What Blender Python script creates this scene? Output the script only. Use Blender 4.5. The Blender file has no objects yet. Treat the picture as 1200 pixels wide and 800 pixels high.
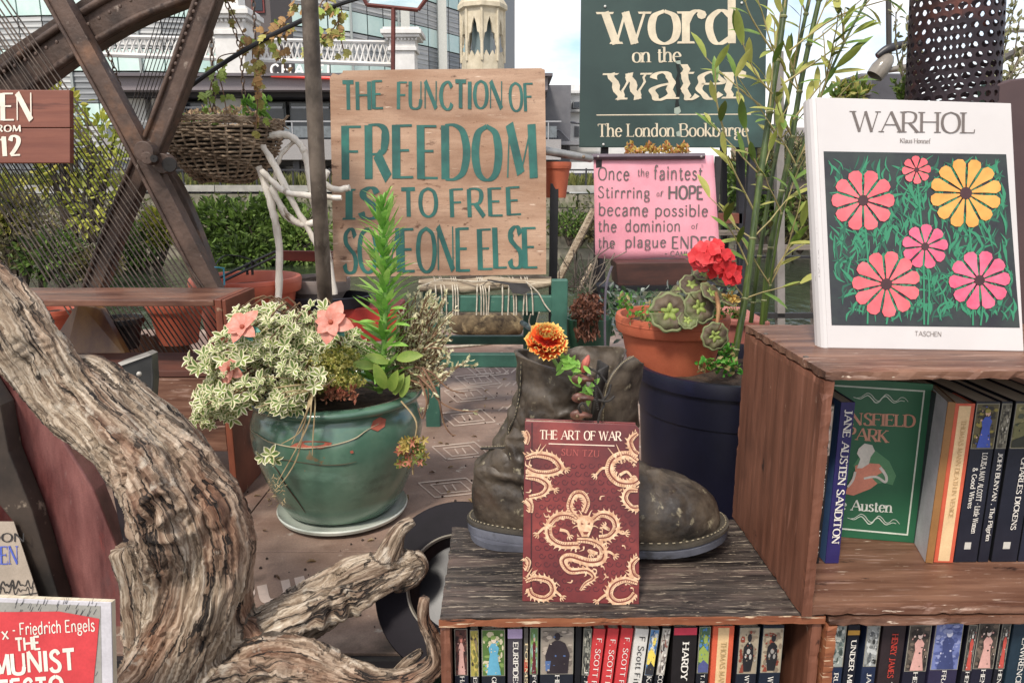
import bpy, math, random
import numpy as np
from mathutils import Vector, Matrix, noise
random.seed(7)
R = math.radians
scene = bpy.context.scene
COL = scene.collection

# ------------------------------------------------------------ camera, sky, sun
FOC = 857.0; PITCH = math.atan2(189, FOC)
cam = bpy.data.cameras.new('camera'); camo = bpy.data.objects.new('camera', cam); COL.objects.link(camo)
cam.sensor_width = 36; cam.lens = FOC/1200*36; cam.clip_start = .02; cam.clip_end = 3000
camo.rotation_euler = (math.pi/2-PITCH, 0, 0)
scene.camera = camo
SP, CP = math.sin(PITCH), math.cos(PITCH)

SUN_EL, SUN_AZ = R(52), R(205)      # azimuth clockwise from +Y
world = bpy.data.worlds.new('World'); scene.world = world; world.use_nodes = True
wn, wl = world.node_tree.nodes, world.node_tree.links
bg = wn['Background']; bg.inputs[1].default_value = .15
sky = wn.new('ShaderNodeTexSky'); sky.sky_type = 'NISHITA'; sky.sun_disc = False
sky.sun_elevation = SUN_EL; sky.sun_rotation = SUN_AZ; sky.dust_density = 2.0; sky.air_density = 1.0
tc = wn.new('ShaderNodeTexCoord'); mp = wn.new('ShaderNodeMapping'); mp.inputs['Scale'].default_value = (1.3, 1.3, 3.2)
mp.inputs['Location'].default_value = (.9, .35, .2)
nz = wn.new('ShaderNodeTexNoise'); nz.inputs['Scale'].default_value = 2.1; nz.inputs['Detail'].default_value = 9; nz.inputs['Roughness'].default_value = .55
cr = wn.new('ShaderNodeValToRGB'); cr.color_ramp.elements[0].position = .42; cr.color_ramp.elements[1].position = .58
mx = wn.new('ShaderNodeMixRGB'); mx.inputs[2].default_value = (5.9, 5.6, 5.4, 1)
wl.new(tc.outputs['Generated'], mp.inputs[0]); wl.new(mp.outputs[0], nz.inputs['Vector']); wl.new(nz.outputs[0], cr.inputs[0])
wl.new(cr.outputs[0], mx.inputs[0]); wl.new(sky.outputs[0], mx.inputs[1]); wl.new(mx.outputs[0], bg.inputs[0])
sun = bpy.data.lights.new('sun', 'SUN'); sun.energy = 2.3; sun.angle = R(9); sun.color = (1, .93, .83)
suno = bpy.data.objects.new('sun', sun); COL.objects.link(suno)
sd = Vector((math.sin(SUN_AZ)*math.cos(SUN_EL), math.cos(SUN_AZ)*math.cos(SUN_EL), math.sin(SUN_EL)))
suno.rotation_euler = sd.to_track_quat('Z', 'Y').to_euler()
scene.view_settings.view_transform = 'Standard'; scene.view_settings.look = 'None'
scene.view_settings.exposure = .66; scene.view_settings.gamma = 1

# ------------------------------------------------------------ pixel of the photograph -> ray
def ray(px, py):
    u, v = (px-600)/FOC, (400-py)/FOC
    return Vector((u, CP+v*SP, -SP+v*CP))
def P(px, py, Y):
    d = ray(px, py); return d*(Y/d.y)
def PZ(px, py, z):
    d = ray(px, py); return d*(z/d.z)
def S(Y, n=1.0, py=400):            # size of n photo pixels at depth Y
    d = ray(600, py); return n/FOC*(Y/d.y)

class Panel:
    """a plane through three points; px->3D"""
    def __init__(s, a, b, c):
        s.o = a; s.n = (b-a).cross(c-a).normalized()
        if s.n.dot(a) > 0: s.n = -s.n       # faces the camera
    def __call__(s, px, py, off=0.0):
        d = ray(px, py); t = s.o.dot(s.n)/d.dot(s.n)
        return d*t + s.n*off

# ------------------------------------------------------------ materials
def hx(h, k=1.0):
    h = h.lstrip('#'); o = []
    for i in (0, 2, 4):
        c = int(h[i:i+2], 16)/255
        o.append((c/12.92 if c <= .04045 else ((c+.055)/1.055)**2.4)*k)
    return (*o, 1)
MATS = {}
def mat(name, c1, c2=None, scale=8, stretch=(1, 1, 1), rough=.7, bump=.15, bscale=None, metal=0, pos=(.35, .65),
        island=False, spots=None, coat=0, dist=.002, attr=None, trans=0, detail=6, grit=0, spec=None, rv=0, trl=0):
    if name in MATS: return MATS[name]
    m = bpy.data.materials.new(name); m.use_nodes = True; MATS[name] = m
    n, l = m.node_tree.nodes, m.node_tree.links; b = n['Principled BSDF']
    c1 = hx(c1) if isinstance(c1, str) else c1
    c2 = c1 if c2 is None else (hx(c2) if isinstance(c2, str) else c2)
    b.inputs['Roughness'].default_value = rough; b.inputs['Metallic'].default_value = metal
    if coat: b.inputs['Coat Weight'].default_value = coat; b.inputs['Coat Roughness'].default_value = .15
    if spec is not None: b.inputs['Specular IOR Level'].default_value = spec
    if trans: b.inputs['Transmission Weight'].default_value = trans
    if attr:
        t = n.new('ShaderNodeAttribute'); t.attribute_name = attr; co = t.outputs['Vector']
    else:
        t = n.new('ShaderNodeTexCoord'); co = t.outputs['Object']
    mpn = n.new('ShaderNodeMapping'); mpn.inputs['Scale'].default_value = stretch; l.new(co, mpn.inputs[0])
    no = n.new('ShaderNodeTexNoise'); no.inputs['Scale'].default_value = scale; no.inputs['Detail'].default_value = detail
    no.inputs['Roughness'].default_value = .62
    l.new(mpn.outputs[0], no.inputs['Vector'])
    rp = n.new('ShaderNodeValToRGB'); e = rp.color_ramp.elements
    e[0].position, e[1].position = pos; e[0].color, e[1].color = c1, c2
    if island:
        g = n.new('ShaderNodeNewGeometry'); l.new(g.outputs['Random Per Island'], rp.inputs[0])
    else: l.new(no.outputs[0], rp.inputs[0])
    out = rp.outputs[0]
    for sp in (spots or []):
        col, sc, lo, hi, st = sp
        m2 = n.new('ShaderNodeMapping'); m2.inputs['Scale'].default_value = st; m2.inputs['Location'].default_value = (sc*.31, 3.1, 1.7)
        l.new(co, m2.inputs[0])
        n2 = n.new('ShaderNodeTexNoise'); n2.inputs['Scale'].default_value = sc; n2.inputs['Detail'].default_value = 8; n2.inputs['Roughness'].default_value = .6
        l.new(m2.outputs[0], n2.inputs['Vector'])
        r2 = n.new('ShaderNodeValToRGB'); r2.color_ramp.elements[0].position = lo; r2.color_ramp.elements[1].position = hi
        l.new(n2.outputs[0], r2.inputs[0])
        x = n.new('ShaderNodeMixRGB'); l.new(r2.outputs[0], x.inputs[0]); l.new(out, x.inputs[1]); x.inputs[2].default_value = hx(col)
        out = x.outputs[0]
    if grit:                                            # fine speckle of the colour itself
        n3 = n.new('ShaderNodeTexNoise'); n3.inputs['Scale'].default_value = 420; n3.inputs['Detail'].default_value = 3
        l.new(co, n3.inputs['Vector'])
        r3 = n.new('ShaderNodeMapRange'); r3.inputs[1].default_value = .3; r3.inputs[2].default_value = .7
        r3.inputs[3].default_value = 1-grit; r3.inputs[4].default_value = 1+grit; l.new(n3.outputs[0], r3.inputs[0])
        x = n.new('ShaderNodeVectorMath'); x.operation = 'SCALE'; l.new(out, x.inputs[0]); l.new(r3.outputs[0], x.inputs['Scale']); out = x.outputs[0]
    l.new(out, b.inputs['Base Color'])
    if rv:
        mr = n.new('ShaderNodeMapRange'); mr.inputs[3].default_value = rough-rv; mr.inputs[4].default_value = rough+rv
        l.new(no.outputs[0], mr.inputs[0]); l.new(mr.outputs[0], b.inputs['Roughness'])
    if bump:
        bn = no
        if bscale:
            bn = n.new('ShaderNodeTexNoise'); bn.inputs['Scale'].default_value = bscale; bn.inputs['Detail'].default_value = 7
            l.new(mpn.outputs[0], bn.inputs['Vector'])
        bu = n.new('ShaderNodeBump'); bu.inputs['Strength'].default_value = min(1, bump); bu.inputs['Distance'].default_value = dist
        l.new(bn.outputs[0], bu.inputs['Height']); l.new(bu.outputs[0], b.inputs['Normal'])
    if trl:                                             # thin leaf: part of the light passes through
        tb = n.new('ShaderNodeBsdfTranslucent'); l.new(out, tb.inputs[0]); ms = n.new('ShaderNodeMixShader'); ms.inputs[0].default_value = trl
        l.new(b.outputs[0], ms.inputs[1]); l.new(tb.outputs[0], ms.inputs[2]); l.new(ms.outputs[0], n['Material Output'].inputs[0])
    return m
def flat(c, rough=.6, **k):         # printed or painted single colours, with slight wear
    c = c if isinstance(c, str) else c
    nm = 'paint_%s_%d' % (c.lstrip('#'), int(rough*100))
    if nm in MATS: return MATS[nm]
    a = hx(c); b = tuple(min(1, x*1.14+.004) for x in a[:3])+(1,); a2 = tuple(x*.9 for x in a[:3])+(1,)
    return mat(nm, a2, b, scale=30, rough=rough, bump=.04, grit=.06, **k)

# ------------------------------------------------------------ mesh builder
def basis(d, up=Vector((0, 0, 1))):
    d = d.normalized()
    if abs(d.dot(up)) > .98: up = Vector((0, 1, 0))
    x = d.cross(up).normalized(); return x, x.cross(d).normalized(), d
def cat(pts, k=6, closed=False):    # catmull-rom
    pts = [Vector(p) for p in pts]; n = len(pts); o = []
    if n < 3: return pts
    rng = range(n if closed else n-1)
    for i in rng:
        if closed: a, b, c, d = pts[(i-1) % n], pts[i], pts[(i+1) % n], pts[(i+2) % n]
        else: a, b, c, d = pts[max(i-1, 0)], pts[i], pts[i+1], pts[min(i+2, n-1)]
        for j in range(k):
            t = j/k
            o.append(.5*((2*b)+(c-a)*t+(2*a-5*b+4*c-d)*t*t+(3*b-a-3*c+d)*t**3))
    if not closed: o.append(pts[-1])
    return o
def wloc(o):
    v = Vector((0, 0, 0))
    while o: v += o.location; o = o.parent
    return v
class MB:
    def __init__(s): s.v = []; s.f = []; s.m = []
    def add(s, vs, fs, mi=0):
        b = len(s.v); s.v += [tuple(x) for x in vs]; s.f += [tuple(i+b for i in f) for f in fs]; s.m += [mi]*len(fs); return s
    def box(s, c, d, rot=None, mi=0):
        c = Vector(c); hxx, hy, hz = d[0]/2, d[1]/2, d[2]/2; vs = []
        for x in (-hxx, hxx):
            for y in (-hy, hy):
                for z in (-hz, hz):
                    p = Vector((x, y, z)); vs.append(c+(rot @ p if rot else p))
        return s.add(vs, [(0, 1, 3, 2), (4, 6, 7, 5), (0, 4, 5, 1), (2, 3, 7, 6), (0, 2, 6, 4), (1, 5, 7, 3)], mi)
    def span(s, x0, x1, y0, y1, z0, z1, mi=0):
        return s.box(((x0+x1)/2, (y0+y1)/2, (z0+z1)/2), (abs(x1-x0), abs(y1-y0), abs(z1-z0)), None, mi)
    def tube(s, pts, r, n=8, cap=True, mi=0, squash=1.0, up=None):
        pts = [Vector(p) for p in pts]; N = len(pts)
        rs = r if isinstance(r, (list, tuple)) else [r]*N
        if len(rs) != N: rs = [float(np.interp(i/(N-1)*(len(rs)-1), range(len(rs)), rs)) for i in range(N)]
        x = None; vs = []
        for i, p in enumerate(pts):
            d = (pts[min(i+1, N-1)]-pts[max(i-1, 0)])
            if d.length < 1e-9: d = Vector((0, 0, 1))
            d.normalize()
            if x is None: x, y, _ = basis(d, up or Vector((0, 0, 1)))
            else:
                x = x-d*x.dot(d)
                x = x.normalized() if x.length > 1e-6 else basis(d)[0]
                y = x.cross(d).normalized()
            for k in range(n):
                a = 2*math.pi*k/n; vs.append(p+(x*math.cos(a)+y*math.sin(a)*squash)*rs[i])
        fs = [(i*n+k, i*n+(k+1) % n, (i+1)*n+(k+1) % n, (i+1)*n+k) for i in range(N-1) for k in range(n)]
        if cap: fs += [tuple(range(n-1, -1, -1)), tuple(range((N-1)*n, N*n))]
        return s.add(vs, fs, mi)
    def rod(s, a, b, r, n=8, mi=0): return s.tube([a, b], r, n, True, mi)
    def lathe(s, prof, n=40, c=(0, 0, 0), rot=None, mi=0, sx=1, sy=1, wob=0):
        c = Vector(c); vs = []
        for (r, z) in prof:
            for k in range(n):
                a = 2*math.pi*k/n; w = 1+wob*math.sin(3*a+z*9)
                p = Vector((r*math.cos(a)*sx*w, r*math.sin(a)*sy*w, z)); vs.append(c+(rot @ p if rot else p))
        N = len(prof)
        fs = [(i*n+k, i*n+(k+1) % n, (i+1)*n+(k+1) % n, (i+1)*n+k) for i in range(N-1) for k in range(n)]
        return s.add(vs, fs, mi)
    def slab(s, outline, back, mi=0, mside=None):     # outline: 3D points of the front face; back: extrusion vector
        n = len(outline); b = Vector(back); vs = [Vector(p) for p in outline]+[Vector(p)+b for p in outline]
        s.add(vs, [tuple(range(n))], mi); k = len(s.v)-2*n
        fs = [tuple(k+n+i for i in reversed(range(n)))]+[(k+(i+1) % n, k+i, k+n+i, k+n+(i+1) % n) for i in range(n)]
        s.f += fs; s.m += [mi if mside is None else mside]*len(fs); return s
    def leaf(s, b, d, up, L, W, fold=.15, mi=0, mi2=None, bend=.15):
        b = Vector(b); x, y, z = basis(Vector(d), Vector(up)); n_ = y
        m = b+z*L*.45-n_*W*fold; t = b+z*L-n_*L*bend
        l_, r_ = b+z*L*.42-x*W*.5+n_*W*fold, b+z*L*.42+x*W*.5+n_*W*fold
        l2, r2 = b+z*L*.75-x*W*.36, b+z*L*.75+x*W*.36; m2 = b+z*L*.76-n_*(W*fold+L*bend*.5)
        if mi2 is None:
            return s.add([b, l_, m, r_, l2, m2, r2, t], [(0, 2, 1), (0, 3, 2), (1, 2, 5, 4), (2, 3, 6, 5), (4, 5, 7), (5, 6, 7)], mi)
        il, ir = m.lerp(l_, .55), m.lerp(r_, .55); il2, ir2 = m2.lerp(l2, .5), m2.lerp(r2, .5); tt = m2.lerp(t, .4)
        k = len(s.v)
        s.add([b, l_, il, ir, r_, l2, il2, ir2, r2, t, tt, m, m2], [(0, 2, 1), (0, 4, 3), (1, 2, 6, 5), (3, 4, 8, 7), (5, 6, 10, 9), (7, 8, 9, 10)], mi2)
        s.add([], [], mi)
        s.f += [tuple(k+i for i in f) for f in [(0, 11, 2), (0, 3, 11), (2, 11, 12, 6), (11, 3, 7, 12), (6, 12, 10), (12, 7, 10)]]; s.m += [mi]*6
        return s
    def ball(s, c, r, n=8, m=6, mi=0, rot=None):
        c = Vector(c); r = Vector((r, r, r)) if not hasattr(r, '__len__') else Vector(r)
        pr = [(max(1e-4, math.sin(math.pi*i/m)), -math.cos(math.pi*i/m)) for i in range(m+1)]
        vs = []
        for (q, z) in pr:
            for k in range(n):
                a = 2*math.pi*k/n; p = Vector((q*math.cos(a)*r.x, q*math.sin(a)*r.y, z*r.z)); vs.append(c+(rot @ p if rot else p))
        return s.add(vs, [(i*n+k, i*n+(k+1) % n, (i+1)*n+(k+1) % n, (i+1)*n+k) for i in range(m) for k in range(n)], mi)
    def mesh(s, name, mats, smooth=False, angle=40, off=None):
        me = bpy.data.meshes.new(name)
        v = s.v if off is None else [(a-off.x, b-off.y, c-off.z) for a, b, c in s.v]
        me.from_pydata(v, [], s.f)
        if not isinstance(mats, (list, tuple)): mats = [mats]
        for m in mats: me.materials.append(m)
        if len(mats) > 1: me.polygons.foreach_set('material_index', s.m)
        if smooth:
            me.polygons.foreach_set('use_smooth', [True]*len(me.polygons))
            if angle < 180: me.set_sharp_from_angle(angle=R(angle))
        me.update(); return me
    def build(s, name, mats, parent=None, local=False, smooth=False, angle=40, bevel=0, kind=None, label=None, seg=2):
        off = None
        if parent is not None and not local: off = wloc(parent)
        me = s.mesh(name, mats, smooth, angle, off)
        o = bpy.data.objects.new(name, me); COL.objects.link(o)
        if parent is not None: o.parent = parent
        if bevel:
            b = o.modifiers.new('bevel', 'BEVEL'); b.width = bevel; b.segments = seg; b.limit_method = 'ANGLE'
        if kind: o['kind'] = kind
        if label: o['label'] = label
        return o
def thing(name, label, catg, loc=(0, 0, 0), rot=None, group=None):
    o = bpy.data.objects.new(name, None); COL.objects.link(o); o.location = loc
    o.empty_display_size = .05
    if rot: o.rotation_euler = rot
    o['label'] = label; o['category'] = catg
    if group: o['group'] = group
    return o
def tag(o, label, catg, group=None):
    o['label'] = label; o['category'] = catg
    if group: o['group'] = group
    return o
def inst(me, name, parent, m, kind=None):           # m: matrix relative to the parent's origin
    o = bpy.data.objects.new(name, me); COL.objects.link(o); o.parent = parent; o.matrix_local = m
    return o
def frame_m(loc, d, up, sc=1.0):                    # matrix with local +Y along d, +Z near up
    x, y, z = basis(Vector(d), Vector(up))
    m = Matrix((x, z, y)).transposed().to_4x4(); m = m @ Matrix.Scale(sc, 4); m.translation = Vector(loc); return m
def rnd(a, b): return random.uniform(a, b)
def rvec(): 
    while 1:
        v = Vector((rnd(-1, 1), rnd(-1, 1), rnd(-1, 1)))
        if .05 < v.length < 1: return v

# ------------------------------------------------------------ stroke lettering
GL = {}
def G(ch, w, *st): GL[ch] = (w, [(a[0], int(a[1:] or 0), [tuple(map(float, p.split(','))) for p in b.split()]) for a, b in (q.split(':') for q in st)])
V3 = 'T3:0,0 0,1'
G('A', .86, 't1:0,0 .42,1', 'T2:.42,1 .84,0', 't:.16,.36 .68,.36')
G('B', .66, V3, 'C:0,1 .32,1 .5,.9 .52,.7 .35,.54 0,.53', 'C:0,.53 .38,.54 .58,.42 .6,.18 .42,0 0,0')
G('C', .74, 'C:.68,.8 .55,.96 .38,1 .12,.84 .02,.5 .12,.16 .38,0 .58,.05 .7,.22')
G('D', .76, V3, 'C:0,1 .3,1 .58,.86 .7,.5 .58,.14 .3,0 0,0')
G('E', .6, V3, 't4:0,.98 .52,.98', 't4:0,.52 .42,.52', 't4:0,.02 .55,.02')
G('F', .56, V3, 't4:0,.98 .52,.98', 't4:0,.52 .42,.52')
G('G', .8, 'C:.68,.8 .55,.96 .38,1 .12,.84 .02,.5 .12,.16 .38,0 .56,.04 .7,.14', 'T2:.7,.06 .7,.42')
G('H', .78, V3, 'T3:.7,0 .7,1', 't:0,.52 .7,.52')
G('I', .16, 'T3:.03,0 .03,1')
G('J', .42, 'T1:.3,1 .3,.28', 'C:.3,.32 .26,.06 .12,-.04 0,.06')
G('K', .72, V3, 't2:0,.4 .58,1', 'T2:.18,.56 .66,0')
G('L', .55, V3, 't4:0,.02 .5,.02')
G('M', .95, 't1:.03,0 .1,1', 'T:.1,1 .46,.08', 't:.46,.08 .82,1', 'T2:.82,1 .88,0')
G('N', .8, 't3:0,0 0,1', 'T:0,1 .68,0', 't2:.68,0 .68,1')
G('O', .84, 'C:.4,1 .12,.86 .02,.5 .12,.14 .4,0 .68,.14 .78,.5 .68,.86 .4,1')
G('P', .6, V3, 'C:0,1 .32,1 .52,.9 .54,.68 .4,.48 0,.46')
G('Q', .84, 'C:.4,1 .12,.86 .02,.5 .12,.14 .4,0 .68,.14 .78,.5 .68,.86 .4,1', 'T:.45,.1 .8,-.2')
G('R', .7, V3, 'C:0,1 .32,1 .52,.9 .54,.68 .4,.48 0,.46', 'T2:.26,.47 .64,0')
G('S', .58, 'C:.5,.82 .4,.97 .26,1 .08,.88 .08,.7 .24,.56 .44,.42 .52,.24 .44,.05 .26,0 .08,.05 0,.2')
G('T', .7, 'T2:.33,.98 .33,0', 'k12:0,.98 .66,.98')
G('U', .76, 'T1:0,1 0,.3', 'C:0,.34 .06,.08 .32,0 .58,.08 .66,.34', 't2:.66,.3 .66,1')
G('V', .8, 'T1:0,1 .38,0', 't2:.38,0 .74,1')
G('W', 1.15, 'T1:0,1 .3,0', 't:.3,0 .55,1', 'T:.55,1 .83,0', 't2:.83,0 1.1,1')
G('X', .74, 'T3:0,1 .68,0', 't3:.66,1 .02,0')
G('Y', .72, 'T1:0,1 .34,.48', 't2:.34,.48 .68,1', 'T2:.34,.5 .34,0')
G('Z', .64, 't8:0,.98 .58,.98', 'T:.58,1 0,0', 't4:0,.02 .6,.02')
G('a', .54, 'C:.06,.52 .12,.64 .26,.68 .4,.6 .42,.42', 'C:.42,.4 .18,.34 .04,.22 .06,.04 .2,-.01 .42,.14', 'T2:.42,.48 .42,.0')
G('b', .58, 'T1:.03,1.05 .03,0', 'C:.03,.5 .16,.66 .3,.68 .5,.54 .52,.3 .42,.05 .22,-.01 .03,.12')
G('c', .48, 'C:.44,.54 .36,.66 .24,.68 .07,.54 .02,.32 .1,.08 .26,0 .44,.12')
G('d', .6, 'C:.46,.54 .32,.67 .2,.67 .05,.52 .02,.3 .1,.06 .24,0 .46,.14', 'T1:.46,1.05 .46,0')
G('e', .53, 'C:.03,.38 .46,.4 .42,.58 .26,.68 .08,.56 .02,.32 .1,.07 .27,0 .46,.14')
G('f', .36, 'C:.38,.98 .28,1.06 .17,1 .13,.85 .13,.7', 'T2:.13,.8 .13,0', 't:0,.66 .3,.66')
G('g', .54, 'C:.24,.68 .06,.6 .06,.34 .24,.26 .42,.34 .42,.6 .24,.68', 'C:.1,.3 .04,.16 .2,.08 .42,.04 .48,-.12 .34,-.26 .12,-.26 0,-.14 .08,.02', 't:.38,.6 .5,.66')
G('h', .58, 'T3:.03,1.05 .03,0', 'C:.03,.46 .16,.64 .3,.68 .42,.6 .46,.42', 'T2:.46,.45 .46,0')
G('i', .18, 'T3:.06,.67 .06,0', 'D:.06,.9')
G('j', .2, 'T1:.1,.67 .1,-.1', 'C:.1,-.05 .06,-.24 -.06,-.26', 'D:.1,.9')
G('k', .56, 'T1:.03,1.05 .03,0', 't2:.03,.26 .42,.67', 'T2:.16,.38 .5,0')
G('l', .18, 'T3:.06,1.05 .06,0')
G('m', .92, 'T3:.03,.67 .03,0', 'C:.03,.46 .14,.64 .27,.68 .38,.6 .42,.42', 'T2:.42,.45 .42,0', 'C:.42,.46 .53,.64 .66,.68 .78,.6 .81,.42', 'T2:.81,.45 .81,0')
G('n', .58, 'T3:.03,.67 .03,0', 'C:.03,.46 .16,.64 .3,.68 .42,.6 .46,.42', 'T2:.46,.45 .46,0')
G('o', .57, 'C:.27,.68 .08,.58 .02,.34 .08,.1 .27,0 .46,.1 .52,.34 .46,.58 .27,.68')
G('p', .58, 'T3:.03,.67 .03,-.3', 'C:.03,.5 .16,.66 .3,.68 .5,.54 .52,.3 .42,.05 .22,-.01 .03,.12')
G('q', .58, 'C:.46,.54 .32,.67 .2,.67 .05,.52 .02,.3 .1,.06 .24,0 .46,.14', 'T2:.46,.67 .46,-.3')
G('r', .42, 'T3:.05,.67 .05,0', 'C:.05,.42 .14,.6 .26,.68 .38,.64', 'D:.36,.6')
G('s', .42, 'C:.36,.55 .28,.66 .16,.67 .05,.56 .1,.42 .26,.33 .37,.22 .32,.05 .18,0 .06,.03 .0,.14')
G('t', .36, 'T:.13,.88 .13,.14', 'C:.13,.2 .16,.02 .26,0 .36,.1', 't:0,.66 .32,.66')
G('u', .58, 'T1:.03,.67 .03,.24', 'C:.03,.26 .06,.06 .2,0 .34,.05 .46,.2', 'T3:.46,.67 .46,0')
G('v', .54, 'T1:0,.67 .26,0', 't2:.26,0 .5,.67')
G('w', .82, 'T1:0,.67 .22,0', 't1:.22,0 .4,.67', 'T:.4,.67 .58,0', 't2:.58,0 .78,.67')
G('x', .52, 'T3:0,.67 .46,0', 't3:.45,.67 .01,0')
G('y', .54, 'T1:0,.67 .26,0', 't1:.5,.67 .2,-.16', 'C:.2,-.16 .12,-.28 .02,-.26')
G('z', .46, 't:0,.65 .4,.65', 'T:.4,.66 0,0', 't:0,.02 .42,.02')
G('1', .36, 'T2:.2,1 .2,0', 't:.02,.82 .2,1')
G('2', .58, 'C:.04,.76 .12,.94 .28,1 .48,.88 .48,.64 .28,.32 .02,.03', 't4:.02,.02 .54,.02')
G('&', .74, 'C:.64,.4 .5,.08 .24,0 .04,.16 .1,.4 .38,.66 .4,.9 .26,1 .12,.86 .2,.6 .66,0')
G('.', .2, 'D:.06,.04'); G('*', .4, 'D:.14,.42'); G('~', .5, 'C:0,.4 .12,.5 .26,.4 .42,.48'); G("'", .15, 't:.05,1 .05,.8')
G('-', .4, 't:.02,.4 .32,.4')
def text_w(s, gap=.14): return sum((GL[c][0]+gap if c in GL else .42) for c in s)
def text(mb, s, fn, h=1.0, thick=.13, thin=.05, serif=True, gap=.14, mi=0, warp=None, jit=0, xs=1.0, curve=5, eps=3e-5, layer=None):
    """fn(x, y, off) -> 3D point, x,y in cap-height units"""
    cx = 0; lay = layer if layer is not None else [0]
    for ch in s:
        if ch not in GL: cx += .42; continue
        w, st = GL[ch]; jr = rnd(-jit, jit); jy = rnd(-jit, jit)*.5
        for code, bits, pts in st:
            lay[0] = (lay[0]+1) % 14; off = lay[0]*eps
            def q(x, y):
                x2, y2 = cx+x*xs, y+jy+jr*x*.3
                if warp: x2, y2 = warp(x2, y2)
                return x2, y2
            tk = thick*(1+rnd(-jit, jit))
            if code == 'D':
                x, y = pts[0]; r = tk*.62; c8 = []
                for k in range(8):
                    a = k*math.pi/4; c8.append(fn(*q(x+r*math.cos(a)/xs, y+r*math.sin(a)), off))
                mb.add(c8, [tuple(range(8))], mi); continue
            p2 = [Vector((x, y)) for x, y in pts]
            if code == 'C': p2 = cat(p2, curve)
            else:
                k = 6 if warp else 1
                p2 = [a.lerp(b, j/k) for a, b in zip(p2, p2[1:]) for j in range(k)]+[p2[-1]]
            L, Rr = [], []
            for i, p in enumerate(p2):
                d = p2[min(i+1, len(p2)-1)]-p2[max(i-1, 0)]
                d = d.normalized() if d.length > 1e-6 else Vector((1, 0))
                if code == 'C': wd = thin+(tk-thin)*abs(d.y)**1.4
                elif code == 'T': wd = tk
                elif code == 'k': wd = (thin+tk)/2 if jit else thin
                else: wd = thin
                nn = Vector((-d.y/xs if xs else 0, d.x))*wd/2
                L.append(q(p.x+nn.x, p.y+nn.y)); Rr.append(q(p.x-nn.x, p.y-nn.y))
            n = len(L); vs = [fn(*a, off) for a in L]+[fn(*a, off) for a in Rr]
            mb.add(vs, [(i, i+1, n+i+1, n+i) for i in range(n-1)], mi)
            if serif:
                for bit, e, o in ((1, 0, 1), (2, -1, -2)):
                    if bits & bit:
                        p = p2[e]; s1 = tk*.5+.1 if code == 'T' else thin*.5+.11; sg = 1 if p.y < .3 else -1; hh = thin*.9
                        lay[0] += 1
                        x0, x1 = p.x-s1/xs*(1 if not (ch in 'rnmpuij' and p.y > .3) else 1), p.x+s1/xs*(1 if not (ch in 'bdhklrnmpuij' and p.y > .3) else .25)
                        mb.add([fn(*q(a, b), off+eps*.5) for a, b in ((x0, p.y), (x1, p.y), (x1-.02, p.y+sg*hh), (x0+.02, p.y+sg*hh))], [(0, 1, 2, 3)], mi)
                for bit, e in ((4, -1), (8, 0)):
                    if bits & bit:
                        p = p2[e]; sg = 1 if p.y < .3 else -1; x = p.x
                        ys = (p.y, p.y+sg*.17) if abs(p.y-.52) > .1 else (p.y-.09, p.y+.09)
                        mb.add([fn(*q(a, b), off+eps*.5) for a, b in ((x-thin*.9, ys[0]), (x+thin*.2, ys[0]), (x+thin*.4, ys[1]), (x-thin*.3, ys[1]))], [(0, 1, 2, 3)], mi)
        cx += w*xs+gap
    return cx
def text_px(mb, s, pan, x0, y0, x1, y1, hpx, off=.0006, **k):
    """fit a line of text between two baseline pixels of the photograph, on a plane"""
    g = k.get('gap', .14); wu = text_w(s, g)-g; dx, dy = x1-x0, y1-y0; W = math.hypot(dx, dy)
    ex, ey = dx/W, dy/W; sx = W/wu
    def fn(x, y, o):
        return pan(x0+ex*x*sx+ey*y*hpx, y0+ey*x*sx-ex*y*hpx, off+o)
    text(mb, s, fn, **k)
def text_3d(mb, s, org, ux, uy, h, width=None, **k):
    g = k.get('gap', .14); wu = text_w(s, g)-g; sx = (width/wu) if width else h
    n = ux.cross(uy).normalized()
    text(mb, s, lambda x, y, o: org+ux*x*sx+uy*y*h+n*(o+.0003), **k)
def stroke_px(mb, pan, pts, w, off=.0006, mi=0, k=6, closed=False):
    """a painted stroke along photo pixels, w = width(s) in pixels"""
    p2 = cat([Vector(p) for p in pts], k, closed)
    if closed: p2.append(p2[0])
    N = len(p2); ws = w if isinstance(w, (list, tuple)) else [w]*2
    L, Q = [], []
    for i, p in enumerate(p2):
        d = (p2[min(i+1, N-1)]-p2[max(i-1, 0)]); d = d.normalized() if d.length > 1e-6 else Vector((1, 0))
        ww = float(np.interp(i/max(1, N-1)*(len(ws)-1), range(len(ws)), ws))/2
        L.append(pan(p.x-d.y*ww, p.y+d.x*ww, off)); Q.append(pan(p.x+d.y*ww, p.y-d.x*ww, off))
    mb.add(L+Q, [(i, i+1, N+i+1, N+i) for i in range(N-1)], mi)
def fill_px(mb, pan, pts, off=.0005, mi=0, k=0):
    if k: pts = cat([Vector(p) for p in pts], k, True)
    mb.add([pan(p[0], p[1], off) for p in pts], [tuple(range(len(pts)))], mi)
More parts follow.
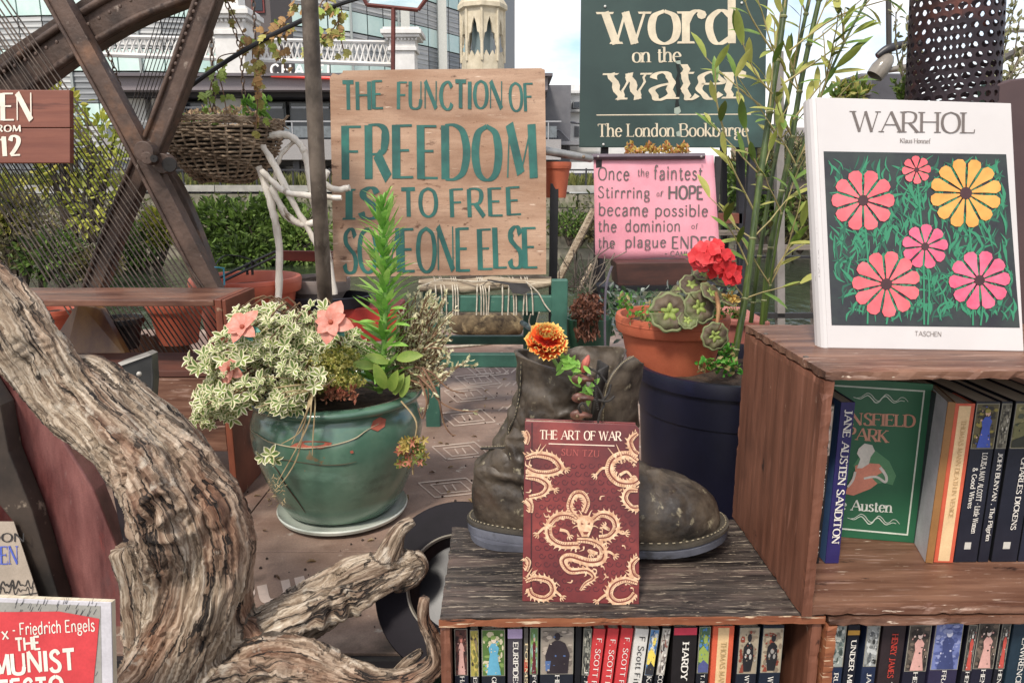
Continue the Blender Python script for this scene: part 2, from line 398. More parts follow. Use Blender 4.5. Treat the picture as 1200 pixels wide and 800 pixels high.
# ============================================================ SETTING AND BACKGROUND
def setting(name, mb, m, **k):
    o = mb.build(name, m, **k); o['kind'] = 'structure'; return o
WZ = -1.8
m_water = mat('canal_water', '#20281f', '#3c4633', scale=1.2, stretch=(1, .35, 1), rough=.12, bump=.9, bscale=5, dist=.05, spots=[('#56603c', 1.4, .6, .66, (1, .6, 1))])
setting('canal_water', MB().add([(-90, -6, WZ), (90, -6, WZ), (90, 17.05, WZ), (-90, 17.05, WZ)], [(0, 1, 2, 3)]), m_water)
m_path = mat('towpath', '#6d675c', '#8a8478', scale=3, rough=.95)
setting('towpath', MB().add([(-400, 17.3, -.21), (400, 17.3, -.21), (400, 900, -.21), (-400, 900, -.21)], [(0, 1, 2, 3)]), m_path)
m_stone = mat('bank_stone', '#6b675a', '#989180', scale=3, rough=.95, bump=.6, dist=.03, spots=[('#4a5a2c', 2.2, .52, .66, (1, 1, 1))])
m_cope = mat('coping_stone', '#8e8b85', '#aaa7a0', scale=4, rough=.9, bump=.3, dist=.01)
wall = setting('canal_bank_wall', MB().span(-60, 60, 17.06, 17.3, WZ-.4, -.3), mat('mortar', '#46443c', '#5a574c', rough=1))
blk = MB().box((0, 0, 0), (.97, .1, .3)).mesh('stone_block', m_stone); cop = MB().box((0, 0, 0), (1.48, .5, .14)).mesh('coping_stone', m_cope)
for r_ in range(5):
    for i in range(-16, 17):
        o = inst(blk, 'stone_block', wall, Matrix.Translation((i+.5*(r_ % 2), 17.03+rnd(-.015, .015), WZ+.1+r_*.31)))
for i in range(-14, 15): inst(cop, 'coping_stone', wall, Matrix.Translation((i*1.5, 17.2, -.19+rnd(-.005, .005))))

def leaves_mat(name, a, b, **k): return mat(name, a, b, island=True, rough=.6, bump=0, pos=(.1, .9), trl=.35, **k)
lm_far1 = leaves_mat('far_leaves_green', '#33451f', '#6f8a3c'); lm_far2 = leaves_mat('far_leaves_yellow', '#6c7a2c', '#b7b04e')
lm_far3 = leaves_mat('far_leaves_olive', '#4d4a30', '#857b4f'); m_bark = mat('dark_bark', '#2c241c', '#4f443a', scale=8, rough=.95)
def clumps(mb, spots, n, L, mi=0, W=.45):
    """leaf faces in overlapping lumps: spots = (centre, radii)"""
    for c, r in spots:
        c = Vector(c)
        for _ in range(n):
            v = rvec(); v = v*(.55+.45*random.random())/max(.35, v.length)*v.length**.3 if random.random() < .6 else v
            p = c+Vector((v.x*r[0], v.y*r[1], v.z*r[2])); d = (v+rvec()*.8+Vector((0, 0, .1)))
            mb.leaf(p, d, rvec(), L*rnd(.6, 1.3), L*W*rnd(.7, 1.2), mi=mi)
def bush(name, label, catg, spots, n, L, mats, group=None, stems=3):
    c = Vector(spots[0][0]); zz = min(s[0][2]-s[1][2] for s in spots)
    t = thing(name, label, catg, (c.x, c.y, zz), None, group)
    mb = MB()
    for i, s in enumerate(spots): clumps(mb, [s], n, L, i % len(mats))
    mb.build('crown', mats, t)
    tr = MB()
    for s in spots:
        for _ in range(stems):
            e = Vector(s[0])+Vector((rnd(-.6, .6)*s[1][0], rnd(-.3, .3)*s[1][1], rnd(0, .7)*s[1][2]))
            b = Vector((c.x+(s[0][0]-c.x)*.5, c.y, zz-.1)); md = b.lerp(e, .5)+rvec()*.15*s[1][0]
            tr.tube(cat([b, md, e], 4), [L*.35, L*.2, L*.08], 5)
    tr.build('trunk', m_bark, t); return t
def sp(px, py, Y, rx, rz, ry=None):
    k = S(Y); return (P(px, py, Y), (rx*k, (ry or rx)*k*.7, rz*k))
bush('bank_bush', 'rounded green bush overhanging the far canal bank behind the orange tub', 'bush',
     [sp(300, 275, 16.2, 60, 40), sp(255, 262, 16.3, 35, 28), sp(350, 280, 16.1, 45, 38), sp(285, 300, 15.9, 50, 22), sp(325, 248, 16.3, 30, 20)], 900, .17, [lm_far1, lm_far1, leaves_mat('far_leaves_light', '#55702c', '#94ab5a')])
bush('bank_bush', 'dark shrub on the far bank showing between the bamboo and the large art book', 'bush',
     [sp(920, 235, 16.2, 45, 35), sp(965, 250, 16, 50, 40), sp(880, 215, 16.3, 35, 25)], 700, .17, [lm_far1, lm_far3])
bush('bank_bush', 'small olive shrub on the far bank between the plywood sign and the pink sign', 'bush',
     [sp(668, 262, 16.6, 22, 12), sp(690, 270, 16.7, 20, 12)], 250, .13, [lm_far1, lm_far3])
bush('autumn_tree', 'yellow green tree on the far bank seen through the iron strings beside the brown sign', 'tree',
     [sp(75, 190, 13.5, 32, 50), sp(110, 240, 13.4, 34, 36), sp(60, 130, 13.6, 40, 30), sp(120, 170, 13.5, 26, 40)], 170, .2, [lm_far2, leaves_mat('far_leaves_lime', '#8f9a3c', '#c3c25c')], stems=5)
bush('waterside_bush', 'twiggy olive bush low over the canal at the far left', 'bush',
     [sp(20, 270, 12.5, 50, 45), sp(60, 300, 12.4, 40, 30), sp(0, 240, 12.6, 35, 35), sp(110, 310, 12.5, 30, 18), sp(-40, 250, 12.6, 50, 60)], 520, .15, [lm_far3, lm_far1, lm_far2], stems=7)
bush('waterside_bush', 'green shrub on the far bank framed by the crossing iron bars', 'bush',
     [sp(165, 285, 15, 30, 28), sp(190, 265, 15, 22, 22), sp(140, 300, 15, 25, 18)], 480, .16, [lm_far1, lm_far2])
# tree line behind the signs on the right
bush('towpath_tree', 'bushy tree low behind the bamboo at the edge of the green name sign', 'tree',
     [sp(930, 190, 21, 40, 22), sp(985, 200, 21, 45, 30), sp(880, 195, 21, 30, 14)], 420, .22, [lm_far3, lm_far1])

# --- glass office block, curved in plan
m_teal = mat('teal_glass', '#a9c8c2', '#d3e4de', scale=.35, rough=.18, bump=0, spec=.7, grit=.0)
m_louv = mat('louvre', '#8b8e90', '#b9b9b6', scale=.5, stretch=(1, 1, 30), rough=.4, bump=0)
m_louv2 = mat('louvre_dark', '#5c6064', '#8d9092', scale=.5, stretch=(1, 1, 30), rough=.35, bump=0)
m_mull = flat('#8b9190', .5)
g = thing('glass_office_block', 'curved office block with bands of teal glass and grey louvres behind the canal', 'building', (0, 44, -.2))
plan = [(-700, 47), (-300, 42), (-60, 39), (60, 38), (180, 38), (300, 39), (420, 42), (500, 46), (552, 50)]
pts = []
for i in range(37):
    t = i/36*(len(plan)-1); k = min(int(t), len(plan)-2); f_ = t-k
    px = plan[k][0]*(1-f_)+plan[k+1][0]*f_; Y = plan[k][1]*(1-f_)+plan[k+1][1]*f_
    d = ray(px, 211); pts.append(Vector((d.x/d.y*Y, Y, 0)))
core = MB()
for a, b in zip(pts, pts[1:]):
    core.add([(a.x, a.y+.35, -.3), (b.x, b.y+.35, -.3), (b.x, b.y+.35, 24), (a.x, a.y+.35, 24)], [(0, 1, 2, 3)])
core.add([(pts[0].x, pts[0].y+.35, -.3), (pts[0].x, 75, -.3), (pts[0].x, 75, 24), (pts[0].x, pts[0].y+.35, 24)], [(0, 1, 2, 3)])
core.add([(pts[-1].x, pts[-1].y+.35, -.3), (pts[-1].x+3, 75, -.3), (pts[-1].x+3, 75, 24), (pts[-1].x, pts[-1].y+.35, 24)], [(0, 1, 2, 3)])
core.add([(pts[0].x, 75, 24), (pts[-1].x+3, 75, 24)]+[(p.x, p.y+.35, 24) for p in reversed(pts)], [tuple(range(len(pts)+2))])
core.build('core_wall', flat('#6d7174', .6), g)
z0 = 1.2
for fl in range(7):
    zb = z0+fl*2.55
    for (lo, hi, nm, ms) in ((0, 1.42, 'louvre_panel', (m_louv, m_louv2)), (1.5, 2.5, 'glass_panel', (m_teal,))):
        for i, (a, b) in enumerate(zip(pts, pts[1:])):
            if i < 8 and fl > 5: continue
            a2 = a.lerp(b, .03); b2 = a.lerp(b, .97); mb = MB()
            mb.slab([(a2.x, a2.y, zb+lo), (b2.x, b2.y, zb+lo), (b2.x, b2.y, zb+hi), (a2.x, a2.y, zb+hi)], (0, .12, 0))
            mm = ms[0] if len(ms) == 1 or random.random() < .7 else ms[1]
            if nm == 'louvre_panel':
                for q in range(5):
                    z = zb+lo+.14+q*.27
                    mb.slab([(a2.x, a2.y-.05, z), (b2.x, b2.y-.05, z), (b2.x, b2.y-.02, z+.1), (a2.x, a2.y-.02, z+.1)], (0, .05, 0))
            mb.build(nm, mm, g)
for p in pts[::3]: MB().box((p.x, p.y-.08, 12), (.12, .1, 24)).build('mullion', m_mull, g)
mb = MB()
for p, q in [(pts[-4], pts[-3]), (pts[-7], pts[-6])]: mb.box((p.lerp(q, .5).x, p.y-.25, 9), (.5, .12, 18))
mb.build('light_stripe', flat('#b9bab4'), g)

# --- white classical pier and lattice bridge
m_white = mat('white_masonry', '#c3c1bd', '#dad8d4', scale=2, rough=.7, bump=.1)
def pier(label, px0, px1, pyt, Y, py_cap):
    a, b = P(px0, 211, Y), P(px1, 211, Y); w = b.x-a.x; cx = (a.x+b.x)/2
    t = thing('stone_pier', label, 'pier', (cx, Y, -.2)); zc = P(px0, py_cap, Y).z; zt = P(px0, pyt, Y).z
    MB().span(cx-w*.42, cx+w*.42, Y-w*.42, Y+w*.42, -.2, zc).build('shaft', m_white, t, bevel=.02)
    for k, (e, h0, h1) in enumerate(((.5, 0, .12), (.46, .12, .2), (.62, .42, .52), (.7, .52, .66), (.62, .66, .74))):
        MB().span(cx-w*e, cx+w*e, Y-w*e, Y+w*e, zc+h0*w, zc+h1*w).build('cornice' if k > 1 else 'necking', m_white, t, bevel=.01)
    MB().span(cx-w*.45, cx+w*.45, Y-w*.45, Y+w*.45, zc+.2*w, zc+.42*w).build('frieze', m_white, t)
    mb = MB()
    for i in range(9): mb.box((cx-w*.5+i*w*.125, Y-w*.5, zc+.37*w), (w*.06, w*.1, w*.07))
    mb.build('dentils', m_white, t)
    if pyt < py_cap-40: MB().span(cx-w*.3, cx+w*.3, Y-w*.3, Y+w*.3, zc+.742*w, zt).build('parapet_block', m_white, t)
    for q in (.3, .6): MB().span(cx-w*.47, cx+w*.47, Y-w*.47, Y+w*.47, zc*q+(-.2)*(1-q)-.05, zc*q+.05).build('band', m_white, t)
    return t
pier('white classical pier with stepped cornice behind the hanging basket vine', 268, 306, -30, 27, 44)
pier('white classical pier with dentil cornice behind the rusty lamp bracket', 462, 494, 30, 29.5, 62)
br = thing('lattice_balustrade', 'white painted iron lattice balustrade running between the two stone piers', 'railing', (0, 28, 3.5))
la, lb = P(118, 43, 26), P(462, 50, 29.5)
la2, lb2 = P(118, 64, 26), P(462, 76, 29.5)
mb = MB()
mb.tube([la, lb], .07, 6); mb.tube([la2, lb2], .09, 6); mb.build('rail', m_white, br)
N = 46
for i in range(N):
    a, b = la.lerp(lb, i/N), la.lerp(lb, (i+1)/N); c, d = la2.lerp(lb2, i/N), la2.lerp(lb2, (i+1)/N)
    MB().rod(a, d, .035, 4).rod(b, c, .035, 4).build('lattice_cross', m_white, br)
# --- upper dark window bay behind the first pier
t = thing('brick_bay', 'dark bay with a red framed window above the white pier', 'building', P(280, 211, 31))
a, b = P(262, 22, 31), P(312, -60, 31)
MB().span(a.x, b.x, 31, 34, -.2, b.z).build('wall', flat('#57504f', .8), t)
for q in (.2, .62):
    x = a.x+(b.x-a.x)*q; f_ = MB().span(x, x+.5, 30.93, 31, a.z+.2, a.z+1.5).build('window', flat('#6e2a28', .5), t)
    MB().span(x+.06, x+.44, 30.9, 30.93, a.z+.27, a.z+1.42).build('pane', flat('#1e2228', .2), f_)

# --- pub with CHAPEL fascia
Yp = 23.5
t = thing('canalside_pub', 'low dark fronted canalside building with white letters and a red tube light on its fascia', 'building', (0, Yp, -.21))
def pz(py, Y): return P(600, py, Y).z
def pxx(px, Y): d = ray(px, 211); return d.x/d.y*Y
def blkspan(name, px0, px1, py0, py1, dy0, dy1, m, par=None, bevel=0):
    return MB().span(pxx(px0, Yp), pxx(px1, Yp), Yp+dy0, Yp+dy1, pz(py1, Yp), pz(py0, Yp)).build(name, m, par or t, bevel=bevel)
m_dk = mat('dark_cladding', '#5a5a5f', '#737275', scale=1, rough=.5, bump=0); m_grey = mat('grey_render', '#a5a39f', '#c2c0ba', scale=1.5, rough=.9)
blkspan('rear_wall', 142, 672, 92, 240, 1.6, 5, m_dk)
blkspan('fascia', 142, 640, 93, 108, -.5, 1.6, flat('#756d70', .6))
blkspan('roof_edge', 142, 645, 89.5, 92.8, -.7, 2.2, flat('#5b5559', .6))
blkspan('soffit', 142, 640, 108.5, 113, .1, 1.6, flat('#2a272c', .6))
for x in (148, 178, 240, 262, 420, 520, 610): blkspan('pilaster', x, x+(22 if x != 178 else 34), 113.5, 164, .5, .8, m_grey)
for x0, x1 in ((200, 240), (275, 330), (335, 385), (440, 500), (540, 600)):
    w = blkspan('window', x0, x1, 116, 162, .9, 1.0, flat('#55595c', .5)); blkspan('pane', x0+2, x1-2, 118, 160, .86, .9, mat('pub_glass', '#1b1f2b', '#3c4250', scale=.6, rough=.12, bump=0), w)
    blkspan('blind', x0+3, x1-3, 122, 124.5, .8, .85, flat('#b9bcc4', .6), w)
blkspan('balcony', 142, 655, 165, 188, -.8, 1.6, flat('#8b8887', .7))
blkspan('balcony_rail', 142, 655, 144, 145.5, -.8, -.74, flat('#96979a', .4))
for x in range(146, 650, 26): blkspan('baluster', x, x+1.2, 145.6, 165, -.79, -.75, flat('#96979a', .4))
blkspan('balcony_glass', 144, 650, 150, 163, -.765, -.755, mat('rail_glass', '#555b60', '#6b7278', rough=.1, bump=0))
for x in range(170, 650, 60): blkspan('column', x, x+7, 188.5, 238, -.5, -.3, flat('#3a3a3e', .6))
for x in range(180, 640, 60): blkspan('lounge_window', x+9, x+45, 194, 236, 1.5, 1.58, mat('lounge_glass', '#0f1218', '#2c303a', scale=.5, rough=.15, bump=0))
pan = Panel(Vector((0, Yp-.55, 0)), Vector((1, Yp-.55, 0)), Vector((0, Yp-.55, 1)))
sg = MB(); text_px(sg, 'CHAPEL', pan, 318, 88, 392, 89, 12, off=.05, thick=.2, thin=.17, serif=False, gap=.35, eps=.002)
lt = MB().span(pxx(316, Yp), pxx(398, Yp), Yp-.55, Yp-.5, pz(93, Yp), pz(75, Yp)); sg.build('lettering', flat('#e6e3e0', .5), t)
m_red = mat('red_tube', '#b8403a', rough=.4, bump=0); m_red.node_tree.nodes['Principled BSDF'].inputs['Emission Color'].default_value = hx('#ff3a30')
m_red.node_tree.nodes['Principled BSDF'].inputs['Emission Strength'].default_value = .25
MB().tube([pan(319, 89.5, .1), pan(392, 92.2, .1)], .045, 8).build('tube_light', m_red, t)
# festoon lights
t = thing('festoon_lights', 'string of small white bulbs swagged in front of the dark lounge', 'string lights', P(330, 238, 21))
mb = MB(); bu = MB()
for px in (208, 262, 318, 352, 392): mb.rod(P(px, 206, 21), PZ(px, 240, -.21)*1.0 if False else Vector((P(px, 206, 21).x, 21, -.2)), .03, 5)
posts = [150, 208, 262, 318, 352, 392]
for a, b in zip(posts, posts[1:]):
    A, B = P(a, 208, 21), P(b, 208, 21); c = [A.lerp(B, i/8)-Vector((0, 0, .3*(1-(i/4-1)**2))) for i in range(9)]
    mb.tube(c, .012, 4)
    for p in c[1:-1]: bu.ball(p-Vector((0, 0, .05)), .045, 6, 4)
mb.build('posts_and_wire', flat('#b8b6b0', .5), t); bu.build('bulbs', flat('#f4efdf', .3), t)
# towpath fence + planting strip
t = thing('towpath_fence', 'low black railing with thin posts along the far towpath', 'fence', (0, 18.4, -.21))
for i in range(-26, 27): MB().span(i*.9, i*.9+.04, 18.4, 18.44, -.21, .28).build('post', flat('#26262a', .6), t)
MB().span(-24, 24, 18.38, 18.42, .22, .26).build('rail', flat('#26262a', .6), t)
mb = MB()
for i in range(5200):
    x = rnd(-16, 10); y = rnd(18.6, 20); h = rnd(.15, .45); mb.leaf((x, y, -.2), (rnd(-.3, .3), rnd(-.3, .3), 1), rvec(), h, .05)
o = mb.build('towpath_planting', [leaves_mat('strip_leaves', '#4c5530', '#8b8c50')]); o['kind'] = 'stuff'; o['label'] = 'grasses and low plants growing behind the towpath railing'
mb = MB()
for i in range(1800):
    x = rnd(-12, 6); y = rnd(16.9, 17.05); mb.leaf((x, y, rnd(-1.3, -.3)), (rnd(-.6, .6), -.5, rnd(-.5, .6)), rvec(), rnd(.08, .2), .05)
o = mb.build('bank_weeds', [leaves_mat('weed_leaves', '#3c4a24', '#6f7a3c')]); o['kind'] = 'stuff'; o['label'] = 'weeds growing out of the canal bank wall'

# --- white lantern tower
Yl = 30
c = P(567, 211, Yl); t = thing('lantern_tower', 'cream octagonal lantern turret with scalloped arched openings', 'tower', (c.x, Yl, -.2))
m_cr = mat('cream_stone', '#b3a890', '#cfc4ac', scale=3, rough=.8, bump=.25, dist=.01)
rr = S(Yl, 23); zt, zm, zb_ = pz(14, Yl), pz(60, Yl), pz(84, Yl)
MB().lathe([(rr, -.2), (rr, zb_-.1), (rr*1.0, zb_+.3)], 8, (c.x, Yl, 0)).build('shaft', m_cr, t)
MB().lathe([(rr*1.0, zt), (rr*1.16, zt+.05), (rr*1.16, zt+.2), (rr*.8, zt+.65), (rr*.4, zt+1.0), (.02, zt+1.5)], 8, (c.x, Yl, 0)).build('cap', m_cr, t)
MB().lathe([(rr*.5, zb_+.3), (rr*.5, zt)], 8, (c.x, Yl, 0)).build('core', flat('#6a7a7c', .3), t)
for k in range(8):
    a0, a1 = 2*math.pi*k/8, 2*math.pi*(k+1)/8
    A = Vector((c.x+rr*math.cos(a0), Yl+rr*math.sin(a0), 0)); B = Vector((c.x+rr*math.cos(a1), Yl+rr*math.sin(a1), 0))
    MB().rod(A+Vector((0, 0, zb_+.3)), A+Vector((0, 0, zt)), .06, 6).build('corner_post', m_cr, t)
    H = zt-zb_-.3; out = [(0, 1), (0, .3), (.12, .38), (.18, .52), (.3, .55), (.36, .7), (.5, .84), (.64, .7), (.7, .55), (.82, .52), (.88, .38), (1, .3), (1, 1)]
    f3 = [A.lerp(B, x)+Vector((0, 0, zb_+.3+y*H)) for x, y in out]; nrm = Vector(((A+B).x/2-c.x, (A+B).y/2-Yl, 0)).normalized()
    MB().slab(f3, -nrm*.1).build('arch_panel', m_cr, t)
    low = [(0, 0), (1, 0), (1, .22), (.85, .1), (.7, .2), (.5, .08), (.3, .2), (.15, .1), (0, .22)]
    MB().slab([A.lerp(B, x)+Vector((0, 0, zb_+.3+y*H)) for x, y in low], -nrm*.1).build('sill_panel', m_cr, t)

# --- white buildings on the right
m_ww = mat('white_render', '#b9b9b8', '#d6d5d2', scale=1, rough=.8)
Yw = 26; t = thing('white_rendered_house', 'white rendered flat roofed house with an outside stair beyond the green sign', 'building', (pxx(700, Yw), Yw, -.2))
def wb(name, px0, px1, py0, py1, d0, d1, m, par=None): return MB().span(pxx(px0, Yw), pxx(px1, Yw), Yw+d0, Yw+d1, pz(py1, Yw), pz(py0, Yw)).build(name, m, par or t)
wb('wall', 640, 760, 132, 216, 0, 4, m_ww); wb('upper_wall', 664, 760, 108, 132, .5, 4, m_ww); wb('roof_slab', 661, 762, 105, 108, .3, 4.2, m_ww); wb('chimney', 670, 684, 95, 105, 1, 2, m_ww)
wb('ledge', 636, 700, 129, 132, -.3, .4, flat('#8d8d8c'))
for a, b, c_, d in ((670, 678, 119, 127), (672, 678, 148, 161), (648, 656, 195, 202)):
    w = wb('window', a, b, c_, d, -.04, 0.5, flat('#7d7f82')); wb('pane', a+1, b-1, c_+1, d-1, -.07, -.04, flat('#2e343c', .2), w)
mb = MB()
for i in range(9): mb.rod(P(642+i*3, 153+i*2.2-2, Yw-1), P(642+i*3, 166+i*2.5, Yw-1), .02, 4)
mb.tube([P(640, 152, Yw-1), P(656, 153, Yw-1), P(672, 170, Yw-1)], .03, 5); mb.tube([P(640, 141, Yw-.4), P(684, 145, Yw-.4)], .04, 5)
mb.build('stair_rail', flat('#5c5c60', .5), t)
wb('stair', 636, 700, 168, 172, -1.4, -.2, flat('#77777a')); 
t = thing('sand_brick_terrace', 'long beige brick terrace low on the horizon behind the bamboo', 'building', (pxx(930, 60), 60, -.2))
MB().span(pxx(880, 60), pxx(1500, 60), 60, 66, -.2, pz(160, 60)).build('wall', mat('sand_brick', '#a58f73', '#c0aa8c', scale=1), t)
MB().span(pxx(878, 60), pxx(1505, 60), 59.6, 66.4, pz(160, 60), pz(150, 60)).build('roof', flat('#8b8685'), t)
for i in range(22):
    x = pxx(890, 60)+i*2; w = MB().span(x, x+.9, 59.93, 60, 1.2, 2.6).build('window', flat('#dddddd'), t); MB().span(x+.1, x+.8, 59.9, 59.93, 1.3, 2.5).build('pane', flat('#39424d', .2), w)
t = thing('white_warehouse', 'pale grey warehouse wall under the green name sign by the canal', 'building', (pxx(670, 22), 22, -.2))
MB().span(pxx(640, 22), pxx(700, 22), 22, 23.8, -.2, pz(190, 22)).build('wall', m_ww, t)
MB().span(pxx(650, 22), pxx(700, 22), 21.4, 22, pz(212, 22), pz(203, 22)).build('quay_beam', flat('#3c3a44'), t)
# ============================================================ DECK
DZ = -.62
m_ply = mat('deck_ply', '#6a5549', '#927b6d', scale=6, rough=.6, bump=.4, bscale=90, dist=.0012, grit=.14, rv=.12, detail=10,
            spots=[('#a59080', 3.2, .54, .72, (1, 1.8, 1)), ('#453a33', 6, .58, .72, (1, 1, 1)), ('#6e5347', 2.2, .5, .7, (1, 1, 1)), ('#a59a8e', 34, .64, .7, (1, 1, 1))])
deck = setting('deck', MB().span(-1.9, 1.9, .88, 3.04, DZ-.03, DZ-.013), mat('deck_core', '#241c18', rough=.9))
ysm = PZ(400, 646, DZ).y
for (x0, x1, y0, y1) in ((-1.9, .22, .87, ysm-.0012), (.2235, 1.9, .87, ysm-.0012), (-1.9, -.5, ysm+.0012, 3.05), (-.4975, 1.9, ysm+.0012, 3.05)):
    MB().span(x0, x1, y0, y1, DZ-.012, DZ).build('deck_sheet', m_ply, deck, bevel=.0012)
setting('deck_ledge', MB().span(-1.9, 1.9, -.3, .866, DZ-.09, DZ-.06), mat('dark_ledge', '#2d2628', '#4a4143', scale=5, rough=.6))
setting('deck_edge_trim', MB().span(-1.9, 1.9, .858, .869, DZ-.03, DZ-.004), flat('#171416', .5))
setting('barge_hull', MB().span(-2.6, 2.6, 3.06, 3.35, WZ-.1, DZ-.08), mat('hull_paint', '#1c1f24', '#31353b', rough=.5))
m_print = flat('#b3a294', .65); m_print2 = flat('#b8a699', .6)
class Ground:
    def __init__(s, z): s.z = z
    def __call__(s, px, py, off=0): return PZ(px, py, s.z+off)
gp = Ground(DZ)
mb = MB()
def logo(cx, cy, w, h, sk):
    def q(a, b): return (cx+a*w+b*sk, cy-b*h-a*h*.35)
    for k, l in ((1, .16), (.62, .12)):
        for a, b in (((-k, -k), (k, -k)), ((k, -k), (k, k)), ((k, k), (-k, k)), ((-k, k), (-k, -k))):
            stroke_px(mb, gp, [q(*a), q(*b)], [max(1.1, h*l)]*2, off=.001+rnd(0, .0003), k=2)
    for a in (-.25, .1): stroke_px(mb, gp, [q(a, -.4), q(a+.1, .4)], [h*.2]*2, off=.0016, k=2)
for cx, cy, w in ((528, 571, 28), (540, 528, 25), (548, 489, 24), (550, 462, 22), (560, 445, 20), (572, 434, 18)):
    logo(cx, cy, w, w*.3, -w*.35)
    for j in range(4): stroke_px(mb, gp, [(cx+w*1.5+j*9, cy-w*.32-j*2), (cx+w*1.5+j*9+6, cy-w*.32-j*2-5)], [1.6, 1.2], off=.0012, k=2)
mb.build('floor_print', m_print, deck)
mb = MB(); text_px(mb, 'PULSA', gp, 274, 714, 462, 672, 21, off=.001, thick=.28, thin=.24, serif=False, gap=.3, eps=1e-4)
mb.build('floor_lettering', m_print2, deck)
# scuffs: thin scratches and grit lying on the deck
mb = MB()
for _ in range(420):
    p = Vector((rnd(-.7, .3), rnd(.9, 2.4), DZ+.0015)); mb.ball(p, rnd(.0008, .003), 5, 3)
o = mb.build('deck_grit', flat('#3a2e28', .9)); o['kind'] = 'stuff'; o['label'] = 'crumbs of soil scattered on the printed plywood deck'
mb = MB()
for _ in range(70):
    p = Vector((rnd(-.55, .15), rnd(.95, 2.3), DZ+.003)); a = rnd(0, 6.28); mb.leaf(p, (math.cos(a), math.sin(a), .1), (0, 0, 1), rnd(.006, .02), rnd(.003, .007), .3, bend=.3)
o = mb.build('fallen_leaves', leaves_mat('fallen_leaf', '#5a4030', '#a08a64')); o['kind'] = 'stuff'; o['label'] = 'small dry fallen leaves on the plywood deck'

# ============================================================ CRATES
m_top = mat('weathered_top', '#1b1716', '#4f4640', scale=3, stretch=(2.6, 46, 46), rough=.5, bump=1, dist=.0022, pos=(.4, .68), rv=.15,
            spots=[('#6b5a52', 3, .52, .74, (2, 8, 8)), ('#a39684', 5, .59, .67, (6, 90, 30)), ('#6e6257', 2, .55, .8, (2, 22, 10)), ('#161211', 5, .6, .66, (5, 70, 30)), ('#b5a690', 11, .645, .68, (8, 70, 30))])
m_redw = mat('red_brown_board', '#573425', '#7d503d', scale=2.5, stretch=(26, 26, 2.2), rough=.5, bump=.7, dist=.0009, rv=.14, detail=10,
             spots=[('#3a2019', 3, .56, .74, (4, 4, 1.6)), ('#8f6250', 5, .58, .74, (30, 30, 3)), ('#2a1813', 9, .66, .7, (3, 3, 2)), ('#b39a85', 14, .69, .72, (8, 8, 2))])
m_redh = mat('red_brown_shelf', '#573729', '#83604d', scale=2.5, stretch=(2.2, 30, 30), rough=.48, bump=.7, dist=.0009, rv=.14, detail=10,
             spots=[('#33201a', 3, .55, .7, (1.6, 5, 5)), ('#a5897a', 5, .58, .7, (3, 44, 30)), ('#c9b6a3', 5, .655, .68, (5, 60, 30)), ('#2a1a15', 8, .66, .7, (2, 9, 9))])
m_edge = mat('chipped_edge', '#6f3c28', '#97603f', scale=3, stretch=(2, 20, 20), rough=.55, bump=.5, dist=.001, spots=[('#c9b193', 6, .6, .64, (4, 14, 60)), ('#2d1d16', 6, .62, .68, (3, 14, 40))])
CR = .0175
import bmesh
def rough_board(x0, x1, y0, y1, z0, z1, name, m, par, chip=.0022, mats=None):
    """a sawn board with worn, chipped edges"""
    me = MB().span(x0, x1, y0, y1, z0, z1).mesh(name, m); bm = bmesh.new(); bm.from_mesh(me)
    for e in list(bm.edges):
        if e.calc_length() > .03 : pass
    lo, hi = (x0, y0, z0), (x1, y1, z1)
    for ax in range(3):
        n_ = max(1, min(60, int((hi[ax]-lo[ax])/.007)))
        for k in range(1, n_):
            c = [0, 0, 0]; c[ax] = lo[ax]+(hi[ax]-lo[ax])*k/n_; nn = [0, 0, 0]; nn[ax] = 1
            bmesh.ops.bisect_plane(bm, geom=bm.verts[:]+bm.edges[:]+bm.faces[:], plane_co=c, plane_no=nn)
    for v in bm.verts:
        ex = [a for a in range(3) if abs(v.co[a]-lo[a]) < 1e-5 or abs(v.co[a]-hi[a]) < 1e-5]
        p = v.co+Vector((x0*7, z0*9, 1))
        if len(ex) >= 2:
            c = .0004+max(0, noise.noise(p*70)-.05)*chip*1.5+max(0, noise.noise(p*260))*chip*.35
            for a in ex: v.co[a] += c if abs(v.co[a]-lo[a]) < 1e-5 else -c
        elif ex: a = ex[0]; v.co[a] += .0004*noise.noise(p*Vector((30, 30, 30)).x)
    bm.to_mesh(me); bm.free(); o = bpy.data.objects.new(name, me); COL.objects.link(o); o.parent = par
    return o
def crate(label, px, py, Y, w, dep, h, tt, tmats, sm, top_over=0.0):
    o0 = P(px, py, Y); t = thing('wooden_crate', label, 'crate', (o0.x, o0.y, o0.z-h), (0, 0, CR))
    th = .0115
    rough_board(-top_over, w+top_over, -.002, dep, h-tt, h, 'top_board', tmats, t)
    for x in (0, w-th): rough_board(x, x+th, 0, dep, 0, h-tt-.0005, 'side_board', sm, t, .0014)
    rough_board(th+.0003, w-th-.0003, .002, dep, 0, .01, 'bottom_board', m_redh, t)
    MB().span(th+.0003, w-th-.0003, dep-.006, dep-.0005, .0105, h-tt-.001).build('back_board', m_redh, t, True)
    for x in (.006, w-.006):
        for y in (dep*.25, dep*.75): MB().lathe([(.001, 0), (.0032, 0), (.0030, .0006), (.0012, .0007), (.001, .0002)], 12, (x, y, h-.0002)).build('screw', mat('dull_screw', '#4a4542', '#7d766e', scale=60, rough=.5, metal=.6), t, True)
    return t
c1 = crate('dark weathered crate carrying the old boot and holding the long lower row of books', 515, 722, .703, .4155, .225, .26, .011, m_top, m_redw)
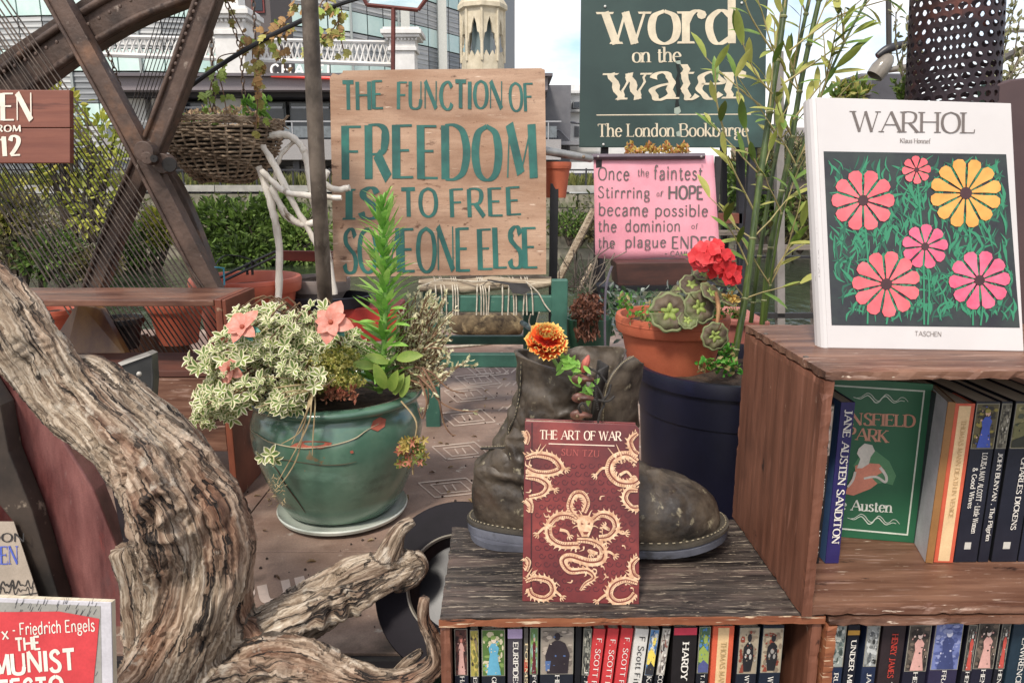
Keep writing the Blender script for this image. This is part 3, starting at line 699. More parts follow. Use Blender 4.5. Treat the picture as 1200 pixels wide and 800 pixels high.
# chipped brown front lip of the weathered crate
rough_board(-.001, .4165, -.0047, -.0022, .2488, .2588, 'front_lip', m_edge, c1, .0016)
w2 = P(938, 720, .703)
c2 = crate('lower right crate holding a row of dark paperbacks beneath the taller crate', 971, 723, .7035, .5, .225, .26, .010, m_redh, m_edge)
c3 = crate('upper right red brown crate with the big art book on its roof', 938, 433, .703, .5, .24, .2715, .0095, m_redh, m_redw)
c3.location = (w2.x, .700, P(600, 722, .703).z+.0012)
C1 = (c1.location.copy(), .26); C3 = (c3.location.copy(), .2715)

# ============================================================ BOOKS
m_paper = mat('book_paper', '#b9ac93', '#d8ccb4', scale=3, stretch=(90, 1, 1), rough=.9, bump=.3, dist=.0004)
INK = {'white': flat('#ded9cf'), 'cream': flat('#d8c49c'), 'red': flat('#c0392b'), 'navy': flat('#191c28', .45), 'black': flat('#121214', .45)}
def palette(*cs): return [flat(c, .5) for c in cs]
def picture(mb, kind, x0, x1, z0, z1, y):
    """small printed picture, palettes 0 ground, 1..4 shapes"""
    w, h = x1-x0, z1-z0; cx = (x0+x1)/2; lay = [0]
    def poly(pts, mi):
        lay[0] += 1; mb.add([(x0+a*w, y-.00002*lay[0], z0+b*h) for a, b in pts], [tuple(range(len(pts)))], mi)
    def ell(a, b, ra, rb, mi, n=10): poly([(a+ra*math.cos(2*math.pi*k/n), b+rb*math.sin(2*math.pi*k/n)) for k in range(n)], mi)
    poly([(0, 0), (1, 0), (1, 1), (0, 1)], 0)
    rs = random.Random(hash(kind) % 1000 if not isinstance(kind, str) else sum(map(ord, kind)))
    for _ in range(46):
        a, b = rs.uniform(.06, .94), rs.uniform(.04, .96); ra = min(a, 1-a, rs.uniform(.04, .2)); rb = min(b, 1-b, rs.uniform(.015, .07))
        ell(a, b, max(.02, ra), max(.02, rb), rs.choice((1, 2)), 6)
    if kind.startswith('figure'):
        poly([(.2, .02), (.85, .02), (.72, .35), (.66, .6), (.38, .6), (.3, .35)], 3)
        poly([(.35, .45), (.68, .45), (.76, .62), (.6, .72), (.42, .72), (.28, .62)], 3 if kind != 'figure2' else 4)
        ell(.52, .8, .12, .075, 4); ell(.5, .85, .13, .05, 1)
    elif kind.startswith('coat'):
        poly([(.18, .02), (.85, .02), (.9, .45), (.76, .68), (.6, .74), (.42, .74), (.24, .66), (.12, .42)], 3); ell(.5, .83, .1, .085, 3)
        poly([(.12, .3), (.3, .3), (.26, .08), (.14, .08)], 4)
    elif kind.startswith('armour'):
        poly([(.3, .05), (.7, .05), (.8, .35), (.74, .62), (.58, .7), (.42, .7), (.24, .6), (.2, .35)], 3); ell(.52, .8, .12, .09, 3); ell(.5, .5, .1, .06, 4); ell(.62, .38, .07, .06, 4); ell(.36, .4, .06, .05, 4)
        poly([(.05, .03), (.3, .03), (.2, .2)], 2)
    elif kind.startswith('land'):
        poly([(0, .5), (.4, .62), (1, .45), (1, .2), (0, .25)], 3); poly([(0, .02), (1, .02), (1, .2), (.5, .3), (0, .18)], 4); ell(.6, .75, .2, .1, 3)
    else:
        for _ in range(7): ell(rs.uniform(.15, .85), rs.uniform(.1, .9), rs.uniform(.06, .14), rs.uniform(.03, .09), rs.choice((3, 4)), 8)
    for _ in range(16):
        a, b = rs.uniform(.1, .9), rs.uniform(.05, .95); ell(a, b, rs.uniform(.02, .06), rs.uniform(.008, .025), rs.choice((1, 2, 3, 4)), 5)
    return mb
def book(label, loc, w, dep, h, cover, lean=0, spine=None, pic=None, bands=(), texts=(), yaw=0, side=None):
    """spine faces -Y; origin at the spine's bottom left; lean: top to the right, radians"""
    t = thing('book', label, 'book', loc, (0, lean, CR+yaw))
    cm = flat(cover, .42) if isinstance(cover, str) else cover
    ct = .0006 if w < .02 else .0009
    mb = MB(); mb.span(0, w, 0, .0007, 0, h).span(0, ct, .0007, dep, 0, h).span(w-ct, w, .0007, dep, 0, h)
    mb.build('cover', [cm], t, True, bevel=.0004, seg=1)
    if side: MB().add([(-.0002, .0006, .0003), (-.0002, dep-.0005, .0003), (-.0002, dep-.0005, h-.0003), (-.0002, .0006, h-.0003)], [(0, 1, 2, 3)]).build('cover_print', flat(side, .5), t, True)
    MB().span(ct, w-ct, .0008, dep-.0025, .001, h-.0015).build('pages', m_paper, t, True)
    lay = .0002
    for (z0, z1, c, ins) in bands:
        MB().add([(w*ins, -lay, z0*h), (w-w*ins, -lay, z0*h), (w-w*ins, -lay, z1*h), (w*ins, -lay, z1*h)], [(0, 1, 2, 3)]).build('spine_band', flat(c, .45), t, True); lay += .0001
    if pic:
        kind, z0, z1, pal = pic; m_ = min(.0012, w*.08)
        mb = MB(); mb.add([(m_*.3, -.0003, z0*h-.0007), (w-m_*.3, -.0003, z0*h-.0007), (w-m_*.3, -.0003, z1*h+.0007), (m_*.3, -.0003, z1*h+.0007)], [(0, 1, 2, 3)], 5)
        picture(mb, kind, m_, w-m_, z0*h, z1*h, -.0004)
        mb.build('spine_picture', palette(*pal)+[flat('#8d887a')], t, True)
    for (s, z0, hh, wd, c, kw) in texts:              # reads downwards from z0
        mb = MB(); k = dict(thick=.17, thin=.09, serif=True); k.update(kw); xo = k.pop('x', .5)
        text_3d(mb, s, Vector((w*xo-hh*.36, -.0006, z0*h)), Vector((0, 0, -1)), Vector((1, 0, 0)), hh, width=wd, **k)
        mb.build('spine_lettering', INK[c] if c in INK else flat(c), t, True)
    return t
# lower rows: spines at Y=.722; z of the crate floor + .01
YB = .722; kx = S(YB, 1, 760)
def xof(px, Y=YB, py=735): return P(px, py, Y).x
zt1 = P(600, 735, YB).z
NV = '#171b29'; CL1 = dict(thick=.15, thin=.07)
rowspec = [
 # px0 px1(top) lean cover pic text label
 (532, 548, 0, NV, ('figure1', .705, .995, ('#4d2f2c', '#6b443b', '#2b1c1c', '#c49a90', '#c87f72')), [('HARDY', .695, .0048, .03, 'white', CL1)], (), 'paperback with a pale pink seated figure on its spine, first in the lower row'),
 (550.5, 561, 0, '#14161d', ('abstract1', .705, .995, ('#9a9148', '#6b6a3a', '#b9a75a', '#3a342c', '#7d6e54')), [('ELIOT', .695, .004, .03, 'white', CL1)], (), 'slim black paperback with a mustard yellow spine picture next to the blue dress spine'),
 (564, 592, 0, '#151a22', ('figure3', .705, .995, ('#4f6b35', '#7b9450', '#c2b99a', '#5f9fb8', '#d8c6b2')), [('GEORGE', .695, .0048, .035, 'white', CL1)], (), 'paperback with a woman in a blue dress on green grass on its spine'),
 (595, 612, 0, '#3e3a41', None, [('EURIPIDES . ELECTRA &', .915, .0055, .13, 'white', dict(thick=.16, thin=.1))], ((.94, .999, '#a694b4', 0),), 'grey spine with a mauve band at the top lettered in white capitals'),
 (614, 619, 0, '#57534d', None, [('POEMS', .9, .003, .05, 'cream', CL1)], ((.72, .8, '#a8382c', .1),), 'very thin grey booklet with a small red mark on its spine'),
 (621, 631, 0, '#1a1c22', ('figure5', .705, .995, ('#5d7a4c', '#8fb0a0', '#7a9a55', '#5b1f28', '#caa38b')), [('FORD', .695, .004, .03, 'white', CL1)], (), 'narrow paperback with a maroon standing figure on a green spine picture'),
 (633.5, 673, 0, '#1b1f28', ('coat1', .705, .995, ('#8c8276', '#6f665d', '#a89c8e', '#2b2429', '#4c6590')), [('HENRY', .695, .0048, .035, 'white', CL1)], (), 'thick paperback whose spine picture shows a man from behind in a dark coat'),
 (675, 682, 0, '#101114', None, [], (), 'plain black thin book standing right of the dark coat picture'),
 (684, 694, .02, '#17191e', ('abstract2', .705, .995, ('#55564e', '#8b8a7e', '#3b3c38', '#b8b3a2', '#2b2b2a')), [('F. M.', .72, .004, .02, 'white', CL1)], (), 'narrow black paperback with a grey sketch spine beside the red novels'),
 (696, 710, .085, '#b9383a', None, [('F. SCOTT FITZGERALD', .94, .0055, .12, 'white', dict(thick=.13, thin=.08, serif=False))], (), 'leftmost of the three leaning red novels with white capitals'),
 (713, 726, .085, '#bb3a3c', None, [('F. SCOTT FITZGERALD', .93, .0055, .12, 'white', dict(thick=.13, thin=.08, serif=False))], (), 'middle one of the three leaning red novels with white capitals'),
 (729, 743, .085, '#b9373a', None, [('F. SCOTT FITZGERALD', .94, .0055, .12, 'white', dict(thick=.13, thin=.08, serif=False))], (), 'rightmost of the three leaning red novels, touching the white one'),
 (745.5, 761, .085, '#c9c6bf', None, [('F Scott Fitzgerald  The Great', .95, .0065, .17, 'black', dict(thick=.12, thin=.09, serif=False))], (), 'white leaning novel with thin black mixed case lettering'),
 (763, 774, .085, '#14161c', ('land1', .70, .99, ('#5c86b4', '#c9c8c0', '#3c5a80', '#d8c258', '#2c2c30')), [('KAFKA', .69, .005, .03, 'white', CL1)], (), 'leaning paperback with a blue and yellow beach picture on the spine'),
 (777, 787, .085, '#14161c', ('abstract4', .70, .99, ('#a9a49c', '#6e655f', '#cfc9bf', '#403b3c', '#8a5b50')), [('CONRAD', .7, .005, .035, 'white', CL1)], (), 'leaning paperback with a pale grey crowd picture on the spine'),
 (790, 818, 0, '#191516', None, [('HARDY * THE WITHERED', .9, .007, .16, 'white', dict(thick=.18, thin=.12))], ((.95, .995, '#c23a4e', .02),), 'black book with a crimson top band and white capital lettering'),
 (820.5, 834.5, 0, '#14161d', ('land2', .705, .995, ('#46624a', '#4a7bb0', '#86924a', '#8a9c4c', '#4a4f7c')), [('T. HARDY', .695, .0042, .035, 'white', CL1)], (), 'paperback with a bright green and blue painting on its spine'),
 (837, 862, 0, '#c4583c', None, [('THOMAS MANN', .9, .006, .06, '#a58a5c', CL1), ('TONIO', .55, .006, .04, '#a58a5c', CL1)], ((.0, .99, '#d3b487', .24),), 'orange book with a broad cream stripe down its spine in the lower row'),
 (868, 892, 0, '#171c27', ('armour1', .705, .995, ('#9a8d78', '#7d6f5e', '#7c3b2c', '#1c1b1e', '#a8a49c')), [('WYNDHAM', .69, .0048, .04, 'white', CL1)], (), 'paperback with a man in black armour on the spine, left of its twin'),
 (897, 922, 0, '#16202e', ('armour2', .70, .98, ('#a3967f', '#7d6f5e', '#803e2e', '#1c1b1e', '#8e8a84')), [('WYNDHAM', .67, .006, .04, 'white', CL1)], (), 'paperback with a man in black armour on the spine, last before the crate side'),
]
rowspec2 = [
 (979, 995, .0, '#1b2840', ('abstract5', .74, .995, ('#8f9690', '#54605e', '#c0c2b8', '#39443f', '#6b7a72')), [('RUSKIN', .695, .0048, .04, 'white', CL1)], (), 'navy paperback with a grey leaf print, first in the lower right row'),
 (998, 1012, 0, '#0f1420', None, [('UNDER MILK WOOD', .9, .0055, .11, 'white', dict(thick=.16, thin=.1))], ((.935, .965, '#b98c3c', 0),), 'black paperback with an ochre band near the top of its spine'),
 (1019, 1035.5, .0, '#1c2740', ('abstract6', .74, .995, ('#8e908d', '#b7b9b6', '#6c6e6c', '#2b2d2c', '#55585a')), [('JAMES', .695, .0048, .035, 'white', CL1)], (), 'navy paperback with a grey machine picture on the spine'),
 (1040, 1067, 0, '#2a2022', None, [('HENRY JAMES', .94, .0065, .055, '#b23a2e', dict(thick=.18, thin=.1)), ('The Bostonians', .63, .0065, .07, 'white', CL1)], (), 'brownish black hardback with red lettering above white lettering'),
 (1070, 1097, .0, '#171726', ('figure7', .705, .995, ('#4a433c', '#2f2a27', '#6b5e52', '#c99a90', '#d8c0b4')), [('HENRY', .695, .0048, .035, 'white', CL1)], (), 'paperback with a pink gowned sitter, right after the red lettered hardback'),
 (1102, 1136, 0, '#2b2740', ('figure8', .705, .995, ('#6a74a4', '#8c93b8', '#4d5788', '#39426c', '#c5c5d4')), [('FRANZ', .695, .0048, .035, 'white', CL1)], (), 'wide violet blue paperback with a misty figure on the spine'),
 (1141, 1152, .0, '#16161f', ('figure9', .705, .995, ('#4b4a46', '#6f6c64', '#33312f', '#b24a40', '#cfc9c0')), [('HENRY', .695, .0042, .03, 'white', CL1)], (), 'narrow paperback with a small red and white figure, right of the violet one'),
 (1154.5, 1180, .0, '#1a1a2a', ('figure7', .705, .995, ('#4a433c', '#2f2a27', '#6b5e52', '#c99a90', '#d8c0b4')), [('HENRY', .695, .0048, .035, 'white', CL1)], (), 'paperback with a pink gowned sitter, between two narrow paperbacks'),
 (1183, 1194, .0, '#16161f', ('figure9', .705, .995, ('#4b4a46', '#6f6c64', '#33312f', '#b24a40', '#cfc9c0')), [('HENRY', .695, .0042, .03, 'white', CL1)], (), 'narrow paperback with a small red figure at the edge of the photograph'),
 (1197, 1225, 0, '#1c2e3a', None, [('LAWRENCE', .9, .006, .06, 'white', CL1)], (), 'dark teal paperback cut by the right edge of the photograph, lower row'),
]
for rs_ in (rowspec, rowspec2):
    for (a, b, lean, cov, pic, tx, bd, lab) in rs_:
        x0, x1 = xof(a), xof(b); w = x1-x0; H = .198; zb = zt1-H*math.cos(lean)
        x0 -= H*math.sin(lean)
        book(lab, (x0, YB+(x0)*CR+rnd(-.002, .002), zb), w/math.cos(lean), .126, H-rnd(0, .0015), cov, lean, None, pic, bd, tx)
GRP = 'books in the crates'
# upper crate
YU = .787; zu = C3[0].z+.0105
def xu(px, py=665): return P(px, py, YU).x
def ubook(px0, px1, h, cov, lab, pic=None, tx=(), bd=(), lean=0, side=None, dep=.128, Y=YU, yaw=0):
    x0, x1 = P(px0, 665, Y).x, P(px1, 665, Y).x
    return book(lab, (x0, Y+x0*CR, zu), x1-x0, dep, h, cov, lean, None, pic, bd, tx, yaw, side)
ubook(949.5, 962, .198, '#0f1014', 'black paperback with a pale pink sketch on its spine, nearest the crate side', ('figure11', .69, .985, ('#c9b3a4', '#8a8478', '#d8ccc0', '#3c3a38', '#c9a39a')),
      [('JANE AUSTEN . Sense and Sensibility', .66, .0055, .125, 'white', dict(thick=.16, thin=.08))], side='#22252c')
ubook(969.5, 985.5, .2, '#26205a', 'purple and blue Jane Austen paperback reading Sanditon down the spine', None, [('JANE AUSTEN SANDITON', .955, .0085, .165, 'white', dict(thick=.18, thin=.09, gap=.12))], ((.05, .1, '#26205a', 0),), lean=-.001, side='#4f6f9c')
ubook(1089, 1097, .2, '#8a6238', 'white backed book with a tan spine leaning against the orange striped one', None, [], (), lean=.006, side='#e0dee6', dep=.075, yaw=-.27)
ubook(1099, 1121, .198, '#c0563d', 'orange book with a broad cream stripe on its spine in the upper crate', None,
      [('THOMAS MANN DEATH IN VENICE', .9, .005, .12, '#b08f62', CL1)], ((.012, .985, '#d6b78c', .2),), side='#41464a', yaw=-.06)
ubook(1123, 1150, .2, '#141826', 'black classic with a lady in a blue dress on the spine', ('figure12', .72, .985, ('#5a5238', '#8c8040', '#33302a', '#3f54a8', '#c9a48e')),
      [('LOUISA MAY ALCOTT * Little Women', .69, .006, .1, 'white', dict(thick=.16, thin=.08, x=.62)), ('& Good Wives', .6, .0055, .05, 'white', dict(thick=.16, thin=.08, x=.3))], ((.085, .13, '#b9b6ae', .36),), side='#101216')
ubook(1152, 1164, .2, '#131725', 'slim black classic beside the one with the lady in blue', ('abstract9', .72, .985, ('#6a6658', '#8c8778', '#45423a', '#b9b4a6', '#2b2a28')),
      [('JOHN BUNYAN . The Pilgrim', .69, .005, .11, 'white', dict(thick=.16, thin=.08))], (), side='#101216')
ubook(1168, 1198, .2, '#141826', 'black classic cut by the right edge of the photograph in the upper crate', ('land5', .72, .985, ('#7a7450', '#9c946a', '#4c5040', '#6a6844', '#2e3026')),
      [('CHARLES DICKENS', .66, .006, .09, 'white', dict(thick=.16, thin=.08, x=.6))], ((.085, .13, '#b9b6ae', .36),), side='#101216')
ubook(1200, 1226, .2, '#1a1f30', 'dark blue classic at the far right end of the upper crate', None, [('DICKENS', .66, .006, .06, 'white', CL1)], (), side='#101216')

# --- Mansfield Park, facing out
bl, brr, tl = PZ(988, 629, zu), PZ(1072, 636, zu), None
tp = P(968, 442, bl.y+.012)
mp_ = Panel(bl, brr, P(968, 442, bl.y+.012))
t = thing('book', 'green Mansfield Park book with a white border standing face outwards', 'book', bl)
out = [mp_(986, 629), mp_(1071, 636), mp_(1094, 450), mp_(966, 441)]
MB().slab(out, -mp_.n*.002).build('cover', mat('green_cover', '#1c5238', '#2a6a47', scale=3, rough=.45, bump=.05), t, bevel=.0004, seg=1)
MB().slab([p-mp_.n*.0023 for p in (mp_(987, 627.6), mp_(1070, 634), mp_(1092.6, 451.5), mp_(967, 443))], -mp_.n*.016).build('pages', m_paper, t)
mb = MB(); stroke_px(mb, mp_, [(955, 450), (1082, 458)], 1.8, k=2); stroke_px(mb, mp_, [(1083, 457), (1063, 626)], 1.8, off=.0007, k=2); stroke_px(mb, mp_, [(976, 618), (1064, 626)], 1.8, k=2)
for a, b in (((1000, 465), (1060, 470)), ((993, 606), (1050, 613))):
    q = [(a[0]+(b[0]-a[0])*i/14, a[1]+(b[1]-a[1])*i/14+4.5*math.sin(i*1.25)*math.sin(math.pi*i/14)) for i in range(15)]
    stroke_px(mb, mp_, q, [.6, 1.4, .6]); stroke_px(mb, mp_, [(x+4, y-2+3*math.cos(j*1.3)) for j, (x, y) in enumerate(q)], [.5, 1, .5], off=.0008)
mb.build('cover_border', flat('#c3cbbd'), t)
mb = MB(); text_px(mb, 'MANSFIELD', mp_, 966, 496, 1072, 500, 14, thick=.2, thin=.07, gap=.12); text_px(mb, 'PARK', mp_, 993, 514, 1040, 518, 14, thick=.2, thin=.07, gap=.12)
mb.build('title_lettering', flat('#c48c74'), t)
mb = MB(); text_px(mb, 'Jane Austen', mp_, 962, 595, 1045, 600, 12, thick=.18, thin=.07, gap=.1); mb.build('author_lettering', flat('#d5d8cc'), t)
mb = MB(); fill_px(mb, mp_, [(1000, 545), (1010, 530), (1025, 527), (1042, 540), (1050, 557), (1046, 568), (1035, 565), (1010, 570)], .0004, 0)
fill_px(mb, mp_, [(1002, 545), (1014, 542), (1030, 543), (1037, 551), (1028, 556), (1022, 560), (1028, 566), (1020, 572), (1000, 580), (990, 578), (995, 565), (1002, 555)], .0008, 1)
fill_px(mb, mp_, [(1006, 525), (1013, 519), (1022, 521), (1025, 528), (1020, 535), (1018, 543), (1010, 548), (1004, 548), (1008, 537), (1004, 531)], .001, 2)
stroke_px(mb, mp_, [(1031, 547), (1038, 557), (1037, 564), (1026, 558), (1012, 560)], [3.5, 3, 2.4], off=.0012, mi=2)
stroke_px(mb, mp_, [(1002, 552), (999, 562), (993, 570)], [3, 2.5], off=.0012, mi=2)
mb.build('cover_figure', palette('#4d8058', '#c98068', '#c9c4b8'), t)

# --- The Art of War
zs = C1[0].z+.26
a_, b_ = PZ(612, 704, zs), PZ(749, 707.5, zs); b_.z = a_.z
aw = Panel(a_, b_, P(615, 493, a_.y+.04))
t = thing('book', 'dark red Art of War hardback with gold dragons leaning on the boot', 'book', a_)
m_aw = mat('red_gilt_cover', '#4e1a1e', '#7a2c2c', scale=9, rough=.38, bump=.12, coat=.25, spots=[('#8a3a34', 14, .55, .7, (1, 1, 1))])
MB().slab([aw(612, 704), aw(749, 708), aw(749, 502), aw(744, 497), aw(615, 493)], -aw.n*.0022).build('cover', m_aw, t, bevel=.0007)
MB().slab([p-aw.n*.0025 for p in (aw(613.5, 702), aw(747.5, 706), aw(747, 500), aw(616, 495))], -aw.n*.02).build('pages', m_paper, t)
MB().slab([p-aw.n*.0228 for p in (aw(612, 704), aw(749, 708), aw(748, 498), aw(615, 493))], -aw.n*.0022).build('back_cover', m_aw, t, bevel=.0007)
mb = MB(); stroke_px(mb, aw, [(623.5, 495), (622.3, 702)], 1.6, off=.0003, k=2); mb.build('hinge_groove', flat('#3a1416', .4), t)
m_gold = mat('gold_foil', '#b98c6c', '#e2c2a0', scale=160, rough=.45, bump=.2, metal=.1)
mb = MB(); text_px(mb, 'THE ART OF WAR', aw, 633, 514, 728, 516, 10.5, thick=.16, thin=.07, gap=.14, off=.0006); stroke_px(mb, aw, [(643, 519.5), (720, 522)], 1.1, k=2)
mb.build('title_lettering', flat('#e0c8b4'), t)
mb = MB(); text_px(mb, 'SUN TZU', aw, 658, 533, 702, 535, 7.5, thick=.14, thin=.07, gap=.25); mb.build('author_lettering', flat('#a3504a'), t)
mb = MB()
for j in range(16):
    for i in range(12):
        x, y = 630+i*10.5+5*(j % 2), 545+j*9.6
        if x > 745: continue
        q = [(x+(4.4-k*.5)*math.cos(k*.9), y+(4.4-k*.5)*math.sin(k*.9)) for k in range(8)]
        stroke_px(mb, aw, q, [.9, .7], off=.00025+.0001*((i+j) % 2), k=2)
mb.build('cloud_pattern', flat('#471a20', .5), t)
dr = MB(); dl = [0]
def dragon(pts, w0, w1, sp=1.0, flip=1, spikes=True):
    """scaled serpent body with a toothed crest"""
    w0 *= 1.22; w1 *= 1.25; p2 = cat([Vector(p) for p in pts], 7); n = len(p2); dl[0] += 1; o = .0006+.00003*dl[0]
    stroke_px(dr, aw, pts, [w0*.55, w0, w0, (w0+w1)/2, w1], off=o, mi=0, k=7)
    stroke_px(dr, aw, pts, [w0*.1, w0*.22, w0*.2, w1*.2], off=o+.00006, mi=1, k=7)
    for i in range(2, n-2):
        d = (p2[i+1]-p2[i-1]).normalized(); nn = Vector((-d.y, d.x)); w = (w0+(w1-w0)*i/n)*.46
        stroke_px(dr, aw, [p2[i]-nn*w*.2, p2[i]-nn*w*flip*.9+d*.6], [.7, .4], off=o+.00009, mi=1, k=2)
    if spikes:
        for i in range(1, n-1, 2):
            d = (p2[i+1]-p2[i-1]).normalized(); nn = Vector((-d.y, d.x))*flip; w = w0+(w1-w0)*i/n
            b = p2[i]+nn*w*.42; fill_px(dr, aw, [b-d*1.5, b+d*1.5, b+nn*rnd(2.6, 5)-d*2.2], o-.00008, 0)
def claw(x, y, a, s=1.0):
    dl[0] += 1; o = .0006+.00003*dl[0]; a = R(a)
    for k in (-.8, -.25, .3, .85):
        e = (x+s*7*math.cos(a+k), y+s*7*math.sin(a+k)); m = (x+s*4*math.cos(a+k*1.4), y+s*4*math.sin(a+k*1.4))
        stroke_px(dr, aw, [(x, y), m, e], [2*s, 1.9*s, .5], off=o)
def leg_(pts, s=1): dl[0] += 1; stroke_px(dr, aw, pts, [3.8*s, 3*s, 2.2*s], off=.0006+.00003*dl[0]); a = math.degrees(math.atan2(pts[-1][1]-pts[-2][1], pts[-1][0]-pts[-2][0])); claw(pts[-1][0], pts[-1][1], a, .8*s)
# centre dragon
dragon([(686, 616), (668, 604), (652, 605), (643, 616), (645, 630), (658, 638), (678, 638)], 7, 6.5, flip=1)
dragon([(676, 632), (694, 634), (706, 642), (705, 655), (690, 658), (668, 652), (660, 657), (668, 668), (688, 668), (696, 676), (686, 683), (680, 691)], 8, 2, flip=-1)
dragon([(690, 614), (704, 602), (718, 606), (722, 618), (714, 628), (702, 630)], 7, 6, flip=-1)
dragon([(684, 612), (668, 596), (672, 580), (682, 578), (688, 588), (684, 600)], 6, 5, flip=1)
leg_([(656, 620), (664, 622), (667, 627)]); leg_([(646, 614), (636, 619), (630, 625)]); leg_([(706, 616), (714, 620), (709, 616)]); leg_([(722, 618), (728, 624), (733, 624)]); leg_([(700, 648), (690, 644), (692, 648)]); leg_([(706, 646), (714, 646), (720, 650)])
fill_px(dr, aw, [(676, 608), (682, 603), (690, 603), (696, 609), (694, 618), (690, 628), (682, 628), (677, 618)], .0020, 0)
for s in (-1, 1):
    for q in ((5, -2, 16, -12), (6, 1, 18, -4), (6, 5, 15, 6), (3, -5, 8, -15)): dl[0] += 1; stroke_px(dr, aw, [(686+s*q[0], 612+q[1]), (686+s*(q[0]+q[2])/2, 612+(q[1]+q[3])/2-2), (686+s*q[2], 612+q[3])], [2.4, .5], off=.0006+.00003*dl[0])
    fill_px(dr, aw, [(686+s*2, 613), (686+s*5, 611), (686+s*5, 614)], .0024, 1)
fill_px(dr, aw, [(683, 622), (690, 622), (688, 625), (684, 625)], .0024, 1)
rs = random.Random(12)          # flame curls filling the space around the coils
for (cx, cy, sx, sy, n) in ((686, 612, 44, 30, 26), (684, 656, 30, 26, 16), (632, 548, 18, 30, 10), (732, 550, 16, 30, 10), (632, 684, 18, 14, 8), (728, 688, 18, 14, 8)):
    for _ in range(n):
        x, y = cx+rs.uniform(-sx, sx), cy+rs.uniform(-sy, sy); a = math.atan2(y-cy, x-cx)+rs.uniform(-.6, .6); l = rs.uniform(4, 8)
        if not (616 < x < 742 and 540 < y < 700): continue
        stroke_px(dr, aw, [(x, y), (x+l*.5*math.cos(a), y+l*.5*math.sin(a)), (x+l*math.cos(a+.7), y+l*math.sin(a+.7))], [2.1, 1.5, .3], off=.0005+.000008*_, k=3)
# side and corner dragons
dragon([(616, 536), (630, 532), (648, 536), (657, 548), (644, 554), (628, 553), (618, 548)], 7, 5, flip=-1); leg_([(648, 540), (656, 544), (663, 549)])
dragon([(616, 558), (632, 560), (642, 568), (636, 578), (620, 582)], 7, 4, flip=-1); leg_([(640, 566), (646, 571), (650, 573)])
dragon([(616, 584), (622, 590), (622, 600)], 5, 4); dragon([(616, 504), (619, 512), (617, 520)], 4, 3)
dragon([(747, 540), (734, 532), (718, 538), (714, 552), (724, 564), (740, 566), (748, 562)], 8, 6, flip=-1); leg_([(716, 550), (706, 548), (698, 556)]); leg_([(726, 556), (734, 552), (740, 558)])
dragon([(747, 507), (738, 516), (742, 528), (748, 532)], 6, 5, flip=1); dragon([(747, 574), (736, 574), (732, 584), (740, 594), (748, 594)], 6, 5, flip=1)
for q in ((632, 530, 640, 520), (628, 532, 634, 519), (722, 536, 712, 524), (728, 534, 722, 520)): dl[0] += 1; stroke_px(dr, aw, [q[:2], q[2:]], [2.2, .4], off=.0006+.00003*dl[0], k=2)
dragon([(616, 680), (628, 676), (644, 680), (648, 692), (638, 700), (624, 696), (620, 688)], 6, 5, flip=-1); leg_([(646, 688), (654, 694), (658, 698)]); dragon([(616, 652), (620, 658), (617, 668)], 4, 3)
dragon([(747, 682), (732, 678), (718, 684), (714, 696), (722, 704), (736, 702), (744, 694)], 7, 5, flip=1); leg_([(716, 692), (706, 698), (700, 703)]); dragon([(748, 652), (740, 660), (742, 672), (748, 676)], 6, 5, flip=1)
for q in ((622, 676, 630, 666), (618, 674, 624, 664), (740, 676, 732, 668)): dl[0] += 1; stroke_px(dr, aw, [q[:2], q[2:]], [2.2, .4], off=.0006+.00003*dl[0], k=2)
dr.build('dragon_ornament', [m_gold, flat('#6e3428')], t)

# --- big art book on top of the upper crate
zc = C3[0].z+.2715
a_, b_ = PZ(961, 407.5, zc), PZ(1199, 412, zc); b_.z = a_.z
wp = Panel(a_, b_, P(946, 114, a_.y+.078))
t = thing('book', 'large white art book with a pink and orange floral picture on the upper crate', 'book', a_)
m_wb = mat('matt_white_jacket', '#b7b2b0', '#c9c5c3', scale=2, rough=.33, bump=.02, coat=.2)
MB().slab([wp(970, 407.6), wp(1200, 411.5), wp(1185, 121), wp(956, 114)], -wp.n*.002).build('cover', m_wb, t, bevel=.0008)
# rounded spine on the left
mb = MB(); prof = [(970, 0), (966.5, -.0008), (963.5, -.003), (961, -.008), (960, -.014)]
for i in range(4):
    (xa, da), (xb, db) = prof[i], prof[i+1]
    mb.add([wp(xa, 407.6, da), wp(xb, 407.4, db), wp(xb-14.5, 116, db), wp(xa-14.2, 114, da)], [(0, 1, 2, 3)])
mb.build('spine', m_wb, t, smooth=True, angle=180)
MB().slab([p-wp.n*.0022 for p in (wp(966, 405.5), wp(1198, 409.5), wp(1184, 123), wp(952, 116))], -wp.n*.013).build('pages', m_paper, t)
MB().slab([p-wp.n*.0156 for p in (wp(962, 407.6), wp(1200, 411.5), wp(1185, 121), wp(948, 114))], -wp.n*.002).build('back_cover', m_wb, t, bevel=.0008)
def wpx(u, v):          # u,v in 0..1 of the printed picture, v up
    tl_, tr_, bl_, br_ = (965, 177.5), (1179, 181), (974.5, 381), (1195, 384)
    x = (tl_[0]*(1-u)+tr_[0]*u)*v+(bl_[0]*(1-u)+br_[0]*u)*(1-v); y = (tl_[1]*(1-u)+tr_[1]*u)*v+(bl_[1]*(1-u)+br_[1]*u)*(1-v); return x, y
mb = MB(); fill_px(mb, wp, [wpx(0, 0), wpx(1, 0), wpx(1, 1), wpx(0, 1)], .0003)
mb.build('cover_picture', mat('printed_dark', '#1d1d24', '#2c3431', scale=30, rough=.4, bump=.02), t)
mb = MB(); rs = random.Random(4)
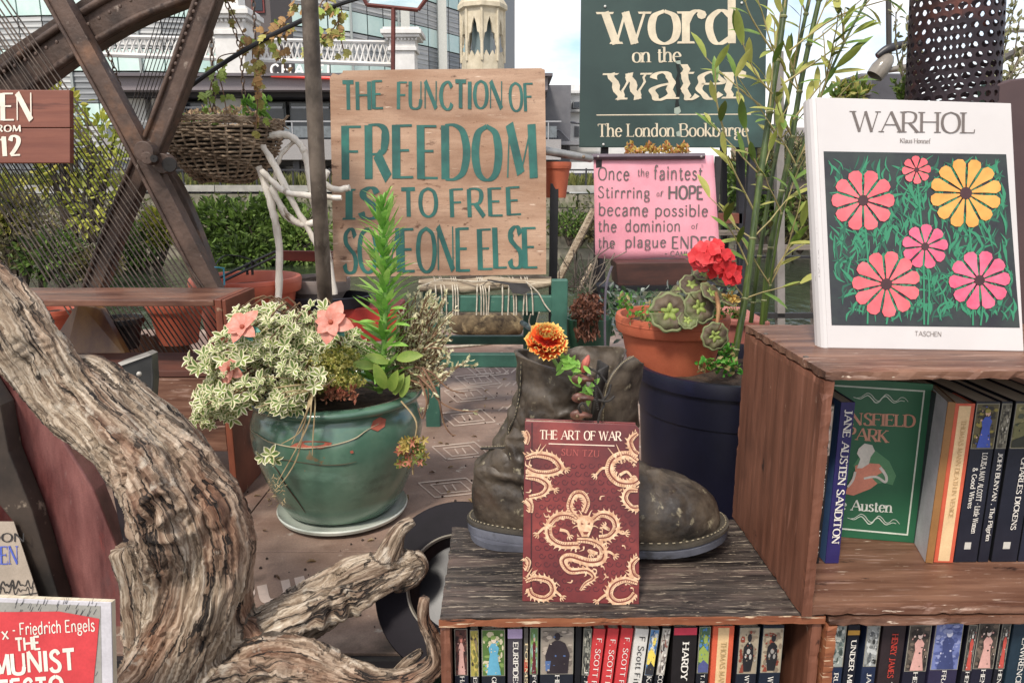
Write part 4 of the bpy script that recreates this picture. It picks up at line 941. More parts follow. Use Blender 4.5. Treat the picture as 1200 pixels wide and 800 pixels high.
for i in range(760):            # broad plain leaves and stems of a generic floral print
    u, v = rs.uniform(.03, .97), rs.uniform(.02, .9); a = rs.gauss(1.55, .55); l = rs.uniform(.05, .15); b = rs.gauss(0, .3)
    p = [(u, v), (u+l*.5*math.cos(a), v+l*.5*math.sin(a)), (u+l*math.cos(a+b), v+l*math.sin(a+b))]
    if any(not (.01 < x < .99 and .01 < y < .99) for x, y in p): continue
    stroke_px(mb, wp, [wpx(*q) for q in p], [.5, rs.uniform(1.5, 4.5), .3], off=.00035+.00004*(i % 12), mi=rs.choice((0, 0, 1)), k=3)
BL = [(.20, .72, 37, 0, 10), (.76, .77, 42, 1, 12), (.52, .46, 27, 2, 9), (.30, .24, 40, 0, 11), (.80, .27, 36, 2, 10), (.50, .90, 17, 0, 8)]
for i, (u, v, r, c_, n) in enumerate(BL):
    stroke_px(mb, wp, [wpx(u, v), wpx(u+.01, v*.5), wpx(u-.01, .01)], [2.2, 2], off=.0009+.00004*i, mi=0)
mb.build('printed_foliage', [mat('printed_green', '#2c7a58', rough=.4, bump=0), mat('printed_green_dark', '#1f5440', rough=.4, bump=0)], t)
fm = MB()
for j, (u, v, r, c_, n) in enumerate(BL):      # plain many rayed daisies
    x, y = wpx(u, v)
    for k in range(n):
        a = 2*math.pi*k/n+j*.3; w = math.pi/n*1.12; pts = []
        for q, ww in ((.12, .5), (.55, .82), (.85, .95), (.97, .6), (1.0, 0), (.97, -.6), (.85, -.95), (.55, -.82), (.12, -.5)):
            rr_ = r*q; pts.append((x+rr_*math.cos(a+w*ww*.8), y+rr_*.97*math.sin(a+w*ww*.8)))
        pts = [(min(p[0], wpx(.993, v)[0]), p[1]) for p in pts]
        fill_px(fm, wp, pts, .0014+.00002*k+.00001*j, c_)
    fill_px(fm, wp, [(x+r*.17*math.cos(q*.5), y+r*.17*math.sin(q*.5)) for q in range(13)], .002, 3)
fm.build('printed_flowers', [mat('print_coral', '#d0545c', '#dd6a70', scale=40, rough=.4, bump=0), mat('print_orange', '#c98a3f', '#dba052', scale=40, rough=.4, bump=0), mat('print_pink', '#c84a68', '#d86a84', scale=40, rough=.4, bump=0), flat('#3a1a20')], t)
mb = MB(); text_px(mb, 'WARHOL', wp, 999, 154.5, 1143, 156.5, 24, thick=.12, thin=.045, gap=.1); mb.build('title_lettering', flat('#5d5450'), t)
mb = MB(); text_px(mb, 'Klaus Honnef', wp, 1055, 167.5, 1090, 168.3, 5, thick=.14, thin=.08, gap=.12); mb.build('author_lettering', flat('#6b625e'), t); mb = MB(); text_px(mb, 'TASCHEN', wp, 1072, 393.5, 1103, 394.2, 5.5, thick=.12, thin=.1, serif=False, gap=.16)
mb.build('publisher_lettering', flat('#6b625e'), t)
mb = MB(); sp_ = Panel(wp(962, 407, -.010), wp(966, 407, -.004), wp(950, 150, -.010))
text_px(mb, 'ANDY WARHOL', sp_, 951.5, 222, 957.5, 330, 5, thick=.12, thin=.09, serif=False, gap=.2, off=.002); 
mb.build('spine_lettering', flat('#8a8482'), t)

# --- Communist manifesto, front left
cm_ = Panel(P(0, 700, .60), P(132, 706, .60), P(133, 830, .585))
t = thing('book', 'red and white manifesto book with a scribbled grey border, cut by the lower left corner', 'book', cm_(133, 830))
MB().slab([cm_(-110, 696), cm_(130, 705.5), cm_(133, 840), cm_(-110, 840)], -cm_.n*.0015).build('cover', flat('#b9b6ba', .45), t, bevel=.0005)
MB().slab([p-cm_.n*.0018 for p in (cm_(-109, 697.5), cm_(128.5, 707), cm_(131.5, 838), cm_(-109, 838))], -cm_.n*.008).build('pages', m_paper, t)
mb = MB(); fill_px(mb, cm_, [(-105, 701), (118, 709.5), (120, 835), (-105, 835)], .0003, 0)
rs = random.Random(3)
for i in range(420):
    x, y = rs.uniform(-100, 116), rs.uniform(703, 832); stroke_px(mb, cm_, [(x, y+3), (x+rs.uniform(2, 4), y-rs.uniform(2, 5))], [.7, .4], off=.0004+.00003*(i % 9), mi=1, k=2)
mb.build('hatched_print', palette('#8f8d86', '#36363a'), t)
mb = MB(); fill_px(mb, cm_, [(-100, 740), (-40, 716), (20, 716), (70, 715.5), (117, 724), (114, 760), (110, 800), (107, 835), (-100, 835)], .0009)
mb.build('red_field', flat('#bf3b3f', .5), t)
mb = MB(); ln = [('Karl Marx', -74, 756, 12, 747, 14, .14), ('- Friedrich Engels', 16, 743, 112, 738, 14, .14), ('THE', 20, 761.5, 49, 759, 15, .22), ('COMMUNIST', -66, 794, 90, 783, 24, .22), ('MANIFESTO', -62, 824, 76, 815, 24, .22)]
for s, x0, y0, x1, y1, h, tk in ln: text_px(mb, s, cm_, x0, y0, x1, y1, h, off=.0012, thick=tk, thin=tk*.75, serif=False, gap=.16, jit=.06)
mb.build('lettering', flat('#d8d3c6'), t)
# ============================================================ SIGNS
m_plyw = mat('bare_plywood', '#96745c', '#b99a82', scale=2.2, stretch=(1.2, 1, 9), rough=.75, bump=.35, dist=.001, spots=[('#7c5b46', 2.6, .57, .72, (1, 1, 5)), ('#c7ae98', 4, .6, .75, (1, 1, 7)), ('#5f4434', 14, .64, .7, (1, 1, 2.2)), ('#84644f', 1.9, .5, .66, (1, 1, 3)), ('#6b4d3b', 50, .64, .7, (1, 1, 1.4)), ('#8c6f5a', 30, .58, .7, (1, 1, 14)), ('#7a5a45', 1.6, .6, .75, (1, 1, 1.6)), ('#d3bda8', 26, .66, .71, (.5, 1, 6))], grit=.08)
m_green_ink = mat('green_brush_paint', '#174d48', '#2a6a60', scale=14, rough=.5, bump=.15, spots=[('#2f8472', 9, .6, .8, (1, 1, 1))])
FB = 1.93
pf = Panel(P(393, 326, FB), P(640, 323, FB), P(387, 84, FB+.05))
t = thing('plywood_sign', 'bare plywood sign about freedom in green brush capitals standing on the small chair', 'sign', pf(520, 324))
MB().slab([pf(405, 324), pf(405, 330), pf(393, 330), pf(391, 322), pf(386.5, 91), pf(390, 86), pf(397, 88), pf(401, 86), pf(402, 83), pf(480, 81.5), pf(560, 81), pf(634, 80), pf(638.5, 82), pf(640, 200), pf(640, 321.5), pf(520, 323)], -pf.n*.012).build('board', [m_plyw, mat('ply_edge', '#3f3028', '#6b5242', scale=20, rough=.9)], t)
mb = MB(); BK = dict(serif=False, jit=.05, eps=1e-4, off=.0008)
text_px(mb, 'THE', pf, 402, 129, 450, 128, 33, thick=.23, thin=.07, gap=.18, **BK); text_px(mb, 'FUNCTION', pf, 467, 127.5, 590, 128, 32, thick=.22, thin=.07, gap=.16, **BK); text_px(mb, 'OF', pf, 598, 131, 626, 130, 33, thick=.2, thin=.07, gap=.16, **BK)
text_px(mb, 'FREEDOM', pf, 405, 211, 628, 209, 63, thick=.26, thin=.045, gap=.2, **BK)
text_px(mb, 'IS', pf, 408, 257, 445, 257, 36, thick=.22, thin=.07, gap=.25, serif=True, jit=.05, eps=1e-4, off=.0008); text_px(mb, 'TO', pf, 471, 254, 513, 253, 33, thick=.2, thin=.08, gap=.18, **BK); text_px(mb, 'FREE', pf, 530, 255, 612, 252, 33, thick=.19, thin=.07, gap=.22, **BK)
text_px(mb, 'SOMEONE', pf, 404, 319, 552, 317, 51, thick=.2, thin=.06, gap=.1, **BK); text_px(mb, 'ELSE', pf, 563, 316, 631, 314, 48, thick=.24, thin=.05, gap=.1, **BK)
mb.build('lettering', m_green_ink, t)

YN = 2.5
pw = Panel(P(679, 173, YN), P(897, 173, YN), P(681, 0, YN+.03))
t = thing('name_sign', 'dark green metal name sign of the book barge with cream serif letters and a crack', 'sign', pw(790, 172))
m_gm = mat('green_sheet', '#1f332f', '#30453f', scale=2.2, rough=.42, bump=.1, spots=[('#3f5c57', 2.4, .58, .8, (1, 1, 1)), ('#10211f', 4, .62, .75, (1, 1, 1))], grit=.05)
MB().slab([pw(679, 172.5), pw(896.5, 173), pw(899, -40), pw(681.5, -40)], -pw.n*.012).build('panel', m_gm, t, bevel=.001)
m_crm = flat('#c9bda4', .5)
TM = dict(curve=9, thick=.155, thin=.05, eps=1e-4, off=.0008)
mb = MB(); text_px(mb, 'word', pw, 709, 52, 866, 51, 56, gap=.07, **TM); mb.build('lettering', m_crm, t)
mb = MB(); text_px(mb, 'on the', pw, 741.5, 73.5, 798, 73, 17, gap=.07, **TM); mb.build('lettering', m_crm, t)
mb = MB(); text_px(mb, 'water', pw, 716, 117, 874, 115.5, 46, gap=.07, warp=lambda x, y: (x+.035*math.sin(y*19), y), **TM); mb.build('lettering', m_crm, t)
mb = MB(); text_px(mb, 'The London Bookbarge', pw, 701, 160.5, 877, 160, 15, gap=.1, **TM); mb.build('lettering', m_crm, t)
mb = MB(); stroke_px(mb, pw, [(699, 135), (880, 134)], 1.2, k=2); mb.build('rule_line', m_crm, t)
for q in ((709, 8), (869, 4), (707, 169.5), (867, 169.5)): MB().ball(pw(*q, .002), .0042, 8, 6).build('bolt', flat('#c9c9c4', .35), t)
mb = MB(); fill_px(mb, pw, [(793, 68), (797, 70), (796, 78), (798, 84), (796, 92), (798, 104), (795, 118), (797, 130), (792, 133), (791, 124), (793, 108), (791, 96), (794, 86), (792, 76)], .0014); mb.build('crack', flat('#0c1412', .8), t)
for q in ([(790, 127), (796, 125), (798, 131), (794, 135), (790, 133)], [(792, 155), (797, 153), (798, 160), (793, 160)], [(791, 72), (797, 71), (798, 76), (793, 75)]): mb = MB(); fill_px(mb, pw, q, .0017); mb.build('chipped_paint', flat('#8f9a8e', .8), t)
for px in (703, 868):      # posts carrying the name sign
    MB().span(P(px, 400, YN+.03).x-.012, P(px, 400, YN+.03).x+.012, YN+.03, YN+.055, DZ, pw(px, 0).z).build('post', flat('#23242a', .5), t)

YK = 2.3
pk = Panel(P(697, 300, YK), P(843, 303, YK), P(695, 183, YK+.02))
t = thing('cloth_sign', 'pink painted cloth banner with a grey hand lettered quotation under the name sign', 'sign', pk(770, 302))
m_pink = mat('pink_paint', '#d68a99', '#eaabb8', scale=3, rough=.8, bump=.2, dist=.002, spots=[('#b5626f', 5, .6, .8, (1, 1, 1)), ('#dca0ac', 9, .62, .8, (1, 1, 1))], grit=.04)
N1, N2 = 22, 12; vs = []
for j in range(N2+1):
    for i in range(N1+1):
        u, v = i/N1, j/N2; x = (695.5+2*v)*(1-u)+(836+8*v)*u; y = (184+118*v+(1.8*math.sin(u*7) if j == N2 else 0))*(1-u)+(182+122*v+(1.2*math.sin(u*9) if j == N2 else 0))*u
        vs.append(pk(x, y, .0007*math.sin(u*9+v*2)+.0008*math.sin(v*5-u*3)))
MB().add(vs, [(j*(N1+1)+i, j*(N1+1)+i+1, (j+1)*(N1+1)+i+1, (j+1)*(N1+1)+i) for j in range(N2) for i in range(N1)]).build('cloth', m_pink, t, smooth=True, angle=180).modifiers.new('thick', 'SOLIDIFY').thickness = .002
mb = MB(); PK = dict(serif=False, jit=.04, eps=1e-4, off=.0042)
def pl(s, x0, x1, y, h, th=.13, tn=.09): text_px(mb, s, pk, x0, y, x1, y+.5, h, thick=th, thin=tn, gap=.2, **PK)
pl('Once', 701, 737, 211, 15); pl('the', 747, 760, 206, 8); pl('faintest', 766, 823, 210, 15)
pl('Stirrring', 701, 761, 232, 13); pl('o', 769, 772, 230, 6); pl('f', 773, 776, 230, 6); pl('HOPE', 784, 824, 233, 15, .22, .12)
pl('became', 702, 759, 252.5, 14); pl('possible', 768, 829, 253, 13)
pl('the', 701, 722, 271, 13); pl('dominion', 733, 797, 271, 13); pl('of', 810, 817, 268, 6)
pl('the', 701, 720, 290, 12); pl('plague', 733, 780, 289, 12); pl('ENDED', 788, 840, 291, 14, .17, .1); pl('~ CAMUS', 779, 813, 300, 6, .16, .12)
mb.build('lettering', flat('#5f5a58', .7), t)
mb = MB()
for p in ((770, 181, 4), (752, 216, 2), (831, 256, 3)): pass
mb.tube([P(693, 184, YK+.01), P(826, 183, YK+.01)], .009, 4); mb.build('top_bar', flat('#5b5058', .5), t)
for q in (701, 822): MB().ball(P(q, 183.5, YK-.004), .0035, 6, 4).build('screw', flat('#a9a4a0', .4), t)
# frame of the pink banner down to the deck
for q in (699, 835): MB().span(P(q, 300, YK+.02).x-.009, P(q, 300, YK+.02).x+.009, YK+.015, YK+.03, DZ, P(q, 183, YK).z).build('frame_post', flat('#2b2729', .6), t)

YO = 1.5
po = Panel(P(0, 191, YO), P(82, 191, YO), P(0, 106, YO+.01))
t = thing('opening_sign', 'red brown two plank sign with white opening hours hung on the iron frame', 'sign', po(40, 191))
m_os = mat('red_brown_sign', '#67382c', '#84503f', scale=2.6, stretch=(1, 1, 16), rough=.6, bump=.4, dist=.001, spots=[('#4c2720', 5, .6, .72, (1.2, 1, 14))])
MB().slab([po(-70, 191), po(82, 191), po(82, 150.6), po(-70, 150.6)], -po.n*.014).build('plank', m_os, t, bevel=.0012)
MB().slab([po(-70, 149.6), po(82, 149.6), po(81.5, 105.5), po(-70, 105.5)], -po.n*.014).build('plank', m_os, t, bevel=.0012)
mb = MB(); text_px(mb, 'OPEN', po, -36, 142, 40, 141, 32, thick=.24, thin=.06, gap=.12, off=.001, serif=False, eps=1e-4); mb.build('lettering', flat('#ddd3c4', .6), t)
mb = MB(); text_px(mb, 'FROM', po, -10, 154.5, 25, 154.5, 7.5, thick=.22, thin=.12, gap=.18, off=.001, serif=False, eps=1e-4); mb.build('lettering', flat('#ddd3c4', .6), t); mb = MB(); text_px(mb, '12', po, 2, 183.5, 25, 182, 23, thick=.26, thin=.09, gap=.16, off=.001, serif=False, eps=1e-4)
mb.build('lettering', flat('#ddd3c4', .6), t)
# lighter cracked ends and a hanging hook
MB().tube([P(-20, 104, YO), P(-22, 60, YO+.02), P(-24, 20, YO+.05)], .003, 6).build('hanging_wire', flat('#2c2624', .5), t)

# ============================================================ DRIFTWOOD
def voxel_blend(mb, vox, smooth_it, extra=None):
    me = mb.mesh('tmp', []); o = bpy.data.objects.new('tmp', me); COL.objects.link(o)
    m = o.modifiers.new('r', 'REMESH'); m.mode = 'VOXEL'; m.voxel_size = vox
    s_ = o.modifiers.new('s', 'SMOOTH'); s_.iterations = smooth_it; s_.factor = .5
    dg = bpy.context.evaluated_depsgraph_get(); dg.update()
    nm = bpy.data.meshes.new_from_object(o.evaluated_get(dg)); bpy.data.objects.remove(o)
    return nm
def wood_limbs():
    """limbs as (pixel x, pixel y, depth, radius in px)"""
    return [
     [(-60, 300, .80, 40), (-8, 350, .79, 42), (30, 400, .78, 46), (75, 455, .78, 50), (130, 500, .77, 56), (185, 545, .77, 64), (222, 600, .77, 76), (234, 650, .78, 78), (232, 710, .78, 76), (222, 760, .78, 84), (195, 820, .78, 84), (190, 880, .78, 100)],
     [(70, 440, .80, 22), (112, 430, .81, 22), (160, 470, .80, 30), (215, 520, .80, 34), (255, 580, .80, 30), (275, 640, .80, 24)],
     [(225, 800, .80, 60), (285, 762, .80, 50), (340, 728, .81, 40), (388, 700, .83, 37), (425, 680, .84, 33), (455, 668, .85, 27), (482, 660, .86, 20)],
     [(440, 672, .85, 24), (457, 645, .85, 18), (467, 622, .85, 12), (484, 609, .86, 8)],
     [(470, 662, .86, 17), (488, 656, .86, 13), (494, 668, .86, 9), (480, 682, .85, 10), (462, 688, .85, 8)],
     [(240, 830, .76, 66), (300, 795, .76, 56), (350, 785, .76, 44), (395, 795, .755, 32), (440, 803, .75, 23), (478, 798, .75, 18), (510, 775, .75, 15), (507, 750, .75, 12), (497, 725, .75, 10), (499, 699, .75, 9)],
     [(462, 792, .78, 9), (478, 775, .78, 9), (494, 762, .78, 6)],
     [(300, 740, .79, 26), (318, 762, .78, 30), (340, 800, .77, 30)],
     [(150, 640, .77, 24), (168, 700, .77, 26), (175, 770, .77, 30), (160, 840, .77, 50)],
    ]
def build_driftwood():
    mb = MB(); segs = []
    for li, L in enumerate(wood_limbs()):
        pts = [P(a, b, Y) for a, b, Y, r in L]; rr_ = [S(Y, r, b)*(.86 if li == 0 else .92) for a, b, Y, r in L]
        n = len(pts); K = 9; cp = cat(pts, K); cr_ = [float(np.interp(i/K, range(n), rr_)) for i in range(len(cp))]
        x = None; s_ = 0; fr = []
        for i, p in enumerate(cp):
            d = (cp[min(i+1, len(cp)-1)]-cp[max(i-1, 0)]).normalized()
            x = basis(d)[0] if x is None else (x-d*x.dot(d)).normalized()
            fr.append((d, x.copy(), d.cross(x).normalized()))
        big = rr_[0] > .02 and li in (0, 2, 5)
        if big:             # several twisted strands that leave deep fissures between them
            mb.tube(cp, [r*.72 for r in cr_], 14)
            ns = 5 if li == 0 else 4; tw = 3.2 if li == 0 else 5
            for k in range(ns):
                a0 = 2*math.pi*k/ns+li; q = []; qr = []; u = 0
                for i, p in enumerate(cp):
                    if i: u += (cp[i]-cp[i-1]).length
                    a = a0+tw*u+.5*math.sin(u*14+k*2); r = cr_[i]
                    q.append(p+(fr[i][1]*math.cos(a)+fr[i][2]*math.sin(a))*r*.50); qr.append(r*(.47+.07*math.sin(u*21+k*1.7)))
                mb.tube(q, qr, 12)
        else: mb.tube(cp, cr_, 14, squash=.86 if li != 1 else .7)
        for i in range(len(cp)-1):
            segs.append((cp[i], cp[i+1], s_, (cp[i+1]-cp[i]).length, li, cr_[i], fr[i], fr[i+1])); s_ += segs[-1][3]
    me = voxel_blend(mb, .0025, 3)
    n = len(me.vertices); co = np.empty(n*3); me.vertices.foreach_get('co', co); co = co.reshape(-1, 3)
    nr = np.empty(n*3); me.vertices.foreach_get('normal', nr); nr = nr.reshape(-1, 3)
    A = np.array([s[0] for s in segs]); B = np.array([s[1] for s in segs]); S0 = np.array([s[2] for s in segs]); Ln = np.array([s[3] for s in segs]); LI = np.array([s[4] for s in segs]); RR = np.array([s[5] for s in segs])
    best = np.full(n, 1e9); idx = np.zeros(n, int); tt = np.zeros(n)
    for k in range(len(segs)):
        ab = B[k]-A[k]; t_ = np.clip(((co-A[k])@ab)/(ab@ab), 0, 1); d = np.linalg.norm(co-A[k]-t_[:, None]*ab, axis=1)/RR[k]
        m_ = d < best; best[m_] = d[m_]; idx[m_] = k; tt[m_] = t_[m_]
    X0 = np.array([s[6][1] for s in segs]); X1 = np.array([s[7][1] for s in segs]); Y0 = np.array([s[6][2] for s in segs]); Y1 = np.array([s[7][2] for s in segs])
    Xv = X0[idx]*(1-tt[:, None])+X1[idx]*tt[:, None]; Yv = Y0[idx]*(1-tt[:, None])+Y1[idx]*tt[:, None]
    rel = co-(A[idx]+(B[idx]-A[idx])*tt[:, None]); th = np.arctan2((rel*Yv).sum(1), (rel*Xv).sum(1)); s_ = S0[idx]+Ln[idx]*tt; li = LI[idx]; r_ = np.maximum(RR[idx], .008)
    # ease the along-grain coordinate so the grain wanders like real fibre
    g = np.stack([s_, np.cos(th-s_*3.2)*r_, np.sin(th-s_*3.2)*r_], 1)+li[:, None]*.37
    disp = np.empty(n); knot = [P(218, 612, .715), P(250, 600, .72), P(192, 606, .71), P(400, 715, .80), P(300, 790, .72)]
    for i in range(n):
        a, b, c = g[i]; p = Vector(co[i])
        w = noise.noise(p*14)*.016
        big = noise.noise(Vector((a*7, b*34+w*30, c*34)))              # long flutes
        v = Vector((a*13, (b+w)*120, (c+w)*120)); rid = 1-abs(noise.noise(v))*2   # ridges along the grain
        f = noise.noise(Vector((a*35, (b+w)*330, (c+w)*330)))
        lump = noise.noise(p*26)
        sc = min(1.0, r_[i]/.035)
        cr3 = abs(noise.noise(Vector((a*6+3, (b+w)*42, (c+w)*42))))
        crack = max(0, 1-cr3/.06)*.0055*sc*(1 if noise.noise(Vector((a*9, b*12, c*12+5))) > -.08 else .15)
        kn = noise.noise(Vector((a*22, b*46, c*46+9)))
        h = -crack+max(0, kn-.3)*.007*sc+big*.006*sc+(rid-.62)*.0042*sc+f*.0013*sc+lump*.003*sc
        for q in knot:
            d = (p-q).length
            if d < .045: h += .009*(1-d/.045)*math.sin(d*300+noise.noise(p*60)*3)
        disp[i] = h
    co2 = co+nr*disp[:, None]
    me.vertices.foreach_set('co', co2.ravel())
    at = me.attributes.new('grain', 'FLOAT_VECTOR', 'POINT'); at.data.foreach_set('vector', g.ravel())
    me.polygons.foreach_set('use_smooth', [True]*len(me.polygons)); me.name = 'driftwood'; me.update()
    return me
def drift_material():
    m = bpy.data.materials.new('weathered_driftwood'); m.use_nodes = True; n, l = m.node_tree.nodes, m.node_tree.links; b = n['Principled BSDF']
    at = n.new('ShaderNodeAttribute'); at.attribute_name = 'grain'; tcn = n.new('ShaderNodeTexCoord')
    wob = n.new('ShaderNodeTexNoise'); wob.inputs['Scale'].default_value = 26; wob.inputs['Detail'].default_value = 3; l.new(tcn.outputs['Object'], wob.inputs['Vector'])
    ma = n.new('ShaderNodeVectorMath'); ma.operation = 'MULTIPLY_ADD'; l.new(wob.outputs['Color'], ma.inputs[0]); ma.inputs[1].default_value = (.02, .012, .012); l.new(at.outputs['Vector'], ma.inputs[2])
    def nz_(st, sc=1, det=8, ro=.62, src=None):
        mp_n = n.new('ShaderNodeMapping'); mp_n.inputs['Scale'].default_value = st; l.new(src or ma.outputs[0], mp_n.inputs[0])
        t = n.new('ShaderNodeTexNoise'); t.inputs['Scale'].default_value = sc; t.inputs['Detail'].default_value = det; t.inputs['Roughness'].default_value = ro; l.new(mp_n.outputs[0], t.inputs['Vector']); return t.outputs[0]
    def ramp(src, stops):
        r = n.new('ShaderNodeValToRGB'); e = r.color_ramp.elements
        while len(e) < len(stops): e.new(.5)
        for k, (p, c) in enumerate(stops): e[k].position = p; e[k].color = hx(c) if isinstance(c, str) else (c, c, c, 1)
        l.new(src, r.inputs[0]); return r.outputs[0]
    def mixc(f, a, c):
        x = n.new('ShaderNodeMixRGB'); l.new(f, x.inputs[0]); l.new(a, x.inputs[1])
        if isinstance(c, str): x.inputs[2].default_value = hx(c)
        else: l.new(c, x.inputs[2])
        return x.outputs[0]
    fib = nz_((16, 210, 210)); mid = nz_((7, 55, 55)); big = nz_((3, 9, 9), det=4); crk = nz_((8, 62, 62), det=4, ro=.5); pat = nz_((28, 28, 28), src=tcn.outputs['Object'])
    grey = ramp(fib, [(.3, '#4a3a2d'), (.44, '#867460'), (.56, '#b2a28e'), (.72, '#d8ccba')]); brown = ramp(fib, [(.3, '#2a1c14'), (.48, '#5a4434'), (.6, '#86705c'), (.75, '#a8937c')])
    c = mixc(ramp(mid, [(.36, 0.0), (.52, 1.0)]), brown, grey)
    c = mixc(ramp(big, [(.5, 0.0), (.68, .8)]), c, ramp(fib, [(.3, '#402417'), (.5, '#754a33'), (.7, '#a37a5c')]))
    c = mixc(ramp(pat, [(.6, 0.0), (.68, .8)]), c, '#bdb2a2')
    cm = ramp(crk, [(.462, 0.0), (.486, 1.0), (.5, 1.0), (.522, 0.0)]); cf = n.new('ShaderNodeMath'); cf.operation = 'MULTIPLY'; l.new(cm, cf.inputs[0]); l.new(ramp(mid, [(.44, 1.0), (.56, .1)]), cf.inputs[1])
    c = mixc(cf.outputs[0], c, '#1a120d'); l.new(c, b.inputs['Base Color']); b.inputs['Roughness'].default_value = .8  # crack bands coloured dark to stand for the shade inside them
    h = n.new('ShaderNodeMath'); h.operation = 'MULTIPLY_ADD'; l.new(cf.outputs[0], h.inputs[0]); h.inputs[1].default_value = -.9; l.new(fib, h.inputs[2])
    h2 = n.new('ShaderNodeMath'); h2.operation = 'ADD'; l.new(h.outputs[0], h2.inputs[0]); l.new(mid, h2.inputs[1])
    bu = n.new('ShaderNodeBump'); bu.inputs['Strength'].default_value = 1; bu.inputs['Distance'].default_value = .0045; l.new(h2.outputs[0], bu.inputs['Height']); l.new(bu.outputs[0], b.inputs['Normal'])
    return m
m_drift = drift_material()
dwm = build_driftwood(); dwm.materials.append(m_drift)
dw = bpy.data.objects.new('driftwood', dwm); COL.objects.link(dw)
tag(dw, 'large twisted grey brown driftwood trunk with a forked branch in the left foreground', 'driftwood')

# ============================================================ BOOT
def boot():
    base = PZ(549, 656, zs); toe = PZ(852, 640, zs)          # heel back and toe tip on the crate
    ax = Vector((PZ(853, 668, zs)-PZ(560, 650, zs))); ax.z = 0; L = ax.length; ax.normalize(); ay = Vector((-ax.y, ax.x, 0))
    org = PZ(549, 640, zs)+ay*.035; L = .318
    t = thing('boot', 'old olive grey leather work boot planted with a flower, standing on the dark crate', 'boot', org)
    def W(x, y, z): return org+ax*x+ay*y+Vector((0, 0, z))
    m_lea = mat('worn_leather', '#2c2621', '#574c3f', scale=22, rough=.5, bump=.8, bscale=60, dist=.002, rv=.16, spots=[('#7a6f60', 9, .5, .78, (1, 1, 1)), ('#1c1a18', 14, .55, .72, (1, 1, 1)), ('#8f866f', 70, .62, .72, (1, 1, 1)), ('#4c382a', 7, .58, .75, (1, 1, 1))])
    m_sole = mat('grey_rubber', '#3b3d46', '#5d5f69', scale=20, rough=.7, bump=.3, spots=[('#23221f', 22, .58, .7, (1, 1, 2))])
    # rows of the upper: z, back x, front x, half width, front roundness
    rows = [(.026, .006, .312, .05), (.034, .002, .315, .054), (.045, .0, .316, .056), (.058, .0, .313, .055), (.07, .0, .305, .053), (.08, .001, .292, .05), (.0885, .003, .272, .047), (.095, .005, .25, .044),
            (.102, .008, .226, .042), (.112, .016, .204, .041), (.125, .026, .188, .041), (.142, .038, .176, .042), (.16, .048, .172, .045), (.178, .05, .172, .049), (.198, .057, .175, .052), (.218, .06, .18, .055), (.236, .06, .186, .057), (.246, .059, .19, .058)]
    NT = 56; vs = []; fs = []
    for j, (z, xb, xf, w) in enumerate(rows):
        xm = xb+(xf-xb)*(.28 if z < .1 else .5)
        for k in range(NT):
            a = 2*math.pi*k/NT; c, s = math.cos(a), math.sin(a)
            if z < .12:      # long foot with a broad toe and a narrower waist
                x = xb+(xf-xb)*(1+ (abs(c)**.8)*(1 if c > 0 else -1))/2; u = (x-xb)/(xf-xb)
                ww = w*(.78+.3*math.sin(max(0, u-.25)*math.pi*.95)) if z < .095 else w
                y = ww*(abs(s)**.75)*(1 if s > 0 else -1)
            else:
                x = (xb+xf)/2+(xf-xb)/2*c; y = w*s
            if z > .2: x += .004*math.sin(a*3+1); y += .004*math.sin(a*2)+.0
            top = 0
            if j == len(rows)-1: top = .006*math.sin(a*2.2+.6)+(-.012 if abs(a-math.pi*1.5) < .6 else 0)*0
            fold = .0035*math.sin(z*230+a*2)*(1 if .1 < z < .2 else 0)+.003*math.sin(z*150+a*5)*(1 if z > .13 else 0)
            if .02 < z < .1 and x > .17: fold += .0022*math.sin(x*260+z*90)*max(0, 1-abs(x-.2)/.05)
            y += .0025*math.sin(z*120+x*70)*(1 if z > .1 else .3)
            vs.append(W(x+fold, y, z+top))
    gap = [k for k in range(NT) if math.cos(2*math.pi*k/NT-R(-36)) > .87]    # throat opening towards the camera side of the front
    for j in range(len(rows)-1):
        for k in range(NT):
            if rows[j][0] > .135 and k in gap: continue
            fs.append((j*NT+k, j*NT+(k+1) % NT, (j+1)*NT+(k+1) % NT, (j+1)*NT+k))
    up = MB().add(vs, fs); o = up.build('upper', m_lea, t, smooth=True, angle=180)
    sb = o.modifiers.new('sub', 'SUBSURF'); sb.levels = 2; sb.render_levels = 2
    so = o.modifiers.new('thick', 'SOLIDIFY'); so.thickness = .0035; so.offset = -1
    tx = bpy.data.textures.new('leather_creases', 'CLOUDS'); tx.noise_scale = .028
    dm = o.modifiers.new('creases', 'DISPLACE'); dm.texture = tx; dm.strength = .0045; dm.mid_level = .5
    cv = o.vertex_groups.new(name='ankle'); cv.add([j*NT+k for j in range(8, 15) for k in range(NT)], 1.0, 'REPLACE'); cv.add([j*NT+k for j in (6, 7, 15) for k in range(NT)], .5, 'REPLACE')
    tw = bpy.data.textures.new('bend_folds', 'MARBLE'); tw.noise_scale = .05; tw.turbulence = 9; tw.noise_depth = 2; tw.marble_type = 'SHARP'; ob = o.modifiers.new('folds', 'DISPLACE'); ob.texture = tw; ob.strength = -.0085; ob.mid_level = .5; ob.vertex_group = 'ankle'
    tx2 = bpy.data.textures.new('fine_creases', 'CLOUDS'); tx2.noise_scale = .008; tx2.noise_depth = 3; dm2 = o.modifiers.new('fine', 'DISPLACE'); dm2.texture = tx2; dm2.strength = .0012; dm2.mid_level = .5; sb.levels = sb.render_levels = 3
    # flared flap on the right of the throat
    LE = [(739, 417, .815), (726, 425, .805), (714, 440, .80), (707, 456, .80), (704, 475, .805), (703, 500, .82)]; RE = [(751, 424, .84), (749, 440, .84), (746, 456, .84), (744, 472, .84), (745, 488, .84), (747, 500, .845)]
    fl = []
